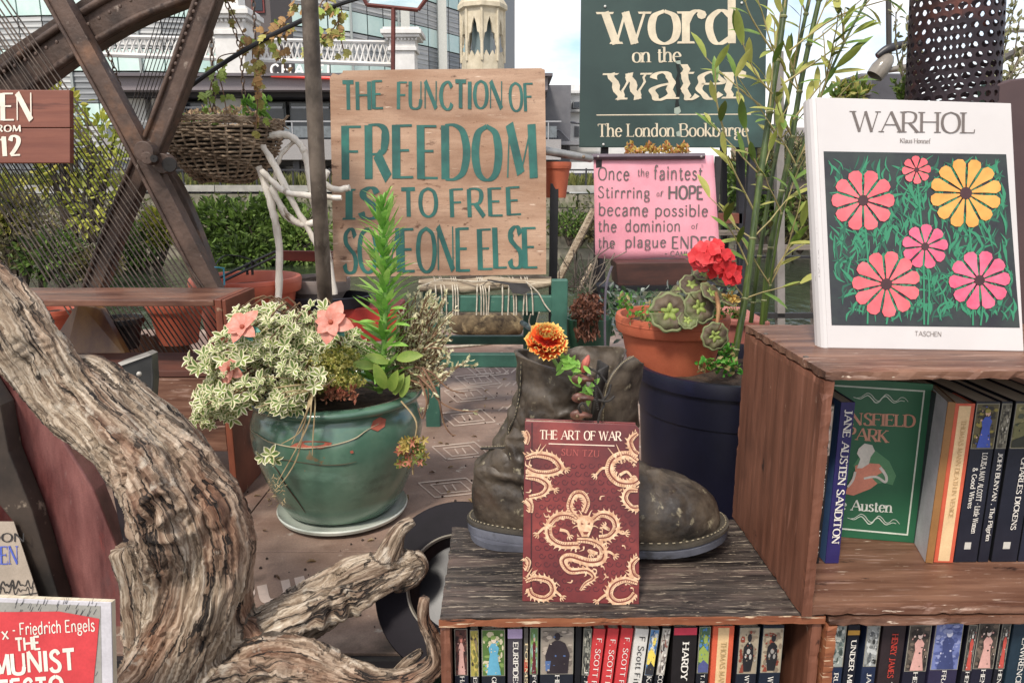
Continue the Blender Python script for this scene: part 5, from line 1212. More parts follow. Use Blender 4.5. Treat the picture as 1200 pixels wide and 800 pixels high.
    for a_, b_ in zip(cat([P(*q) for q in LE], 3), cat([P(*q) for q in RE], 3)):
        for i in range(6): u = i/5; fl.append(a_.lerp(b_, u)+Vector((0, -.009*math.sin(u*math.pi)+.0012*math.sin(len(fl)*1.3), 0)))
    f = MB().add(fl, [(j*6+i, j*6+i+1, (j+1)*6+i+1, (j+1)*6+i) for j in range(len(fl)//6-1) for i in range(5)]).build('flap', m_lea, t, smooth=True, angle=180)
    fs_ = MB(); fe = cat([P(x+3.5, y, Y-.006) for x, y, Y in LE], 8)
    for q in range(0, len(fe)-1): fs_.rod(fe[q], fe[q].lerp(fe[q+1], .55), .0006, 4)
    o_ = fs_.build('flap_edge_stitching', flat('#8f8468', .8), t); o_['kind'] = 'stuff'
    f.modifiers.new('sub', 'SUBSURF').render_levels = 2; f.modifiers['sub'].levels = 2; f.modifiers.new('thick', 'SOLIDIFY').thickness = .004
    # tongue inside the throat
    tg = [W(.15+.01*j/6+.012*(1-abs(i-2)/2), -.03+.014*i, .13+.105*j/6) for j in range(7) for i in range(5)]
    f = MB().add(tg, [(j*5+i, j*5+i+1, (j+1)*5+i+1, (j+1)*5+i) for j in range(6) for i in range(4)]).build('tongue', mat('tongue_leather', '#2a2725', '#45403a', scale=20, rough=.6, bump=.4), t, smooth=True, angle=180)
    f.modifiers.new('thick', 'SOLIDIFY').thickness = .003
    # sole
    def outline(g, z, x0=-.003, x1=.322):
        o_ = []
        for k in range(48):
            a = 2*math.pi*k/48; c, s = math.cos(a), math.sin(a); x = x0-g+(x1-x0+2*g)*(1+(abs(c)**.8)*(1 if c > 0 else -1))/2; u = (x-x0)/(x1-x0)
            ww = (.052+g)*(.8+.3*math.sin(max(0, min(1, u)-.25)*math.pi*.95)); lift = .012*max(0, u-.75)*4*max(0, u-.75)*4
            o_.append(W(x, ww*(abs(s)**.75)*(1 if s > 0 else -1), z+lift))
        return o_
    def loft(rings, name, m, **k):
        v = [p for r_ in rings for p in r_]; n = 48; m_ = len(rings)
        MB().add(v, [(j*n+i, j*n+(i+1) % n, (j+1)*n+(i+1) % n, (j+1)*n+i) for j in range(m_-1) for i in range(n)]+[tuple(range((m_-1)*n, m_*n)), tuple(range(n-1, -1, -1))]).build(name, m, t, smooth=True, angle=35, **k)
    loft([outline(-.001, .008), outline(.003, .010), outline(.0035, .019), outline(.002, .021)], 'sole', m_sole)
    loft([outline(.0035, .0215), outline(.005, .023), outline(.0045, .0265), outline(-.001, .028)], 'welt', mat('welt', '#2c2822', '#464037', scale=30, rough=.6))
    hb = []
    for z, g in ((.0006, 0), (.0095, .001)):
        hb.append([W(x, y, z) for x, y in [( .045+(.048+g)*math.cos(a), (.044+g)*math.sin(a)) if math.cos(a) < .2 else (.092, (.044+g)*math.copysign(min(1, abs(math.sin(a))), math.sin(a))) for a in [2*math.pi*k/48 for k in range(48)]]])
    loft(hb, 'heel', m_sole)
    st = MB(); ol = outline(.0005, .0292)
    cl = cat(ol, 4, True)
    for i in range(0, len(cl)-1, 2): st.rod(cl[i], cl[i].lerp(cl[i+1], .8), .0009, 4)
    o = st.build('welt_stitching', flat('#857b66', .8), t); o['kind'] = 'stuff'
    def on_up(x, side, z):       # point on the camera side of the upper
        zz = [r_[0] for r_ in rows]; xb = float(np.interp(z, zz, [r_[1] for r_ in rows])); xf = float(np.interp(z, zz, [r_[2] for r_ in rows])); w = float(np.interp(z, zz, [r_[3] for r_ in rows]))
        c = max(-1, min(1, (x-xb)/(xf-xb)*2-1))
        if z < .12:
            sn = max(0, 1-abs(c)**2.5)**.5; u = (x-xb)/(xf-xb); ww = w*(.78+.3*math.sin(max(0, u-.25)*math.pi*.95)) if z < .095 else w; return W(x, -ww*sn**.75-.0006, z)
        return W(x, -w*max(0, 1-c*c)**.5-.0006, z)
    def seam(pts, name='seam'):
        p = cat([on_up(x, -1, z) for x, z in pts], 6); MB().tube(p, .0016, 6).build(name, mat('dark_seam', '#1d1a17', '#3a342c', scale=60, rough=.6), t, smooth=True)
        s_ = MB()
        for q in range(0, len(p)-1, 1): s_.rod(p[q]+Vector((0, -.0012, .0028)), p[q].lerp(p[q+1], .55)+Vector((0, -.0012, .0028)), .0006, 4)
        o = s_.build('seam_stitching', flat('#8a8068', .8), t); o['kind'] = 'stuff'
    seam([(.066, .24), (.064, .2), (.058, .17), (.05, .15), (.054, .12), (.066, .09), (.078, .05), (.082, .03)]); seam([(.012, .12), (.035, .128), (.05, .135), (.058, .15)])
    seam([(.2, .1), (.19, .075), (.175, .05), (.16, .03)])
    # hooks with folded leather tabs and laces
    hk = []
    for i, (px, py) in enumerate(((679, 444), (679, 466), (677, 486))):
        c = P(px, py, org.y+ay.y*-.05-.012 if False else 0.785); hk.append(c)
        MB().ball(c, (.009, .0032, .0062), 10, 6).build('lace_hook', mat('rusty_leather_tab', '#3c231c', '#6e4436', scale=80, rough=.45, bump=.5), t, smooth=True)
        MB().tube(cat([c, c+Vector((.008, -.003, .001)), c+Vector((.015, -.001, -.001))], 4), [.0042, .0034, .0024], 8).build('lace_loop', MATS['rusty_leather_tab'], t, smooth=True)
        MB().ball(c+Vector((-.001, -.0045, 0)), .0022, 8, 5).build('rivet', mat('dull_brass', '#6e5b47', '#8c7a62', scale=60, rough=.4, metal=.6), t, smooth=True)
    m_lace = mat('black_lace', '#1c1a19', '#38332f', scale=200, rough=.9)
    def lace(pts): MB().tube(cat([P(*q) for q in pts], 6), .0014, 6).build('lace', m_lace, t, smooth=True)
    lace([(690, 441, .785), (701, 455, .785), (708, 472, .782), (703, 484, .78), (700, 500, .78)]); lace([(690, 465, .785), (703, 470, .78), (712, 462, .785), (716, 450, .79)]); lace([(684, 487, .785), (678, 478, .778), (683, 472, .777), (690, 480, .778)])
    lace([(700, 468, .78), (712, 470, .776), (720, 464, .778)]); lace([(686, 430, .79), (700, 436, .785), (711, 448, .785)])
    sm = MB()
    for i in range(22):
        v = i/21; p = P(700-3*math.sin(v*3), 480-v*50, .778); sm.rod(p, p+Vector((.002, -.0005, .0014)), .0007, 4)
    o = sm.build('flap_stitching', flat('#211d1a', .8), t); o['kind'] = 'stuff'
    return t
bt = boot()
# ============================================================ POTS
def pot_lathe(t, px, py, z, Y, prof, mats, rim_mat=None, n=56): pass
m_soil = mat('potting_soil', '#241b15', '#4a3a2c', scale=60, rough=1, bump=1, bscale=120, dist=.004)
m_terra = mat('terracotta', '#9c4a30', '#bb6747', scale=6, rough=.72, bump=.2, grit=.06, spots=[('#c58c72', 5, .58, .8, (1, 1, 1)), ('#7c3a28', 7, .62, .8, (1, 1, 3))])
m_terrp = mat('terracotta_plastic', '#a54832', '#c26a50', scale=3, rough=.5, bump=.08, spots=[('#cf8e78', 4, .6, .8, (1, 1, 1))])
def soil(t, c, r, name='soil', seed=0):
    mb = MB(); N, M_ = 28, 7; rs = random.Random(seed); vs = [(c.x, c.y, c.z+.006)]
    for j in range(1, M_+1):
        for k in range(N):
            a = 2*math.pi*k/N; rr_ = r*j/M_; vs.append((c.x+rr_*math.cos(a), c.y+rr_*math.sin(a), c.z+.006*(1-j/M_)+rs.uniform(-.003, .003)))
    fs = [(0, 1+k, 1+(k+1) % N) for k in range(N)]+[(1+(j-1)*N+k, 1+j*N+k, 1+j*N+(k+1) % N, 1+(j-1)*N+(k+1) % N) for j in range(1, M_) for k in range(N)]
    return mb.add(vs, fs).build(name, m_soil, t, smooth=True, angle=180)

# --- green glazed pot
Yg = 1.31
gc = P(394, 454, Yg); R0 = S(Yg, 99, 460)
zb = DZ+.016; H = gc.z-zb
gt = thing('glazed_pot', 'chipped green glazed pot full of mixed plants on the printed deck', 'plant pot', (gc.x, gc.y, zb))
m_glz = mat('green_glaze', '#3a5a4b', '#63836f', scale=5, rough=.2, bump=.12, bscale=40, dist=.0008, coat=.5, rv=.1,
            spots=[('#7b9f8c', 6, .56, .76, (1, 1, 2)), ('#27463a', 7, .6, .74, (1, 1, 1)), ('#7d6a4e', 30, .68, .72, (1, 1, 1))])
prof = [(.001, 0), (.62, 0), (.66, .01), (.76, .12), (.87, .3), (.965, .5), (1.0, .66), (.99, .76), (.94, .86), (.9, .895), (.905, .91), (.96, .925), (1.0, .945), (1.015, .965), (1.005, .985), (.96, 1.0), (.9, 1.0), (.86, .98), (.85, .9), (.85, .8)]
MB().lathe([(r*R0, z*H) for r, z in prof], 72, (gc.x, gc.y, zb)).build('body', m_glz, gt, smooth=True, angle=60)
soil(gt, Vector((gc.x, gc.y, zb+.9*H)), R0*.85, seed=1)
def on_pot(a, zf, off=.0015):      # point on the pot's wall, a = angle from the camera side
    r = float(np.interp(zf, [.12, .3, .5, .66, .76, .86, .895], [.76, .87, .965, 1.0, .99, .94, .9]))*R0+off
    return Vector((gc.x+r*math.sin(a), gc.y-r*math.cos(a), zb+zf*H))
def crack(pts, w, name, m):
    p = cat([on_pot(*q) for q in pts], 5); MB().tube(p, [w*.4, w, w*.8, w, w*.3], 5).build(name, m, gt)
crack([(-1.0, .76), (-.8, .765), (-.55, .745), (-.2, .735), (.05, .745), (.25, .765), (.42, .79), (.55, .83), (.72, .86)], .0013, 'crack', flat('#a49a80', .8))
crack([(-.62, .6), (-.5, .52), (-.46, .42), (-.42, .36), (-.35, .25), (-.3, .14)], .0014, 'crack', flat('#3b2e22', .9))
crack([(-.7, .6), (-.4, .63), (0, .61), (.25, .60), (.42, .61)], .0009, 'crack', flat('#4b4636', .9))
def chip(ring, name='glaze_chip'):
    MB().add([on_pot(a, z, .0018) for a, z in ring], [tuple(range(len(ring)))]).build(name, mat('bare_clay', '#8e4534', '#ad6350', scale=40, rough=.9, bump=.5), gt)
chip([(-.29, .742), (-.22, .77), (-.12, .79), (0, .79), (.1, .785), (.17, .775), (.15, .75), (.05, .735), (-.1, .735), (-.2, .73)])
chip([(.6, .84), (.66, .885), (.76, .9), (.83, .875), (.78, .83), (.68, .81)])
chip([(.35, .7), (.38, .705), (.39, .685), (.36, .68)])
sc_ = thing('saucer', 'pale green glazed saucer under the green pot', 'saucer', (gc.x+.004, gc.y-.01, DZ+.002))
MB().lathe([(.001, 0), (.62*R0, 0), (.76*R0, .008), (.775*R0, .014), (.765*R0, .0165), (.74*R0, .013), (.66*R0, .008), (.001, .008)], 64, (gc.x+.004, gc.y-.01, DZ+.002)).build('dish', mat('pale_glaze', '#a9b2a6', '#d2d6cb', scale=8, rough=.25, coat=.4, bump=.05, spots=[('#5a4a3a', 14, .62, .74, (1, 1, 1))]), sc_, smooth=True)

# --- plants in it
m_var_g = leaves_mat('variegated_centre', '#5f7a3c', '#94a35a'); m_var_c = leaves_mat('variegated_margin', '#e0dab0', '#fbf6da')
def ztop(x, y): return 0
sh = thing('variegated_shrub', 'cream and green variegated shrub spilling over the left of the green pot', 'shrub', (gc.x-.03, gc.y, zb+.9*H))
mb = MB(); stem = MB()
spots_ = []
def rosette(c, up, s, n=7):
    for k in range(n):
        a = 2*math.pi*k/n+rnd(-.3, .3); x, y, _ = basis(up); d = (x*math.cos(a)+y*math.sin(a))*rnd(.7, 1)+up*rnd(.2, .8)
        mb.leaf(c, d, up, s*rnd(.75, 1.2), s*.5*rnd(.85, 1.2), .1, 0, 1, bend=.12)
for (px, py, Y, rx, ry, n) in ((330, 400, 1.2, 48, 34, 75), (275, 420, 1.19, 42, 30, 60), (262, 462, 1.16, 34, 22, 40), (308, 462, 1.17, 40, 24, 45), (370, 395, 1.24, 38, 34, 50), (255, 478, 1.15, 28, 18, 22), (300, 375, 1.25, 30, 18, 25), (350, 440, 1.18, 38, 22, 40), (398, 402, 1.26, 28, 22, 22), (240, 425, 1.18, 20, 12, 12), (235, 490, 1.15, 14, 12, 7), (340, 425, 1.25, 60, 26, 70), (400, 420, 1.3, 50, 22, 50), (440, 425, 1.3, 34, 22, 40), (320, 380, 1.28, 40, 22, 40), (330, 475, 1.16, 26, 10, 18)):
    for _ in range(int(n*1.25)):
        v = rvec()*rnd(.9, 1.15); p = P(px+v.x*rx, py+v.y*ry, Y+v.z*.06); up = (v*.8+Vector((0, -.5, .7))).normalized(); up = Vector((v.x*.7, -.6+v.z*.3, .5-v.y*.4)).normalized()
        rosette(p, up, .0145*rnd(.65, 1.3), random.choice((5, 6, 7)))
        if random.random() < .3: stem.tube(cat([Vector((gc.x-.03+rnd(-.05, .05), gc.y, zb+.88*H)), (p+Vector((gc.x-.03, gc.y, p.z+.02)))/2, p], 4), [.003, .0018, .001], 5)
o = mb.build('foliage', [m_var_g, m_var_c], sh); o['kind'] = 'stuff'; stem.build('stems', mat('brown_stem', '#4a3526', '#7d6246', scale=40, rough=.9), sh)
o = MB()
for (px, py) in ((218, 428), (316, 533)):
    pass
# detached sprig hanging in front of the pot
sg2 = MB(); mb = MB()
rosette(P(317, 532, 1.13), Vector((0, -1, .3)), .02, 6); rosette(P(308, 536, 1.13), Vector((-.6, -1, 0)), .018, 5); rosette(P(322, 538, 1.13), Vector((.3, -1, -.2)), .016, 5)
o = mb.build('hanging_sprig', [m_var_g, m_var_c], sh)

# small pale shrub with thin stems on the right
sr = thing('whitish_shrub', 'pale small leaved shrub with thin trailing twigs on the right of the green pot', 'shrub', (gc.x+.08, gc.y, zb+.9*H))
mb = MB(); stem = MB(); base_ = Vector((gc.x+.09, gc.y, zb+.9*H))
def twig(pts, dens=1.0, s=.011, r=.0014):
    p = cat([P(*q) for q in pts], 8); stem.tube(p, [r*1.5, r, r*.6], 5)
    for i in range(2, len(p)):
        for _ in range(2 if random.random() < dens else 0):
            c = p[i]+rvec()*.003
            d = (p[i]-p[i-1]).normalized()+rvec()*1.1; mb.leaf(c, d, rvec(), s*rnd(.6, 1.2), s*.42, .1, random.choice((0, 1, 1)))
for _ in range(135):
    px, py = rnd(462, 522), rnd(345, 445); k = 1-abs(px-490)/45
    a = (470+rnd(-12, 12), 455, 1.28); m_ = ((a[0]+px)/2+rnd(-8, 8), (a[1]+py)/2+rnd(-5, 5), 1.29); twig([a, m_, (px+rnd(0, 14), py-rnd(0, 6), 1.29+rnd(-.04, .05))], .9)
for pts in ([(470, 430, 1.26), (500, 445, 1.24), (525, 437, 1.24), (550, 421, 1.24)], [(480, 445, 1.26), (510, 452, 1.24), (534, 430, 1.24), (556, 428, 1.24)], [(485, 420, 1.27), (512, 400, 1.26), (530, 398, 1.26)], [(480, 410, 1.27), (515, 408, 1.26), (525, 420, 1.26)]): twig(pts, .8)
for pts in ([(487, 430, 1.22), (505, 436, 1.2), (525, 455, 1.2), (545, 461, 1.2)], [(490, 440, 1.2), (505, 455, 1.18), (515, 470, 1.18), (535, 480, 1.18), (560, 482, 1.18)], [(492, 445, 1.2), (500, 470, 1.18), (495, 490, 1.18), (490, 478, 1.18)], [(495, 430, 1.2), (512, 462, 1.18), (520, 495, 1.18), (528, 508, 1.18), (534, 510, 1.18)]):
    twig(pts, .04, r=.0016); 
twig([(492, 432, 1.21), (500, 450, 1.19), (502, 470, 1.19), (494, 486, 1.19)], .5, .008)
o = mb.build('foliage', [leaves_mat('pale_leaf_a', '#a3a67a', '#cbc9a0'), leaves_mat('pale_leaf_b', '#d3cca4', '#efe9ca')], sr); o['kind'] = 'stuff'; stem.build('twigs', mat('reddish_stem', '#5c4030', '#8a6b52', scale=40, rough=.9), sr)
# yellow sedum cushion
sy = thing('yellow_sedum', 'cushion of yellow green stonecrop at the front rim of the green pot', 'plant', P(390, 450, 1.2))
mb = MB()
for (px, py, Y, rx, ry, n) in ((385, 430, 1.2, 34, 14, 300), (405, 447, 1.19, 24, 10, 170), (365, 452, 1.18, 22, 10, 120), (400, 415, 1.22, 26, 10, 150)):
    for _ in range(n):
        v = rvec(); c = P(px+v.x*rx, py+v.y*ry, Y+v.z*.03)
        for _k in range(3): mb.leaf(c, rvec()+Vector((0, -.5, .5)), rvec(), .0065*rnd(.7, 1.3), .004, .2, random.choice((0, 0, 1)))
o = mb.build('foliage', [leaves_mat('sedum_yellow', '#bdb45c', '#ded88e'), leaves_mat('sedum_green', '#75803c', '#9ba24f')], sy); o['kind'] = 'stuff'
mb = MB()
for _ in range(120):
    c = P(rnd(380, 418), rnd(455, 470), 1.17); mb.leaf(c, rvec()+Vector((0, -.3, .6)), rvec(), rnd(.006, .012), .004, .1)
o = mb.build('red_shoots', leaves_mat('sedum_red', '#8a4a38', '#b07a5e'), sy); o['kind'] = 'stuff'
# dry stems over the rim
ds = thing('dry_stems', 'bundle of dry straw coloured stems hanging over the rim of the green pot', 'dead stems', P(365, 470, 1.15))
m_straw = mat('straw', '#7d6a4b', '#ac9a76', scale=30, rough=.9)
for pts in ([(368, 455, 1.17), (365, 470, 1.13), (362, 495, 1.12), (345, 530, 1.115), (325, 565, 1.115)], [(366, 455, 1.17), (362, 475, 1.13), (352, 505, 1.12), (330, 520, 1.115)], [(369, 458, 1.17), (369, 480, 1.13), (367, 510, 1.12), (366, 533, 1.118)], [(364, 458, 1.17), (360, 480, 1.13), (350, 530, 1.12), (338, 555, 1.115), (322, 575, 1.115)],
            [(371, 456, 1.17), (364, 472, 1.13), (356, 490, 1.12), (342, 520, 1.118)], [(320, 455, 1.16), (340, 452, 1.14), (372, 447, 1.15), (300, 440, 1.15)], [(318, 462, 1.14), (345, 458, 1.13), (372, 455, 1.15)], [(395, 440, 1.18), (380, 452, 1.15), (345, 462, 1.13), (300, 478, 1.12)]):
    MB().tube(cat([P(*q) for q in pts], 8), [.0016, .0013, .0008], 5).build('stem', m_straw, ds)
mb = MB()
for _ in range(60):
    c = P(rnd(315, 335), rnd(558, 590), 1.115); mb.rod(c, c+rvec()*.008, .0006, 3)
o = mb.build('dry_tuft', m_straw, ds); o['kind'] = 'stuff'

def leaf_mesh(name, L, W, m, fold=.12, bend=.2, nseg=5, tip=1.0):
    """a long leaf with a midrib, along +Y"""
    mb = MB(); vs = []
    for i in range(nseg+1):
        u = i/nseg; w = W*.5*(math.sin(math.pi*min(1, u*.92+.06))**.8 if tip else 1)*(1 if i < nseg else .05); z = -bend*L*u*u
        vs += [(-w, L*u, z+fold*w*2), (0, L*u, z), (w, L*u, z+fold*w*2)]
    mb.add(vs, [(i*3+k, i*3+k+1, i*3+k+4, i*3+k+3) for i in range(nseg) for k in range(2)])
    return mb.mesh(name, m, True, 180)
# tall fleabane
fb = thing('tall_green_weed', 'tall bright green weed with narrow pointed leaves rising from the green pot', 'plant', P(450, 455, 1.26))
m_fb = mat('fresh_leaf', '#6cab3a', '#bcdc7c', scale=30, rough=.5, bump=.1, trl=.4); m_fb2 = mat('fresh_leaf_deep', '#57943a', '#94c25c', scale=30, rough=.5, bump=.1, trl=.4)
lm = [leaf_mesh('leaf', .068, .0125, m_, .15, b, 5) for m_ in (m_fb, m_fb2) for b in (.05, -.18, .2)]
st_ = [P(445, 460, 1.26), P(450, 400, 1.255), P(452, 340, 1.25), P(449, 290, 1.25), P(448, 235, 1.25)]
sc__ = cat(st_, 12); MB().tube(sc__, [.005, .0045, .004, .003, .0015], 8).build('stem', mat('stem_green', '#5a8438', '#86a85c', scale=30), fb)
for i in range(150):
    u = (i/150)**.95; c = sc__[min(len(sc__)-1, int(u*(len(sc__)-1)))]; a = i*2.4; low = u < .22
    el = rnd(.1, .65)+u*.5; d = Vector((math.cos(a)*math.cos(el), math.sin(a)*math.cos(el), math.sin(el)))
    L_ = (1.05-.35*u)*rnd(.85, 1.15)*(.75 if u > .9 else 1)
    inst(random.choice(lm), 'leaf', fb, frame_m(c-fb.location, d, Vector((0, 0, 1)), L_))
bl_ = leaf_mesh('leaf', .048, .015, m_fb, .15, .3, 6)
for px, py, a, l in ((458, 362, .3, .6), (463, 380, .0, .6), (440, 378, 2.7, .6), (455, 405, .3, .8), (442, 420, 3.6, .8), (450, 430, 4.6, .9)):
    inst(bl_, 'leaf', fb, frame_m(P(px, py, 1.23)-fb.location, Vector((math.cos(a), -.5, .35*math.sin(a)+.25)), Vector((0, -.5, 1)), l))
# broad leaf plant at the rim
bp = thing('broad_leaf_seedling', 'broad yellow green leaves of a seedling at the right rim of the green pot', 'plant', P(455, 455, 1.2))
m_bl = mat('broad_leaf', '#6a8c34', '#a8b45a', scale=18, rough=.55, bump=.3, trl=.35, spots=[('#a9a04c', 12, .56, .7, (1, 1, 1))])
me = leaf_mesh('leaf', .05, .021, m_bl, .18, .25, 7)
for px, py, d, l in ((452, 455, (-.3, -.4, 1), 1.0), (458, 458, (.25, -.5, .8), .9), (465, 420, (1, -.5, .3), .95), (455, 425, (-1, -.3, .5), .8), (462, 462, (.5, -.2, 1.2), .8), (470, 465, (.35, -.1, 1), .8), (440, 430, (-.9, -.4, .3), .8)):
    inst(me, 'leaf', bp, frame_m(P(px, py, 1.2)-bp.location, Vector(d), Vector((0, -1, .5)), l))
# trailing tuft on the pot wall
tf = thing('trailing_sprig', 'small trailing sprig with yellow and pink tips against the right of the green pot', 'plant', P(482, 530, 1.17))
mb = MB()
for _ in range(46):
    c = P(482+rnd(-16, 16), 530+rnd(-16, 16), 1.155+rnd(-.01, .01)); up = Vector((rnd(-.6, .6), -.8, rnd(-.2, .8))).normalized(); x, y, _q = basis(up); k_ = random.choice((0, 0, 1, 2))
    for k in range(5):
        a = 2*math.pi*k/5; mb.leaf(c, (x*math.cos(a)+y*math.sin(a))+up*.6, up, .010, .0042, .1, k_)
o = mb.build('foliage', [leaves_mat('tuft_green', '#5c6c30', '#8f9248'), leaves_mat('tuft_yellow', '#a8924c', '#c9b468'), leaves_mat('tuft_pink', '#b06a52', '#cc8a70')], tf); o['kind'] = 'stuff'
MB().tube(cat([P(470, 470, 1.19), P(488, 495, 1.16), P(483, 528, 1.155), P(484, 556, 1.15)], 5), .0016, 5).build('stem', m_straw, tf)
# coral cloth flowers
m_pt = mat('coral_petal', '#d0735f', '#eab0a0', scale=22, rough=.6, bump=.2, trl=.3, spots=[('#e3b6a6', 20, .55, .75, (1, 1, 1)), ('#c24a3a', 12, .62, .72, (1, 1, 1))])
m_tl = flat('#2f7a6c', .5)
ptm = leaf_mesh('petal', .036, .026, m_pt, .14, .25, 6); tlm = leaf_mesh('leaf', .03, .014, m_tl, .14, .1, 5)
for (px, py, s, up, lab) in ((388, 378, 1.0, (0, -1, .5), 'coral artificial flower beside the tall green weed'), (285, 384, .95, (-.2, -.8, .7), 'coral artificial flower at the upper left of the variegated shrub'), (270, 432, .7, (-.3, -1, .3), 'small coral artificial flower buried in the left of the variegated shrub')):
    c = P(px, py, 1.15); t = thing('artificial_flower', lab, 'flower', c, None, None); up = Vector(up).normalized(); x, y, _q = basis(up)
    for k in range(9):
        a = 2*math.pi*k/9+rnd(-.2, .2); inst(ptm, 'petal', t, frame_m(Vector((0, 0, 0)), (x*math.cos(a)+y*math.sin(a))+up*(.25 if k % 2 else .7), up, s*rnd(.8, 1.1)*(1 if k % 2 else .75)))
    for a in (3.9, 5.1, 3.2): inst(tlm, 'leaf', t, frame_m(-up*.004, (x*math.cos(a)+y*math.sin(a)), up, s))
    MB().ball(Vector((0, 0, 0))+up*.004, .004, 8, 6).build('centre', mat('flower_centre', '#7c2f22', '#a8543c', scale=80), t, True)

# ============================================================ BLUE TUB, GERANIUM, BAMBOO
Yb = 1.15; bc = P(853, 424, Yb); Rb = S(Yb, 108, 430)
bt_ = thing('blue_tub', 'large dark blue plastic tub holding bamboo and a terracotta pot', 'plant pot', (bc.x, bc.y, DZ))
m_blue = mat('dark_blue_plastic', '#0d0e1c', '#181a30', scale=3, rough=.42, bump=.06, grit=.05, spots=[('#22264a', 5, .6, .8, (1, 1, 1))]); zr = bc.z-DZ
MB().lathe([(.001, 0), (.8*Rb, 0), (.86*Rb, .3*zr), (.9*Rb, .6*zr), (.925*Rb, .78*zr), (.94*Rb, .782*zr), (.96*Rb, .9*zr), (.965*Rb, .93*zr), (1.0*Rb, .935*zr), (1.01*Rb, .97*zr), (1.0*Rb, 1.0*zr), (.95*Rb, 1.0*zr), (.93*Rb, .97*zr), (.9*Rb, .8*zr)], 72, (bc.x, bc.y, DZ)).build('body', m_blue, bt_, smooth=True, angle=35)
soil(bt_, Vector((bc.x, bc.y, DZ+.93*zr)), Rb*.93, seed=2)
def terra_pot(label, px, py, Y, rpx, hz, rim=.22, m=None, loc_z=None, catg='plant pot', seed=5, mats=None):
    c = P(px, py, Y); r = S(Y, rpx, py); t = thing('terracotta_pot', label, catg, (c.x, c.y, c.z-hz)); z0 = c.z-hz; m = m or m_terra
    MB().lathe([(.001, 0), (.66*r, 0), (.68*r, .004), (.9*r, hz*(1-rim)), (.985*r, hz*(1-rim)+.001), (1.0*r, hz*(1-rim)+.004), (1.02*r, hz-.006), (1.0*r, hz), (.93*r, hz), (.9*r, hz-.01), (.85*r, hz*.75)], 56, (c.x, c.y, z0)).build('body', m, t, smooth=True, angle=35)
    MB().lathe([(1.012*r, hz-.012), (1.022*r, hz-.010), (1.012*r, hz-.008)], 56, (c.x, c.y, z0)).build('rim_bead', m, t, smooth=True)
    soil(t, Vector((c.x, c.y, z0+hz*.86)), r*.88, seed=seed); return t, c, r
tp, tc_, tr_ = terra_pot('terracotta pot with the red geranium, sunk at the left of the blue tub', 788, 368, 1.2, 65, .125)
gz = tc_.z-.02
ge = thing('geranium', 'red flowered geranium with dark zoned round leaves in the terracotta pot', 'plant', (tc_.x, tc_.y, gz))
m_ger = mat('geranium_leaf', '#3f3226', '#665744', scale=30, rough=.7, bump=.4, spots=[('#6b7a48', 20, .5, .7, (1, 1, 1))]); m_gerc = mat('geranium_centre', '#6c7c34', '#8c9a50', scale=60, rough=.7); m_gere = mat('geranium_edge', '#5e6440', '#7b8058', scale=50, rough=.7)
def ger_leaf(c, nrm, r, a0=0):
    mb = MB(); x, y, n_ = basis(Vector(nrm)); c = Vector(c); K = 46
    def ring(f, h): return [c+x*f*r*(1+(.05*math.sin(9*a+1) if f > .5 else .3*math.sin(5*a))*(f > .3))*math.cos(a+a0)+y*f*r*(1+(.05*math.sin(9*a+1) if f > .5 else .3*math.sin(5*a))*(f > .3))*math.sin(a+a0)+n_*(h+.05*r*math.sin(5*a)*f) for a in [.03+ (2*math.pi-.06)*k/(K-1) for k in range(K)]]
    rs_ = [ring(.02, .0), ring(.36, .02*r), ring(.86, .03*r), ring(1.0, -.02*r)]
    for j in range(3):
        mb.add(rs_[j]+rs_[j+1], [(k, k+1, K+k+1, K+k) for k in range(K-1)], (1, 0, 2)[j])
    o = mb.build('leaf', [m_ger, m_gerc, m_gere], ge, smooth=True, angle=180); o.modifiers.new('t', 'SOLIDIFY').thickness = .0007; return o
GLV = [(785, 366, 1.1, (-.1, -1, .4), 24, 0), (820, 360, 1.1, (.2, -1, .35), 20, 1), (838, 394, 1.05, (.1, -1, .1), 17, 2), (811, 333, 1.14, (-.2, -.8, .8), 15, 3), (782, 349, 1.15, (-.1, -.6, .9), 12, 3), (834, 343, 1.1, (.5, -.6, .8), 16, 4), (852, 350, 1.12, (.4, -.5, 1), 13, 4), (825, 322, 1.15, (0, -.4, 1), 13, 2), (796, 338, 1.17, (-.5, -.3, 1), 11, 5), (845, 330, 1.14, (.2, -.3, 1), 12, 1), (806, 375, 1.09, (0, -.8, .6), 12, 3)]
for px, py, Y, nn, r, a0 in GLV: ger_leaf(P(px, py, Y), nn, S(Y, r), a0)
m_gst = mat('geranium_stem', '#6e4a30', '#96704a', scale=40, rough=.8)
for pts in ([(800, 378, 1.15), (808, 358, 1.14), (818, 338, 1.14), (835, 318, 1.14)], [(798, 380, 1.15), (812, 362, 1.12), (822, 340, 1.13), (830, 322, 1.14), (842, 306, 1.13)], [(795, 378, 1.15), (790, 372, 1.12), (785, 366, 1.11)], [(805, 370, 1.14), (825, 355, 1.12), (845, 345, 1.12)], [(800, 372, 1.15), (805, 350, 1.15), (811, 335, 1.15)], [(836, 336, 1.13), (842, 360, 1.07), (838, 392, 1.055)]):
    MB().tube(cat([P(*q) for q in pts], 6), [.0036, .003, .0018], 7).build('stem', m_gst, ge, smooth=True)
m_gr = mat('geranium_red', '#d0262e', '#ee5254', scale=30, rough=.55, bump=.1, trl=.3)
pm = leaf_mesh('petal', .014, .013, m_gr, .08, .12, 4)
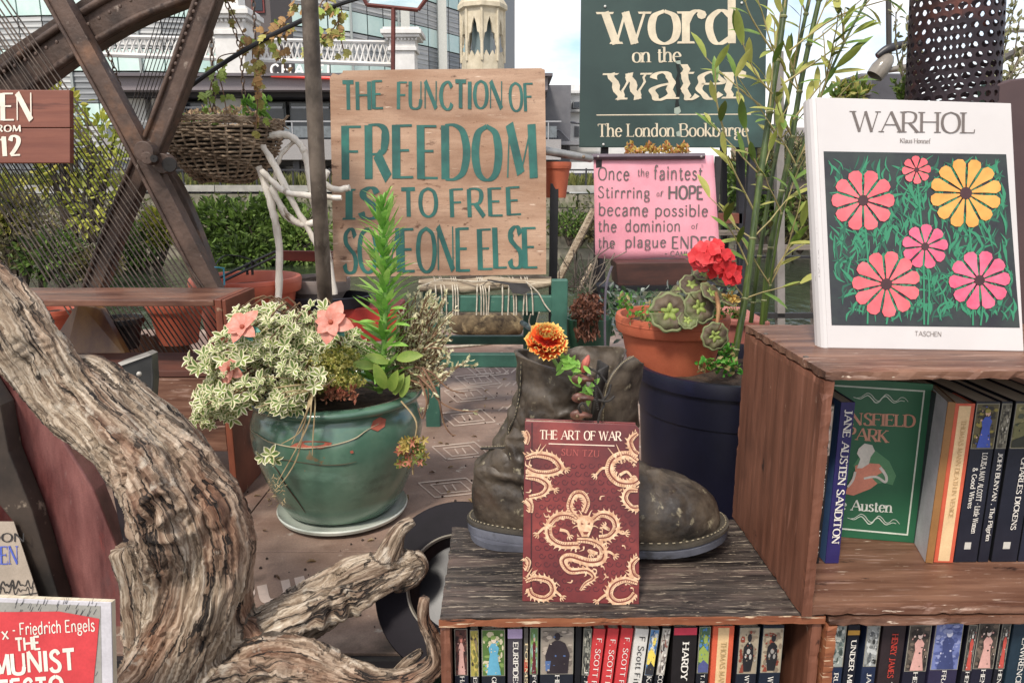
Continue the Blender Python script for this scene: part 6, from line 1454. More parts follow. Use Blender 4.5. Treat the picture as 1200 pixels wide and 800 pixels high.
for _ in range(54):
    v = rvec(); px, py = 838+v.x*25, 303+v.y*18
    if _ > 46: px, py = 858+rnd(-8, 8), 322+rnd(-8, 8)
    c = P(px, py, 1.12-abs(v.z)*.02)-ge.location; up = Vector((v.x, -1, -v.y*.8+.3)).normalized(); x, y, _q = basis(up)
    for k in range(5):
        a = 2*math.pi*k/5+rnd(-.2, .2); inst(pm, 'petal', ge, frame_m(c, (x*math.cos(a)+y*math.sin(a))+up*.3, up, rnd(.65, 1.0)))
# seedlings on the geranium soil
sd_ = thing('seedlings', 'small green and yellow seedlings growing around the foot of the geranium', 'seedlings', (tc_.x, tc_.y, gz))
mb = MB()
for _ in range(260):
    px, py = random.choice(((rnd(735, 770), rnd(355, 382)), (rnd(755, 775), rnd(368, 384)), (rnd(725, 740), rnd(348, 362)), (rnd(770, 850), rnd(352, 372)), (rnd(820, 850), rnd(350, 375)))); c = P(px, py, 1.12+rnd(0, .06)); mb.leaf(c, rvec()+Vector((0, -.3, .8)), rvec(), rnd(.006, .012), .006, .1, random.choice((0, 0, 1)))
for _ in range(50):
    c = P(rnd(850, 862), rnd(345, 357), 1.12); mb.leaf(c, rvec(), rvec(), .01, .006, .1, 2)
o = mb.build('foliage', [leaves_mat('seedling_green', '#3f8a2c', '#74b04c'), leaves_mat('seedling_dry', '#8a7a50', '#b0a070'), leaves_mat('seedling_yellow', '#c9a04c', '#d9bf78')], sd_); o['kind'] = 'stuff'
# terracotta trough behind the bamboo, seedlings in the tub
tq = thing('pink_planter', 'faded pink plastic planter behind the bamboo canes', 'planter', P(865, 432, 1.32))
o1 = [P(828, 376, 1.32), P(900, 380, 1.32), P(900, 470, 1.32), P(832, 470, 1.32)]
MB().slab([o1[3], o1[2], o1[1], o1[0]][::-1], (0, .14, 0)).build('body', mat('faded_pink', '#a8584a', '#c98a7c', scale=3, rough=.6, spots=[('#d8aca0', 4, .55, .75, (1, 1, 1))]), tq, bevel=.006)
MB().slab([P(824, 373, 1.31), P(903, 377, 1.31), P(903, 384, 1.31), P(824, 381, 1.31)], (0, .16, 0)).build('rim', MATS['faded_pink'], tq, bevel=.003)
mb = MB()
for _ in range(200):
    px, py, Y = random.choice(((rnd(818, 842), rnd(422, 436), 1.06), (rnd(842, 868), rnd(424, 438), 1.06), (rnd(855, 870), rnd(366, 374), 1.33), (rnd(846, 860), rnd(405, 430), 1.1))); c = P(px, py, Y); mb.leaf(c, rvec()+Vector((0, -.4, .7)), rvec(), rnd(.007, .015), .007, .1, random.choice((0, 0, 1)))
o = mb.build('tub_seedlings', [MATS['seedling_green'], MATS['seedling_dry']]); o['kind'] = 'stuff'; o['label'] = 'green seedlings on the soil of the blue tub'

bb = thing('bamboo', 'tall bamboo with dark green canes and pale yellow green leaves in the blue tub', 'bamboo', (bc.x+.02, bc.y, DZ+.93*zr))
m_cane = mat('bamboo_cane', '#26361a', '#51622c', scale=8, stretch=(20, 20, 1.5), rough=.35, bump=.1, spots=[('#7c7c48', 5, .6, .75, (1, 1, 3))]); m_node = flat('#7d8058', .6)
m_bam = [mat('bamboo_leaf_a', '#8b9a44', '#b5bc68', scale=20, rough=.5, trl=.35), mat('bamboo_leaf_b', '#a3a552', '#cdca7c', scale=20, rough=.5, trl=.35), mat('bamboo_leaf_c', '#4f6e2c', '#7b923f', scale=20, rough=.5)]
bml = [leaf_mesh('leaf', .045, .0115, m_, .12, b, 5) for m_ in m_bam for b in (.08, .25)]
canes = [([(857, 436, 1.12), (873, 350, 1.14), (888, 230, 1.17), (905, 110, 1.2), (918, 20, 1.22), (925, -60, 1.24)], 5.2),
         ([(893, 380, 1.22), (903, 290, 1.22), (925, 180, 1.22), (940, 90, 1.23), (960, 0, 1.24), (975, -60, 1.25)], 4.6),
         ([(880, 378, 1.24), (890, 300, 1.24), (908, 190, 1.25), (935, 60, 1.26), (955, -30, 1.27)], 3.8),
         ([(897, 376, 1.2), (916, 250, 1.19), (945, 160, 1.18), (975, 80, 1.17), (1010, 10, 1.16), (1030, -30, 1.15)], 2.2)]
mbn = MB(); leafn = 0
def sprig(p0, d, L, n):
    """thin side branch with leaves"""
    global leafn
    q = [p0]; dd = Vector(d).normalized()
    for i in range(6): dd = (dd+rvec()*.16+Vector((0, 0, .03))).normalized(); q.append(q[-1]+dd*L/6)
    br_.tube(q, [.0014, .0007], 5)
    for k in range(n):
        i = 2+int(k/max(1, n-1)*4.99); i = min(i, 6); d2 = ((q[i]-q[i-1]).normalized()*.8+rvec()*.8+Vector((0, 0, -.15))).normalized()
        if leafn < 210: inst(random.choice(bml), 'leaf', bb, frame_m(q[i]-bb.location, d2, Vector((0, -.4, 1)), rnd(.5, 1.15))); leafn += 1
br_ = MB()
for ci, (pts, rp) in enumerate(canes):
    c = cat([P(*q) for q in pts], 10); r = S(1.15, rp)*.78
    mb = MB(); mb.tube(c, [r, r*.95, r*.85, r*.7], 10)
    mb.build('cane', m_cane, bb, smooth=True)
    for i in range(4, len(c)-1, 6):
        d = (c[i+1]-c[i-1]).normalized(); MB().tube([c[i]-d*.0022, c[i], c[i]+d*.0022], [r*.95, r*1.16, r*.92], 10).build('node', m_node, bb, smooth=True)
        if i > 16 or ci in (0, 3):
            for _ in range(2 if ci < 4 else 1):
                if c[i].z > -.2: sprig(c[i], Vector((rnd(-1, 1), rnd(-.5, .3), rnd(.3, 1.2))), rnd(.06, .15), random.choice((3, 4, 5)))
for pts, n in (([(905, 110, 1.19), (885, 85, 1.17), (868, 45, 1.16)], 5), ([(890, 200, 1.17), (878, 170, 1.15), (862, 90, 1.15)], 6), ([(885, 250, 1.17), (860, 200, 1.15), (850, 180, 1.14)], 4), ([(880, 320, 1.15), (865, 285, 1.14), (850, 260, 1.13)], 4), ([(915, 100, 1.2), (960, 70, 1.19), (1000, 40, 1.18)], 6),
               ([(930, 140, 1.2), (965, 95, 1.19), (990, 70, 1.18)], 6), ([(900, 330, 1.2), (925, 290, 1.19), (940, 265, 1.18)], 4), ([(905, 60, 1.2), (880, 20, 1.18), (870, -10, 1.17)], 4), ([(925, 60, 1.2), (980, 20, 1.19), (1040, 0, 1.18)], 6), ([(850, 160, 1.16), (840, 120, 1.15), (838, 80, 1.14)], 4)):
    q = cat([P(*a) for a in pts], 4); br_.tube(q, [.0017, .0008], 5)
    for k in range(n):
        i = min(len(q)-1, 2+int(k*len(q)/n)); d2 = ((q[i]-q[i-1]).normalized()+rvec()*.7+Vector((0, 0, -.1))).normalized(); inst(random.choice(bml), 'leaf', bb, frame_m(q[i]-bb.location, d2, Vector((0, -.6, 1)), rnd(.8, 1.25)))
o = br_.build('side_branches', mat('bamboo_twig', '#84764e', '#a89c6c', scale=30), bb)
# ============================================================ GREEN CHAIR
m_cg = mat('chair_green', '#264a40', '#3d6a5b', scale=8, rough=.5, bump=.2, spots=[('#6f8a78', 30, .66, .72, (1, 1, 1)), ('#13352c', 7, .6, .75, (1, 1, 1))])
Yc = 1.79
ch = thing('low_chair', 'low green wooden chair with a log and cord seat carrying the plywood sign', 'chair', PZ(505, 500, DZ))
def vbar(px, pyt, pyb, Y, wpx, name, m=m_cg, dep=.026, par=None):
    a, b = P(px, pyt, Y), P(px, pyb, Y); w = S(Y, wpx)
    return MB().span(a.x-w/2, a.x+w/2, Y, Y+dep, b.z, a.z).build(name, m, par or ch, bevel=.003)
def hbar(pxa, pxb, pyt, pyb, Y, name, m=m_cg, dep=.022, par=None):
    a, b = P(pxa, pyt, Y), P(pxb, pyb, Y); return MB().span(a.x, b.x, Y+.002, Y+dep, b.z, a.z).build(name, m, par or ch, bevel=.003)
zf = PZ(505, 500, DZ); Yc = zf.y
vbar(504, 350, 502, Yc, 17, 'leg'); vbar(656, 328, 470, Yc, 19, 'leg'); vbar(502, 340, 440, Yc+.33, 13, 'leg'); vbar(622, 345, 412, Yc+.33, 17, 'leg')
hbar(513, 648, 347, 366, Yc, 'seat_rail'); hbar(512, 647, 415, 431, Yc+.002, 'stretcher'); hbar(508, 615, 394, 404, Yc+.33, 'stretcher'); hbar(508, 615, 352, 366, Yc+.33, 'seat_rail')
zs_r = P(600, 352, Yc).z
for x in (504, 656): MB().span(P(x, 400, Yc).x-.008, P(x, 400, Yc).x+.008, Yc+.026, Yc+.33, zs_r-.03, zs_r).build('side_rail', m_cg, ch, bevel=.002)
MB().tube([P(612, 378, Yc+.30), P(632, 392, Yc+.02)], .008, 10).build('side_stretcher', flat('#62747a', .4), ch, smooth=True)
m_log = mat('pale_driftwood', '#6b5a48', '#b3a58e', scale=6, stretch=(1.5, 26, 26), rough=.9, bump=1, dist=.003, spots=[('#3c2f25', 6, .58, .66, (1.4, 30, 30)), ('#cdc2ad', 9, .6, .68, (1.5, 30, 30))])
for k, (ya, yb, dY, r) in enumerate(((336, 330, .03, 17), (330, 328, .11, 14), (328, 326, .19, 13), (327, 325, .27, 12))):
    a, b = P(491, ya+2, Yc+dY), P(646, yb+2, Yc+dY); R_ = S(Yc, r)*.55
    c = [a.lerp(b, i/9)+Vector((0, 0, .004*math.sin(i*1.4+k))) for i in range(10)]
    MB().tube(c, [R_*.55, R_*.9, R_, R_*1.05, R_*.95, R_*1.05, R_*.95, R_, R_*.8, R_*.5], 12, squash=.75).build('seat_pole', m_log, ch, smooth=True)
m_cord = mat('off_white_cord', '#a49a88', '#cfc6b4', scale=90, rough=.9, bump=.4)
def cord(pts, r=.0018, m=m_cord, name='cord'): MB().tube(cat([P(*q) for q in pts], 6), r, 6).build(name, m, ch, smooth=True)
random.seed(11)
for x in (511, 518, 523, 531, 534, 537, 559, 564, 567, 570, 573, 589, 596, 602, 605, 614, 617, 624):
    s = rnd(-5, 3)
    cord([(x+s*.2, 369, Yc-.002), (x, 350, Yc-.003), (x-s*.3-1, 338, Yc+.0), (x-s-3, 328, Yc+.06), (x-s-4, 324.5, Yc+.18), (x-s-5, 324, Yc+.3)])
cord([(616, 330, Yc), (630, 342, Yc-.004), (638, 356, Yc-.006), (645, 365, Yc-.006)]); cord([(560, 326, Yc+.1), (580, 331, Yc+.0), (600, 329, Yc+.05), (622, 333, Yc+.02)])
cord([(495, 335, Yc), (520, 327, Yc+.05), (560, 330, Yc+.0), (590, 326, Yc+.08)]); cord([(622, 368, Yc), (620, 378, Yc+.02), (626, 390, Yc+.03)]); cord([(632, 366, Yc), (629, 380, Yc+.02), (633, 400, Yc+.03)])
MB().add([P(570, 327, Yc), P(598, 331, Yc-.004), P(617, 332, Yc-.006), (P(623, 340, Yc-.008)), P(612, 345, Yc-.012), P(600, 343, Yc-.012), P(596, 334, Yc-.006), P(572, 329, Yc-.001)], [tuple(range(8))]).build('torn_strap', flat('#2e2c2c', .8), ch)
lg = thing('cut_log', 'rough cut log lying on the deck under the green chair', 'log', PZ(565, 398, DZ))
c = PZ(568, 402, DZ)+Vector((0, 0, .05)); mb = MB(); mb.tube([c+Vector((-.12, .15, 0)), c+Vector((-.06, .1, .004)), c+Vector((.06, .1, .0)), c+Vector((.13, .14, 0))], [.045, .05, .052, .046], 18)
mb.build('trunk', mat('rough_bark', '#2a2119', '#75654c', scale=20, rough=1, bump=1, dist=.008, spots=[('#a08e6c', 14, .58, .7, (1, 1, 1))]), lg, smooth=True)
ro = thing('white_rope', 'loose white rope lying on the deck behind the green chair', 'rope', PZ(540, 408, DZ))
MB().tube(cat([PZ(495, 408, DZ+.005), PZ(520, 407, DZ+.005), PZ(550, 405, DZ+.005), PZ(585, 401, DZ+.005), PZ(600, 398, DZ+.005)], 6), .005, 8).build('strand', m_cord, ro, smooth=True)

# ============================================================ PIANO FRAME
Yp_ = 1.6
pfm = thing('iron_piano_frame', 'rusty brown cast iron piano frame strung with dark wires on the left', 'piano frame', P(160, 340, Yp_+.02))
m_iron = mat('rusty_iron', '#33261f', '#5d4a40', scale=14, rough=.6, bump=.7, bscale=90, dist=.002, metal=.15, rv=.12, spots=[('#7b5a44', 9, .57, .75, (1, 1, 1)), ('#8d7f74', 30, .64, .72, (1, 1, 1)), ('#241b18', 6, .6, .7, (1, 1, 1))])
def beam(name, pts, wpx, dep=.03, ridge=0, off=0, m=m_iron):
    """flat cast bar with a raised rib, following photo points at a depth"""
    p = cat([P(*q) for q in pts], 5) if len(pts) > 2 else [P(*q) for q in pts]
    w = S(pts[0][2], wpx)/2; mb = MB(); L, Q = [], []
    for i, c in enumerate(p):
        d = (p[min(i+1, len(p)-1)]-p[max(i-1, 0)]).normalized(); n_ = Vector((-d.z, 0, d.x)).normalized(); L.append(c+n_*w); Q.append(c-n_*w)
    N = len(p); B = Vector((0, dep, 0)); vs = L+Q+[a+B for a in L]+[a+B for a in Q]; fs = []
    for i in range(N-1): fs += [(i, i+1, N+i+1, N+i), (2*N+i, 3*N+i, 3*N+i+1, 2*N+i+1), (i, 2*N+i, 2*N+i+1, i+1), (N+i, N+i+1, 3*N+i+1, 3*N+i)]
    fs += [(0, N, 3*N, 2*N), (N-1, 3*N-1, 4*N-1, 2*N-1)]; mb.add(vs, fs)
    if ridge:
        for s in ((-1, 1) if ridge == 2 else (1,)): mb.tube([a.lerp(b, .5+.40*s)+Vector((0, -.004, 0)) for a, b in zip(L, Q)], w*.22, 8)
    o = mb.build(name, m, pfm, bevel=.002); return L, Q
random.seed(5)
beam('diagonal_bar', [(48, -30, 1.58), (150, 155, 1.58), (248, 345, 1.58)], 21, .035, 1)
beam('diagonal_bar', [(252, -30, 1.6), (216, 70, 1.6), (182, 160, 1.6), (170, 185, 1.6)], 24, .03, 2)
beam('diagonal_bar', [(168, 185, 1.66), (135, 265, 1.66), (106, 345, 1.66)], 22, .03, 2)
beam('arched_bar', [(-60, 150, 1.63), (10, 100, 1.63), (70, 55, 1.63), (140, 12, 1.63), (200, -14, 1.63), (300, -50, 1.63)], 38, .04, 2)
beam('arched_bar', [(-60, 118, 1.65), (20, 62, 1.65), (80, 22, 1.65), (130, -12, 1.65), (180, -40, 1.65)], 16, .03, 1)
beam('rear_strut', [(185, 195, 1.72), (205, 225, 1.72), (228, 280, 1.72), (250, 345, 1.72)], 16, .03)
# cast lugs at the joints
for (x, y, Y, r) in ((176, 178, 1.575, 11), (180, 186, 1.572, 7), (197, 192, 1.6, 11)):
    MB().lathe([(.001, 0), (S(Y, r), 0), (S(Y, r), .03), (.001, .03)], 20, P(x, y, Y), Matrix.Rotation(math.pi/2, 3, 'X')).build('cast_lug', m_iron, pfm, bevel=.002)
MB().lathe([(.001, 0), (S(1.56, 4), 0), (S(1.56, 4), .004), (.001, .004)], 12, P(180, 186, 1.54), Matrix.Rotation(-math.pi/2, 3, 'X')).build('bolt_hole', flat('#120f0e', .8), pfm)
MB().lathe([(.001, 0), (S(1.56, 8), 0), (S(1.56, 8), .004), (.001, .004)], 16, P(198, 193, 1.565), Matrix.Rotation(-math.pi/2, 3, 'X')).build('bolt_hole', MATS['paint_#120f0e_80'] if 'paint_#120f0e_80' in MATS else flat('#120f0e', .8), pfm)
rv = MB().ball((0, 0, 0), (.004, .003, .004), 8, 4).mesh('rivet', m_iron, True)
for (pa, pb, n) in (((5, 84), (190, -20), 16), ((200, 92), (230, 5), 11)):
    for i in range(n):
        u = i/(n-1); c = P(pa[0]+(pb[0]-pa[0])*u, pa[1]+(pb[1]-pa[1])*u, 1.6 if n > 12 else 1.58); inst(rv, 'rivet', pfm, Matrix.Translation(c-pfm.location))
m_wire = mat('copper_wound_wire', '#2a221e', '#574a40', scale=40, rough=.45, metal=.5, bump=0)
for i in range(30):
    xb = 62+i*6.1+rnd(-.8, .8); yb = 339; k = .66+.0018*(i-10)+rnd(-.01, .01); yt = -25 if i > 9 else 60-i*3
    x_t = xb-(yb-yt)*k; ye = 462; xe = xb+(ye-yb)*k
    MB().tube([P(x_t, yt, 1.615), P(xe, ye, 1.545)], S(1.6, .85), 5, cap=False).build('string', m_wire, pfm)
for i in range(15):
    xb = 135+i*3.6; MB().tube([P(xb+62+i*1.5, -22, 1.69), P(xb-3, 200, 1.69)], S(1.6, .5), 4, cap=False).build('string', m_wire, pfm)
for i in range(10):
    xb = 12+i*9; MB().tube([P(xb-100, 170-i*4, 1.64), P(xb+6, 341, 1.64)], S(1.6, .5), 4, cap=False).build('string', m_wire, pfm)
# soundboard ribs below
m_sb = mat('soundboard', '#4a2d20', '#7b5640', scale=4, stretch=(8, 8, 2), rough=.7, bump=.3)
for i in range(9):
    x0 = 92+i*20; MB().slab([P(x0-60, 395, 1.68), P(x0-42.5, 392, 1.68), P(x0+22, 490, 1.66), P(x0+4, 494, 1.66)], (0, .015, 0)).build('soundboard_plank', m_sb, pfm, bevel=.001)
t = thing('wooden_wedge', 'brown painted sloping board behind the wires under the low bench', 'board', P(90, 460, 1.5))
MB().slab([P(62, 400, 1.52), P(92, 352, 1.54), (P(118, 362, 1.54)), P(150, 420, 1.5), P(190, 470, 1.46), P(60, 480, 1.46)], (0, .02, 0)).build('board', mat('varnished_board', '#4a2a1c', '#8a6434', scale=3, stretch=(3, 3, 1), rough=.4), t, bevel=.002)

# ============================================================ LOW BENCH
bn = thing('wooden_bench', 'low red brown wooden bench in front of the iron piano frame', 'bench', PZ(265, 600, DZ))
m_bn = mat('bench_top', '#47291f', '#7a5442', scale=3, stretch=(2, 9, 9), rough=.4, bump=.3, dist=.001, rv=.15, spots=[('#a08672', 6, .62, .74, (2, 14, 14))])
m_be = mat('bench_end', '#5a2c1e', '#894c34', scale=3, stretch=(9, 2, 2), rough=.5, bump=.3, spots=[('#2f1912', 4, .6, .74, (9, 2, 1)), ('#b09a80', 16, .66, .72, (2, 2, 1))])
A = P(250, 351.5, 1.35); xl = P(-40, 351, 1.35).x
MB().span(xl, A.x, 1.35, 1.51, A.z-.012, A.z).build('top_board', m_bn, bn, bevel=.0015)
MB().span(A.x+.001, A.x+.014, 1.351, 1.511, DZ, A.z+.001).build('end_board', m_be, bn, bevel=.0015)
MB().span(A.x+.0145, A.x+.022, 1.352, 1.51, A.z-.10, A.z-.0).build('end_cleat', m_be, bn, bevel=.0015)
MB().span(xl, A.x, 1.355, 1.51, A.z-.150, A.z-.138).build('shelf_board', mat('bench_shelf', '#3a2019', '#62382b', scale=3, stretch=(2, 9, 9), rough=.6), bn, bevel=.001)
MB().span(xl, A.x, 1.353, 1.37, A.z-.3, A.z-.152).build('front_board', m_redh, bn, bevel=.001)
t = thing('metal_bracket', 'dark grey steel bracket with a bolt sticking up behind the driftwood', 'bracket', P(165, 430, 1.1))
MB().slab([P(142, 428, 1.1), P(178, 415, 1.12), P(180, 445, 1.12), P(178, 470, 1.12), P(160, 470, 1.1)][::-1], (0, .02, 0)).build('plate', flat('#3c3d3d', .45), t, bevel=.001)
MB().span(P(160, 450, 1.11).x, P(176, 450, 1.11).x, 1.105, 1.125, DZ, P(160, 468, 1.11).z).build('stand', flat('#3c3d3d', .45), t, bevel=.001)
MB().slab([P(138, 425, 1.1), P(142, 428.5, 1.098), P(178, 415.5, 1.118), P(172, 413, 1.12)], (0, .02, 0)).build('top_flange', flat('#6e6a64', .4), t)
MB().ball(P(163, 438, 1.095), .004, 10, 6).build('bolt', flat('#a8a39a', .3), t, smooth=True)
for (lab, px, py, Y, r, h, m) in (('small black plastic pot behind the iron wires under the bench level', 140, 372, 1.62, 26, .07, flat('#1a1a1e', .5)),
                                   ('small terracotta pot behind the iron wires left of the bench end', 205, 352, 1.68, 32, .1, m_terrp), ('terracotta pot at the far left seen through the wires', 60, 362, 1.7, 24, .08, m_terrp)):
    terra_pot(lab, px, py, Y, r, h, m=m)
# ============================================================ ORANGE TUB and BOWL
tt_, tcc, trr = terra_pot('big orange round tub behind the end of the bench', 288, 324, 1.95, 62, .24, rim=.16, m=m_terrp)
t = thing('wire_rack', 'black wire basket rack sticking out of the orange tub', 'rack', P(290, 312, 1.9))
mb = MB(); mk = flat('#1d1c1e', .4)
for a, b in (((258, 325, 1.85), (322, 295, 1.95)), ((262, 329, 1.84), (330, 297, 1.94)), ((290, 322, 1.9), (289, 308, 1.9)), ((296, 322, 1.9), (295, 306, 1.9)), ((322, 295, 1.95), (330, 297, 1.94))): MB().rod(P(*a), P(*b), .0035, 6).build('wire', mk, t)
MB().tube(cat([P(248, 320, 1.8), P(262, 300, 1.85), (P(290, 303, 1.9)), P(308, 314, 1.9)], 6), .0018, 5).build('wire', mk, t)
t = thing('blue_clip', 'small bright blue plastic clip on the rim of the orange tub', 'clip', P(262, 325, 1.72))
MB().tube([P(250, 313, 1.72), P(262, 314, 1.72), P(263, 334, 1.72)], .0022, 6).build('wire', flat('#3f8fa6', .4), t); MB().span(P(254, 400, 1.72).x, P(263, 400, 1.72).x, 1.71, 1.72, P(0, 337, 1.72).z, P(0, 330, 1.72).z).build('tab', flat('#2f7fae', .4), t, bevel=.001)
tb, c_, r_ = terra_pot('pale grey stone bowl behind the leaning pole', 372, 325, 2.1, 37, .075, rim=.5, m=mat('stone_bowl', '#837a74', '#a89c94', scale=12, rough=.9, bump=.3))
t = thing('black_tray', 'shallow black tray under the grey bowl', 'tray', P(375, 352, 2.05))
c = P(375, 350, 2.05); MB().lathe([(.001, 0), (S(2, 58), 0), (S(2, 62), .03), (S(2, 60), .033), (S(2, 56), .006), (.001, .006)], 40, c-Vector((0, 0, .02)), None, 0, 1, .6).build('body', flat('#20222c', .5), t, smooth=True)
t = thing('red_box', 'red painted box hidden low behind the green weed', 'box', P(420, 380, 2.0))
MB().slab([P(352, 362, 2.0), P(466, 360, 2.0), P(466, 400, 2.0), P(352, 400, 2.0)][::-1], (0, .15, 0)).build('body', flat('#a8342c', .5), t, bevel=.004)
t = thing('peeling_board', 'dark red board with peeling pale patches behind the pole', 'board', P(365, 300, 2.2))
MB().slab([P(328, 294, 2.2), P(402, 295, 2.2), P(402, 308, 2.2), P(328, 305, 2.2)][::-1], (0, .02, 0)).build('board', mat('peeling_red', '#5a2218', '#7d3426', scale=9, rough=.7, spots=[('#b9a79a', 16, .58, .62, (1, 1, 1))]), t, bevel=.001)
MB().slab([P(390, 296, 2.15), P(401, 296, 2.15), P(402, 330, 2.15), P(392, 330, 2.15)][::-1], (0, .012, 0)).build('upright', m_plyw, t, bevel=.001)

# ============================================================ POLE, BASKET, CABLE, VINES
pl_ = thing('leaning_pole', 'weathered grey brown metal pole rising left of the plywood sign', 'pole', PZ(385, 440, DZ))
m_pole = mat('pole_metal', '#453c34', '#75695e', scale=18, rough=.55, bump=.3, bscale=120, metal=.2, spots=[('#8f8578', 30, .6, .72, (1, 1, .3)), ('#2a2420', 8, .6, .74, (1, 1, .5))])
MB().tube([P(360, -60, 1.45), P(371, 180, 1.5), P(381, 352, 1.55), PZ(390, 470, DZ)], S(1.5, 8.8), 16).build('tube', m_pole, pl_, smooth=True)
bk = thing('hanging_basket', 'dark wicker hanging basket with dry plants hung on chains', 'basket', P(260, 213, 1.9))
m_wick = mat('dark_wicker', '#554536', '#a38f78', scale=30, rough=.8, bump=.5, spots=[('#8d7d69', 40, .58, .7, (1, 1, 1))])
bcx = P(260, 150, 1.9); Rb2 = S(1.9, 64); Hb = P(260, 146, 1.9).z-P(260, 214, 1.9).z; z0 = P(260, 213, 1.9).z
def brad(u): return Rb2*(.42+.58*math.sin(min(1, u)*math.pi/2)**.8)
wv = MB(); rows_ = 19; NS = 26
for j in range(rows_):
    u = j/(rows_-1); n = NS*4; pts = []
    for k in range(n+1):
        a = 2*math.pi*k/n; rr_ = brad(u)+.0045*math.cos(NS/2*a*2+math.pi*j)*1.0+rnd(-.0012, .0012); pts.append(bcx*1+Vector((rr_*math.cos(a), rr_*math.sin(a), 0)))
        pts[-1].z = z0+u*Hb+.003*math.sin(3*a+j)+rnd(-.001, .001)
    MB().tube(pts, S(1.9, 1.35), 5, cap=False).build('wicker_band', m_wick, bk)
for k in range(NS):
    a = 2*math.pi*k/NS+.06; MB().tube([Vector((bcx.x+brad(u)*math.cos(a), bcx.y+brad(u)*math.sin(a), z0+u*Hb)) for u in [i/8 for i in range(9)]]+[Vector((bcx.x+Rb2*1.04*math.cos(a), bcx.y+Rb2*1.04*math.sin(a), z0+Hb+.008))], .003, 5).build('stake', m_wick, bk)
rim_ = MB()
for q in range(3): rim_.tube([Vector((bcx.x+(Rb2+.004)*math.cos(2*math.pi*k/90), bcx.y+(Rb2+.004)*math.sin(2*math.pi*k/90), z0+Hb+.003+.005*math.sin(k*1.4+q*2.1))) for k in range(91)], .0035, 5)
for _ in range(26):
    a = rnd(0, 6.28); p = Vector((bcx.x+Rb2*math.cos(a), bcx.y+Rb2*math.sin(a), z0+Hb)); rim_.rod(p, p+Vector((math.cos(a)*.5, math.sin(a)*.5, rnd(-.4, .6))).normalized()*rnd(.012, .03), .0016, 4)
rim_.build('woven_rim', m_wick, bk)
MB().lathe([(.001, .0), (brad(0)*.98, 0), (brad(.5)*.95, Hb*.5), (brad(1)*.95, Hb*.9)], 30, (bcx.x, bcx.y, z0+.002)).build('liner', flat('#1b1612', .95), bk, smooth=True)
soil(bk, Vector((bcx.x, bcx.y, z0+Hb*.9)), Rb2*.94, seed=8)
def chain(name, pts, par, link=.014, r=.0015):
    p = [P(*q) for q in pts]; L = sum((b-a).length for a, b in zip(p, p[1:])); n = int(L/link); me = None
    mb = MB(); mb.tube([Vector((math.cos(2*math.pi*k/12)*.0042, 0, math.sin(2*math.pi*k/12)*.0088)) for k in range(13)], r, 5, cap=False); me = mb.mesh('link', mat('chain_rust', '#3a2c24', '#6e5a4c', scale=60, rough=.6, metal=.4))
    s = 0; i = 0
    for k in range(n):
        s = (k+.5)*L/n; acc = 0
        for a, b in zip(p, p[1:]):
            l = (b-a).length
            if acc+l >= s: c = a.lerp(b, (s-acc)/l); d = (b-a).normalized(); break
            acc += l
        x, y, _ = basis(d, Vector((0, 1, 0))); m = Matrix(((x if k % 2 else y), (y if k % 2 else -x), d)).transposed().to_4x4(); m.translation = c-wloc(par); inst(me, name, par, m)
chain('chain_link', [(247, -20, 1.85), (248, 60, 1.85), (252, 146, 1.84)], bk)
chain('chain_link', [(258, -20, 1.9), (272, 25, 1.93), (282, 60, 1.95), (288, 140, 1.96)], bk)
chain('chain_link', [(296, -20, 1.96), (300, 60, 1.96), (312, 148, 1.93)], bk)
hw = thing('hanging_chain', 'rusty thin chain with a dried stem hung between the iron bars', 'chain', P(125, 45, 1.75))
chain('chain_link', [(118, 42, 1.75), (132, 75, 1.75), (141, 105, 1.75), (147, 140, 1.75)], hw)
cb = thing('black_cable', 'thick black cable slung from the iron frame up across the pole', 'cable', P(210, 110, 1.7))
MB().tube(cat([P(205, 115, 1.75), P(250, 82, 1.7), P(310, 46, 1.65), P(390, 8, 1.6), P(440, -8, 1.6), P(500, -30, 1.6)], 6), S(1.65, 2.6), 8).build('cable', flat('#1e1f24', .5), cb, smooth=True)
vn = thing('climbing_vine', 'autumn tinted creeper winding along the black cable above the basket', 'vine', P(300, 60, 1.62))
vm = [mat('vine_leaf_green', '#6f8a34', '#a6b45a', scale=60, rough=.6), mat('vine_leaf_brown', '#7c5a34', '#ae8a56', scale=60, rough=.7), mat('vine_leaf_olive', '#7b7836', '#b3ab62', scale=60, rough=.7)]
def lobed(name, m):
    mb = MB(); pr = [(0, 0), (.35, .12), (.5, .42), (.3, .45), (.33, .75), (.12, .7), (0, 1.0)]
    R_ = [(x*.8, y) for x, y in pr]; vs = [(x*.03, y*.03, -.004*y*y+.006*x) for x, y in R_]+[(-x*.03, y*.03, -.004*y*y+.006*x) for x, y in reversed(R_[1:-1])]
    mb.add(vs, [(0, 1, 2, 10, 11), (2, 3, 4, 8, 9, 10), (4, 5, 6, 7, 8)]); return mb.mesh(name, m)
vlm = [lobed('leaf', m) for m in vm]; vst = MB()
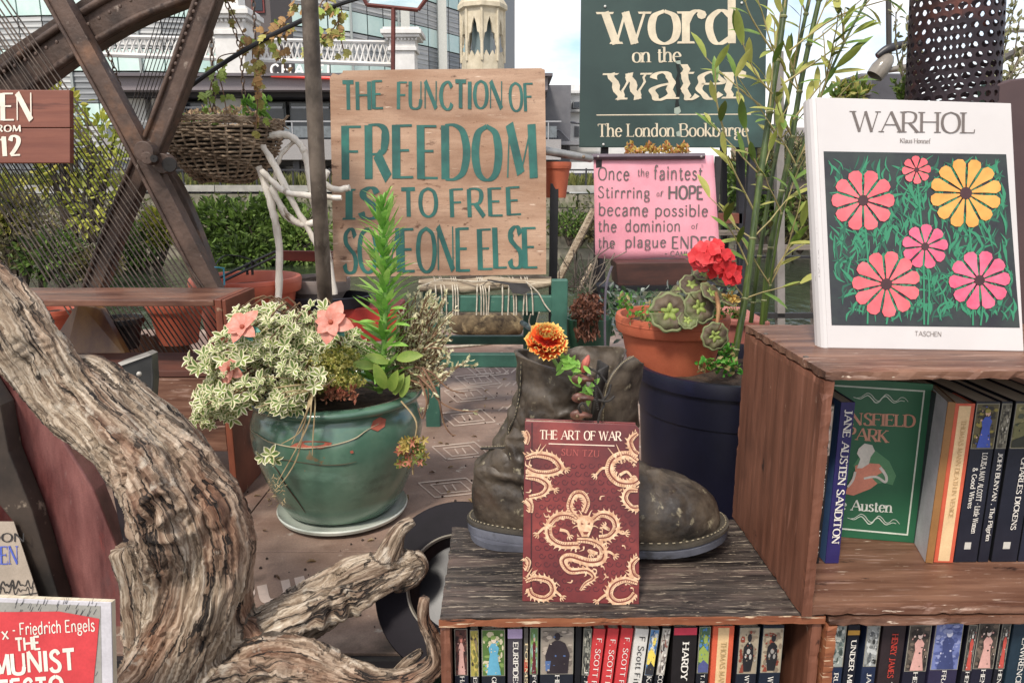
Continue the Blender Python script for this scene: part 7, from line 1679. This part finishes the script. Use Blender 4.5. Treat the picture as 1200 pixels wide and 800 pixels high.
paths = [[(268, 148, 1.8), (262, 110, 1.8), (255, 70, 1.78), (285, 60, 1.72), (305, 45, 1.66)], [(300, 150, 1.8), (302, 100, 1.8), (296, 60, 1.75), (312, 40, 1.66), (340, 20, 1.66), (350, 5, 1.62)],
         [(335, 84, 1.7), (330, 60, 1.68), (325, 40, 1.66), (332, 26, 1.66)], [(365, 60, 1.62), (378, 45, 1.6), (392, 32, 1.6), (400, 10, 1.6), (380, 0, 1.6), (372, 18, 1.6)], [(404, 64, 1.62), (398, 40, 1.6), (396, 20, 1.6)], [(262, -10, 1.7), (275, 20, 1.7), (290, 50, 1.7)], [(250, 90, 1.78), (245, 115, 1.8), (252, 140, 1.82)], [(300, 90, 1.7), (303, 70, 1.7), (306, 45, 1.68)]]
cnt = {0: 22, 1: 34, 2: 20, 3: 40, 4: 12, 5: 10, 6: 12, 7: 14}
for i, pth in enumerate(paths):
    p = cat([P(*q) for q in pth], 8); vst.tube(p, .0013, 5)
    for _ in range(cnt[i]):
        k = random.randrange(len(p)); c = p[k]+rvec()*.018; green = i in (6,) or (i == 0 and k < 16) or (i == 3 and _ % 3 == 0)
        inst(vlm[0] if green or random.random() < .15 else random.choice(vlm[1:]), 'leaf', vn, frame_m(c-vn.location, rvec()+Vector((0, -.2, -.7)), Vector((rnd(-.5, .5), -1, .3)), rnd(.5, 1.0)))
vst.build('stem', mat('reddish_stem', '#5c4030', '#8a6b52'), vn)
bpl = thing('basket_plants', 'dry pale sprigs and one green shoot growing in the hanging basket', 'plants', P(260, 146, 1.9)); mb = MB()
for _ in range(420):
    px = rnd(204, 320); c = P(px, 146-abs(rnd(0, 18))*math.sin((px-198)/126*math.pi)**.5, 1.9+rnd(-.09, .09)); mb.leaf(c, rvec()+Vector((0, 0, .8)), rvec(), rnd(.008, .018), .007, .1, random.choice((0, 0, 0, 1)))
for _ in range(60):
    c = P(rnd(285, 318), rnd(118, 145), 1.85); mb.leaf(c, rvec()+Vector((0, -.2, .6)), rvec(), rnd(.014, .026), .011, .1, 1)
o = mb.build('foliage', [leaves_mat('dry_sprig', '#8f7b58', '#c9a888'), leaves_mat('basket_green', '#5b8a34', '#93b458')], bpl); o['kind'] = 'stuff'

# ============================================================ WHITE BRANCH CHAIR
wc = thing('bent_branch_chair', 'chair of bleached bent white branches behind the pole', 'chair', P(330, 352, 1.85))
m_wb2 = mat('bleached_branch', '#bdb3a6', '#eae5da', scale=20, stretch=(1, 1, .4), rough=.8, bump=.4, spots=[('#6b5a48', 26, .62, .7, (1, 1, .5))])
for pts, r in (([(303, 195, 1.85), (318, 240, 1.85), (327, 290, 1.85), (326, 360, 1.85), (324, 440, 1.85)], 6), ([(310, 160, 1.86), (335, 158, 1.86), (352, 170, 1.86), (360, 190, 1.86), (368, 240, 1.86), (384, 300, 1.86), (392, 345, 1.86)], 5.5), ([(306, 168, 1.84), (325, 200, 1.84), (345, 240, 1.84), (362, 270, 1.84), (372, 290, 1.84)], 5),
               ([(345, 165, 1.87), (328, 185, 1.87), (322, 215, 1.87), (330, 248, 1.87), (345, 262, 1.87)], 3.5), ([(306, 200, 1.83), (330, 222, 1.83), (350, 228, 1.83), (400, 232, 1.83)], 4.8), ([(318, 220, 1.84), (335, 250, 1.84), (355, 263, 1.84), (372, 255, 1.84), (374, 225, 1.84), (384, 200, 1.84)], 5), ([(376, 212, 1.88), (392, 222, 1.88), (410, 220, 1.88)], 5)):
    p = cat([P(*q) for q in pts], 7); R_ = S(1.85, r)*.7; MB().tube([c+rvec()*.001 for c in p], [R_*rnd(.85, 1.15) for _ in p], 10).build('branch', m_wb2, wc, smooth=True)
# ============================================================ RUSTY LAMP BRACKET
lb_ = thing('lantern_bracket', 'rust red post carrying an open metal and glass lantern above the plywood sign', 'lamp bracket', P(460, 84, 2.3))
m_rr = mat('rust_red', '#4a211c', '#6e352c', scale=30, rough=.7, bump=.3)
def rr(a, b, r, name='bar'): MB().tube([P(*a), P(*b)], S(2.3, r), 6).build(name, m_rr, lb_)
rr((459, 300, 2.3), (461, 8, 2.3), 2.4, 'post'); rr((430, 6, 2.3), (490, 12, 2.3), 2.2); rr((490, 12, 2.3), (508, -12, 2.3), 2.2); rr((430, 6, 2.3), (424, -6, 2.3), 2.2); rr((436, -4, 2.45), (498, -2, 2.45), 1.6)
MB().add([P(431, 5, 2.31), P(489, 11, 2.31), P(497, -3, 2.44), P(437, -5, 2.44)], [(0, 1, 2, 3)]).build('pane', mat('lamp_glass', '#8aa8ad', '#b3c8ca', rough=.1, bump=0), lb_)
# ============================================================ THINGS RIGHT OF THE PLYWOOD SIGN
t = thing('metal_post', 'black square post between the plywood sign and the pink banner', 'post', P(648, 330, 2.0))
MB().span(P(644, 300, 2.02).x, P(653.5, 300, 2.02).x, 2.02, 2.045, DZ, P(648, 215, 2.02).z).build('post', flat('#15161a', .45), t, bevel=.001)
t, c_, r_ = terra_pot('small square shouldered terracotta pot hung high beside the plywood sign', 652, 190, 2.05, 17.5, .095, rim=.2)
t = thing('galvanised_pipe', 'grey metal pipe running from the plywood sign to the pink banner', 'pipe', P(660, 178, 2.0))
MB().tube([P(624, 173, 1.98), P(640, 177, 2.0), P(692, 186, 2.12)], S(2, 4.6), 12).build('pipe', mat('galvanised', '#8e8e8c', '#b9b9b5', scale=14, rough=.4, metal=.5, bump=.15), t, smooth=True)
MB().ball(P(684, 184, 2.07), .005, 8, 6).build('bolt', flat('#7a6a58', .5), t, smooth=True)
t = thing('weathered_strut', 'weathered diagonal wooden strut behind the chair by the canal', 'strut', P(655, 325, 2.6))
MB().tube([P(652, 332, 2.6), P(696, 246, 2.7)], .014, 6).build('pole', m_log, t)
MB().tube([P(678, 340, 2.5), P(694, 310, 2.55)], .008, 6).build('brace', m_log, t); 
t = thing('dead_stick_tangle', 'tangle of bare grey twigs behind the dead plant', 'twigs', P(685, 330, 2.2)); mb = MB()
for _ in range(26):
    a = P(rnd(655, 700), rnd(330, 345), 2.2); b = P(rnd(645, 735), rnd(285, 325), 2.2+rnd(-.05, .1)); mb.tube(cat([a, a.lerp(b, .5)+rvec()*.03, b], 4), .0016, 4)
o = mb.build('twigs', mat('grey_twig', '#4c443c', '#857a6c', scale=30, rough=.9), t); o['kind'] = 'stuff'
t = thing('green_planter', 'dark green plastic planter holding a dead brown plant beside the chair', 'planter', P(690, 440, 2.05))
a = P(690, 372, 2.05); MB().lathe([(.001, P(0, 460, 2.05).z), (S(2.05, 21), P(0, 460, 2.05).z), (S(2.05, 27), a.z), (S(2.05, 25), a.z), (S(2.05, 23), a.z-.02)], 30, (a.x, a.y, 0)).build('body', flat('#1d4634', .4), t, smooth=True, angle=40)
dp = thing('dead_plant', 'shrivelled dead brown plant hanging over the green planter', 'dead plant', P(690, 365, 2.0)); mb = MB()
for _ in range(420):
    v = rvec(); px, py = 688+v.x*20, 360+v.y*19; d = rvec()+Vector((0, -.3, -.8)); mb.leaf(P(px, py, 1.98+v.z*.05), d, rvec(), rnd(.008, .018), rnd(.004, .008), .4, bend=.5)
for _ in range(110):
    px = rnd(674, 702); py = 372+abs(rnd(0, 22)); mb.leaf(P(px, py, 1.97), rvec()*.5+Vector((0, -.1, -1)), rvec(), rnd(.012, .024), .006, .4)
o = mb.build('foliage', [leaves_mat('dead_leaf', '#4a2c20', '#8a5c48')], dp); o['kind'] = 'stuff'
MB().tube(cat([P(690, 372, 2.03), P(692, 330, 2.05), P(700, 300, 2.05)], 4), .003, 5).build('stem', MATS['grey_twig'], dp)
t = thing('metal_stake', 'thin bent metal rod standing in front of the green planter', 'rod', P(711, 440, 1.95))
MB().tube(cat([P(717, 312, 1.98), P(710, 340, 1.96), P(709, 400, 1.95), P(712, 440, 1.95)], 5), .0035, 6).build('rod', flat('#56505a', .4), t)
t = thing('wooden_trough', 'dark brown wooden trough hung under the pink banner', 'trough', P(770, 335, 2.2))
MB().slab([P(722, 308, 2.2), P(812, 307, 2.2), P(808, 335, 2.2), P(724, 335, 2.2)][::-1], (0, .14, 0)).build('body', mat('dark_red_wood', '#301d19', '#513129', scale=3, stretch=(2, 9, 9), rough=.6), t, bevel=.003)
MB().slab([P(700, 336, 2.18), P(870, 334, 2.18), P(870, 340, 2.18), P(700, 342, 2.18)][::-1], (0, .1, 0)).build('shelf', flat('#14151a', .5), t)
sw = thing('yellow_succulent', 'row of yellow orange succulents along the top of the pink banner frame', 'plants', P(767, 178, 2.32)); mb = MB()
for _ in range(420):
    px = rnd(733, 806); c = P(px, 181-rnd(0, 9+4*math.sin(px*.3)), 2.34+rnd(-.02, .02)); mb.leaf(c, rvec()+Vector((0, 0, .5)), rvec(), .014, .008, .1, random.choice((0, 0, 1)))
o = mb.build('foliage', [leaves_mat('succ_yellow', '#a98f45', '#d2b866'), leaves_mat('succ_orange', '#a8653a', '#cf9462')], sw); o['kind'] = 'stuff'
# plants low behind the terracotta geranium pot
t = thing('dark_undergrowth', 'dark leafy plants behind the geranium pot under the trough', 'plants', P(740, 360, 2.1)); mb = MB()
for _ in range(700):
    c = P(rnd(705, 860), rnd(338, 400), 2.1+rnd(-.05, .05)); mb.leaf(c, rvec()+Vector((0, -.3, .3)), rvec(), rnd(.014, .03), .013, .1, random.choice((0, 0, 1)))
o = mb.build('foliage', [leaves_mat('under_green', '#26402c', '#4b6a44'), leaves_mat('under_grey', '#6b7a72', '#a3aca4')], t); o['kind'] = 'stuff'
# barge rail on the right: posts and boards over the water
rl = thing('barge_railing', 'weathered grey wooden rail with dark posts at the canal side behind the bamboo', 'railing', P(900, 378, 2.7))
m_rw = mat('grey_rail_wood', '#57504a', '#8c837a', scale=4, stretch=(2, 12, 12), rough=.9, bump=.5)
for (x0, x1, y0, y1, Y, m) in ((862, 1010, 287, 293, 2.75, m_rw), (850, 1010, 300, 303, 2.75, flat('#1a1a1c')), (850, 1010, 367, 373, 2.7, flat('#1f1e1f')), (870, 1000, 208, 222, 2.9, m_rw), (866, 1000, 224, 228, 2.9, flat('#232226')), (838, 870, 250, 262, 2.6, mat('rail_red', '#5a3026', '#7c4a3c', rough=.7)), (838, 870, 270, 276, 2.6, m_rw)):
    MB().slab([P(x0, y0, Y), P(x1, y0, Y), P(x1, y1, Y), P(x0, y1, Y)][::-1], (0, .02, 0)).build('rail', m, rl, bevel=.001)
for (x, y0, w, Y, m) in ((869, 155, 8, 2.6, flat('#26272e', .5)), (914, 60, 9, 2.7, mat('grey_tube', '#6e6a66', '#8f8a85', rough=.5)), (849, 170, 6, 2.65, flat('#1d1d22', .5)), (955, 200, 7, 2.8, m_rw)):
    MB().slab([P(x-w/2, y0, Y), P(x+w/2, y0, Y), P(x+w/2+2, 420, Y), P(x-w/2+2, 420, Y)][::-1], (0, .03, 0)).build('post', m, rl, bevel=.001)
mb = MB()
t = thing('lavender_clump', 'dark grassy clump hanging near the rail right of the bamboo', 'plant', P(905, 180, 2.8))
for _ in range(500):
    a = P(rnd(900, 950), rnd(160, 215), 2.8+rnd(-.05, .05)); mb.leaf(a, rvec()*.7+Vector((0, 0, .6)), rvec(), rnd(.02, .05), .004, .1, random.choice((0, 1)))
o = mb.build('foliage', [leaves_mat('lav_green', '#55603c', '#8c9260'), leaves_mat('lav_dark', '#2c3426', '#4b5540')], t); o['kind'] = 'stuff'
# ============================================================ TOP RIGHT
Ym = 1.2
cl = thing('pierced_column', 'leaning rusty column of pierced sheet metal behind the art book', 'column', P(1114, 150, Ym))
m_pm = mat('pierced_rust', '#221a22', '#3a2a2e', scale=10, rough=.5, bump=.2, metal=.3, spots=[('#6b3a2c', 9, .56, .72, (1, 1, 1))])
A, B = P(1112, 175, Ym), P(1124, -60, Ym); ra = S(Ym, 47, 100); ax_ = (B-A).normalized(); ex, ey, _ = basis(ax_); mb = MB()
NC, NR = 24, 21; H_ = (B-A).length; rh = H_/NR
def cyl(u, v): a = 2*math.pi*u/NC; return A+ax_*(v*rh)+(ex*math.cos(a)+ey*math.sin(a))*ra*(1.03-.05*v/NR)
for r_i in range(NR):
    for c_i in range(NC):
        u0 = c_i+.5*(r_i % 2); q = rnd(.78, .98)
        outer = [(0, 0), (.5, 0), (1, 0), (1, .5), (1, 1), (.5, 1), (0, 1), (0, .5)]
        inn = [(.5+.435*q*math.cos(a), .5+.40*q*math.sin(a)) for a in [math.pi*(1.25+.25*k) for k in range(8)]]
        mb.add([cyl(u0+a, r_i+b) for a, b in outer]+[cyl(u0+a, r_i+b) for a, b in inn], [(k, (k+1) % 8, 8+(k+1) % 8, 8+k) for k in range(8)])
o = mb.build('pierced_sheet', m_pm, cl); o.modifiers.new('t', 'SOLIDIFY').thickness = .0018
t = thing('glass_ship_lamp', 'smoked glass shaded lamp on a bracket left of the pierced column', 'lamp', P(1040, 70, 1.5))
mg = mat('smoked_glass', '#5a544e', '#8d867c', scale=8, rough=.15, bump=0)
c = P(1035, 76, 1.5); MB().lathe([(S(1.5, 9), -.026), (S(1.5, 10), -.01), (S(1.5, 8), .012), (S(1.5, 5), .02)], 24, c, Matrix.Rotation(R(35), 3, 'Y')).build('glass_bowl', mg, t, smooth=True)
MB().tube(cat([P(1028, 66, 1.5), P(1040, 58, 1.5), P(1060, 52, 1.5), P(1082, 50, 1.5)], 5), [.006, .009, .007, .006], 10).build('arm', flat('#2b2a2d', .4), t, smooth=True)
MB().tube(cat([P(1036, 84, 1.5), P(1056, 80, 1.5), P(1080, 80, 1.5)], 5), [.004, .007, .006], 10).build('arm', mg, t, smooth=True)
MB().tube([P(1041, -30, 1.52), P(1042, 84, 1.52)], S(1.5, 3), 8).build('upright', flat('#3b3633', .5), t, smooth=True)
MB().tube(cat([P(1165, 37, 1.5), P(1200, 36, 1.5), P(1230, 40, 1.5)], 4), .004, 6).build('top_arm', flat('#8b8782', .4), t)
MB().tube(cat([P(1168, 78, 1.5), P(1180, 66, 1.5), P(1230, 50, 1.5)], 4), [.006, .008, .008], 8).build('rear_arm', flat('#4b4742', .4), t, smooth=True)
t = thing('grey_equipment_box', 'grey metal box on the barge roof behind the top of the art book', 'box', P(1045, 112, 1.7))
MB().slab([P(1008, 86, 1.7), P(1075, 86, 1.7), P(1075, 135, 1.7), P(1008, 135, 1.7)][::-1], (0, .12, 0)).build('body', flat('#4c4b50', .5), t, bevel=.003)
MB().slab([P(1006, 88, 1.68), P(1022, 86, 1.68), P(1022, 112, 1.68), P(1006, 112, 1.68)][::-1], (0, .1, 0)).build('end_cap', flat('#5f5d60', .5), t, bevel=.002)
t = thing('wheelhouse_side', 'dark purple brown painted panel at the right edge behind the art book', 'panel', P(1185, 250, 1.15))
MB().slab([P(1160, 101, 1.15), P(1185, 93, 1.15), P(1320, 78, 1.15), P(1320, 430, 1.15), P(1170, 430, 1.15)][::-1], (0, .03, 0)).build('panel', mat('purple_brown', '#3c2c2e', '#55403f', scale=3, rough=.4), t, bevel=.003)
MB().slab([P(1155, 100, 1.16), P(1160, 98, 1.16), P(1168, 430, 1.16), P(1162, 430, 1.16)][::-1], (0, .02, 0)).build('edge_strip', flat('#5d7a6c', .5), t)
def sprigs(label, base, tips, m, L, dens=3):
    t = thing('sprig_plant', label, 'plant', P(*base)); mb = MB(); st = MB()
    for tp_ in tips:
        a, b = P(*base), P(*tp_); q = cat([a, a.lerp(b, .5)+rvec()*.015, b], 6); st.tube(q, [.0018, .001], 4)
        for c in q[3:]:
            for _ in range(dens): mb.leaf(c+rvec()*.004, rvec()+Vector((0, 0, .6)), rvec(), L*rnd(.6, 1.2), L*.42, .1, random.choice((0, 1)))
    o = mb.build('foliage', m, t); o['kind'] = 'stuff'; st.build('stems', mat('grey_twig', ''), t) if False else st.build('stems', MATS['grey_twig'], t)
olv = [leaves_mat('olive_leaf', '#6a6b48', '#9a996c'), leaves_mat('olive_leaf_pale', '#9a9a74', '#bfbd98')]
sprigs('olive leaved sprig just left of the pierced column', (1068, 125, 1.35), [(1050, 14, 1.35), (1062, 22, 1.35), (1058, 50, 1.35), (1066, 66, 1.35), (1080, 60, 1.35)], olv, .014)
sprigs('feathery pale sprig at the top right beside the pierced column', (1158, 130, 1.35), [(1185, 10, 1.35), (1195, 20, 1.35), (1180, 40, 1.35), (1200, 55, 1.35), (1172, 45, 1.35), (1168, 70, 1.35), (1190, 0, 1.35), (1210, 30, 1.35), (1205, 70, 1.35)], olv, .013, 4)
sprigs('yellow green leafy clump showing above the left end of the art book', (995, 135, 1.5), [(975, 108, 1.5), (985, 100, 1.5), (1000, 97, 1.5), (1010, 100, 1.5), (1018, 106, 1.5), (992, 105, 1.5), (1005, 108, 1.45), (980, 112, 1.45)], [leaves_mat('clump_yellow', '#84823c', '#b5ae62'), leaves_mat('clump_green', '#4f6a2c', '#7f9447')], .02, 5)
sprigs('small fern green shoots at the foot of the pierced column', (1058, 130, 1.3), [(1050, 98, 1.3), (1060, 94, 1.3), (1066, 100, 1.3), (1055, 106, 1.3)], [MATS['clump_green'], MATS['clump_green']], .012, 4)
# ============================================================ RED HULL PANEL, POSTER, BLACK WHEEL
rp = thing('curved_red_panel', 'worn dark red curved boat panel behind the driftwood', 'panel', P(90, 800, .93))
m_rp = mat('worn_red_paint', '#2e1416', '#5e2a28', scale=2.4, stretch=(5, 1, 1.2), rough=.4, bump=.5, bscale=40, dist=.001, coat=.2, detail=10, grit=.12, rv=.12, pos=(.3, .68),
           spots=[('#a06c66', 3, .46, .68, (3.5, 1, .7)), ('#4a3c3e', 5, .54, .7, (2, 1, 1)), ('#a8463c', 5, .6, .72, (3, 1, .6)), ('#8d7d78', 22, .66, .72, (1, 1, .3)), ('#1c1012', 9, .62, .7, (1, 1, .4))])
Yr = .93
MB().slab([P(x, y, Yr) for x, y in ((-60, 300), (-10, 420), (16, 448), (70, 510), (110, 575), (136, 640), (156, 720), (164, 790), (166, 870), (55, 870), (20, 700), (-60, 560))][::-1], (0, .03, 0)).build('panel', m_rp, rp, bevel=.003)
MB().slab([P(x, y, Yr-.012) for x, y in ((138, 560), (146, 600), (158, 660), (168, 740), (172, 870), (163, 870), (160, 745), (150, 665), (136, 600), (128, 560))], (0, .02, 0)).build('dark_edge', mat('chipped_black', '#120f12', '#2a2024', scale=40, rough=.5, spots=[('#a8988c', 40, .66, .7, (1, 1, 1)), ('#8a3428', 30, .66, .7, (1, 1, 1))]), rp, bevel=.002)
MB().slab([P(x, y, Yr-.03) for x, y in ((-60, 380), (0, 475), (10, 530), (38, 600), (70, 705), (100, 870), (72, 870), (46, 705), (14, 610), (-60, 520))], (0, .028, 0)).build('dark_frame', mat('black_frame_wood', '#1b1714', '#463a31', scale=8, rough=.6, bump=.6, spots=[('#8a7c6c', 30, .62, .68, (1, 1, 1))]), rp, bevel=.002)
t = thing('paper_poster', 'beige paper poster with blue and black lettering behind the dark frame', 'poster', P(20, 700, .9))
pp = Panel(P(0, 700, .885), P(50, 700, .885), P(0, 600, .895))
MB().slab([pp(-80, 610), pp(16, 611), pp(46, 702), pp(48, 740), pp(-80, 740)], -pp.n*.001).build('paper', flat('#a39687', .8), t)
mb = MB(); text_px(mb, 'LONDON', pp, -52, 634, 30, 634, 10, thick=.14, thin=.1, serif=False, gap=.16, off=.0008); mb.build('lettering', flat('#2e2c2c'), t)
mb = MB(); text_px(mb, 'OPEN', pp, -20, 661, 22, 660, 21, thick=.16, thin=.06, gap=.14, off=.0008); text_px(mb, 'PEN', pp, 0, 661, 42, 660, 21, thick=.16, thin=.06, gap=.14, off=.0008) if False else None; mb.build('lettering', flat('#4a5cb0'), t)
mb = MB(); q = [(-20+i*2.2, 684+6*math.sin(i*1.9)*math.cos(i*.37)) for i in range(28)]; stroke_px(mb, pp, q, [1.1, 1.6, 1], off=.0008); stroke_px(mb, pp, [(x, y+7+2*math.cos(i)) for i, (x, y) in enumerate(q)], [.8, 1.1, .7], off=.0009); stroke_px(mb, pp, [(-30, 697), (10, 698), (44, 694)], [1, 1.4], off=.001)
mb.build('scribble', flat('#33302e'), t)
wd = thing('black_round_case', 'black round metal drum case lying tilted between the driftwood and the crate', 'case', P(540, 690, .86))
wc_ = P(532, 684, .865); ang = Matrix.Rotation(R(-14), 3, 'Z') @ Matrix.Rotation(R(52), 3, 'X'); m_bk = mat('satin_black', '#100e12', '#1d191f', scale=7, rough=.6, bump=.08, grit=.1, spec=.12)
R1 = S(.865, 98, 690)
MB().lathe([(R1*.57, -.012), (R1*.58, .0), (R1*.8, .0015), (R1*.985, .0), (R1*1.0, -.003), (R1*1.0, -.03), (R1*.96, -.034), (.001, -.034)], 72, wc_, ang).build('rim', m_bk, wd, smooth=True, angle=50)
MB().lathe([(R1*.56, -.003), (R1*.57, .003), (R1*.585, .004), (R1*.595, .0)], 72, wc_, ang).build('metal_ring', flat('#8a8478', .35), wd, smooth=True)
MB().lathe([(.001, -.028), (R1*.5, -.026), (R1*.61, -.008)], 60, wc_, ang).build('inner_dish', flat('#17161a', .3), wd, smooth=True)
# ============================================================ MARIGOLD IN THE BOOT
mc = P(640, 404, .8); mg_ = thing('marigold', 'orange and yellow marigold with green leaves planted in the old boot', 'flower', mc)
m_mp = [mat('marigold_red', '#c0281c', '#e04a2c', scale=50, rough=.6, trl=.25), mat('marigold_orange', '#dc5224', '#ee7a34', scale=50, rough=.6), mat('marigold_yellow', '#d0a03c', '#ecd07c', scale=50, rough=.6)]
def mpetal():
    mb = MB(); N = 9; vs = []; 
    for i, (u, w) in enumerate(((0, .18), (.6, .7), (.88, .97), (1.0, 1.0))):
        for k in range(N):
            v = k/(N-1)*2-1; ruff = .12*math.sin(k*2.4+i)*u; vs.append((v*w*.0085, u*.0185-(.0016 if i == 3 and k % 2 else 0)-abs(v)*u*.003, (.0035*ruff*4)+.003*u*u))
    for i in range(3): mb.add([], []); mb.f += [(i*N+k, i*N+k+1, (i+1)*N+k+1, (i+1)*N+k) for k in range(N-1)]; mb.m += [(0, 1, 2)[i]]*(N-1)
    mb.v = vs; return mb.mesh('petal', m_mp, True, 180)
pme = mpetal(); up0 = Vector((.05, -.5, .85)).normalized(); x, y, _ = basis(up0)
for ring, (n, el, s, h) in enumerate(((15, .05, 1.25, .0), (14, .35, 1.15, .003), (12, .7, 1.0, .006), (10, 1.05, .85, .008), (6, 1.35, .7, .009))):
    for k in range(n):
        a = 2*math.pi*k/n+ring*.5+rnd(-.15, .15); e = el+rnd(-.3, .3); d = (x*math.cos(a)+y*math.sin(a))*math.cos(e)+up0*math.sin(e)
        inst(pme, 'petal', mg_, frame_m(up0*h+d*.002, d, up0, s*rnd(.9, 1.12)))
MB().tube(cat([mc-up0*.002, P(648, 420, .82), P(660, 440, .84)], 4), .0022, 6).build('stem', MATS['stem_green'], mg_)
lm_ = leaf_mesh('leaf', .016, .005, MATS['fresh_leaf'], .1, .2, 4)
for _ in range(34):
    px, py = random.choice(((rnd(668, 690), rnd(424, 440)), (rnd(680, 692), rnd(450, 462)), (rnd(655, 690), rnd(418, 432)))); inst(lm_, 'leaf', mg_, frame_m(P(px, py, .79+rnd(-.01, .01))-mc, rvec()+Vector((0, -.3, .1)), Vector((0, -1, .3)), rnd(.6, 1.3)))
MB().tube(cat([P(683, 434, .79), P(687, 424, .785), P(690, 416, .785)], 4), [.004, .0045, .001], 8).build('bud', mat('pink_bud', '#8a3a34', '#b8685a', scale=60), mg_, smooth=True)
# ============================================================ GROUPS OF ALIKE THINGS
GROUPS = {'book': 'books in and on the crates', 'bush': 'bushes along the far canal bank', 'pier': 'white stone piers', 'flower': None, 'crate': 'wooden book crates', 'plant pot': 'flower pots on the deck', 'sign': 'painted signs'}
for o in list(scene.objects):
    g_ = GROUPS.get(o.get('category'))
    if g_ and o.parent is None: o['group'] = g_
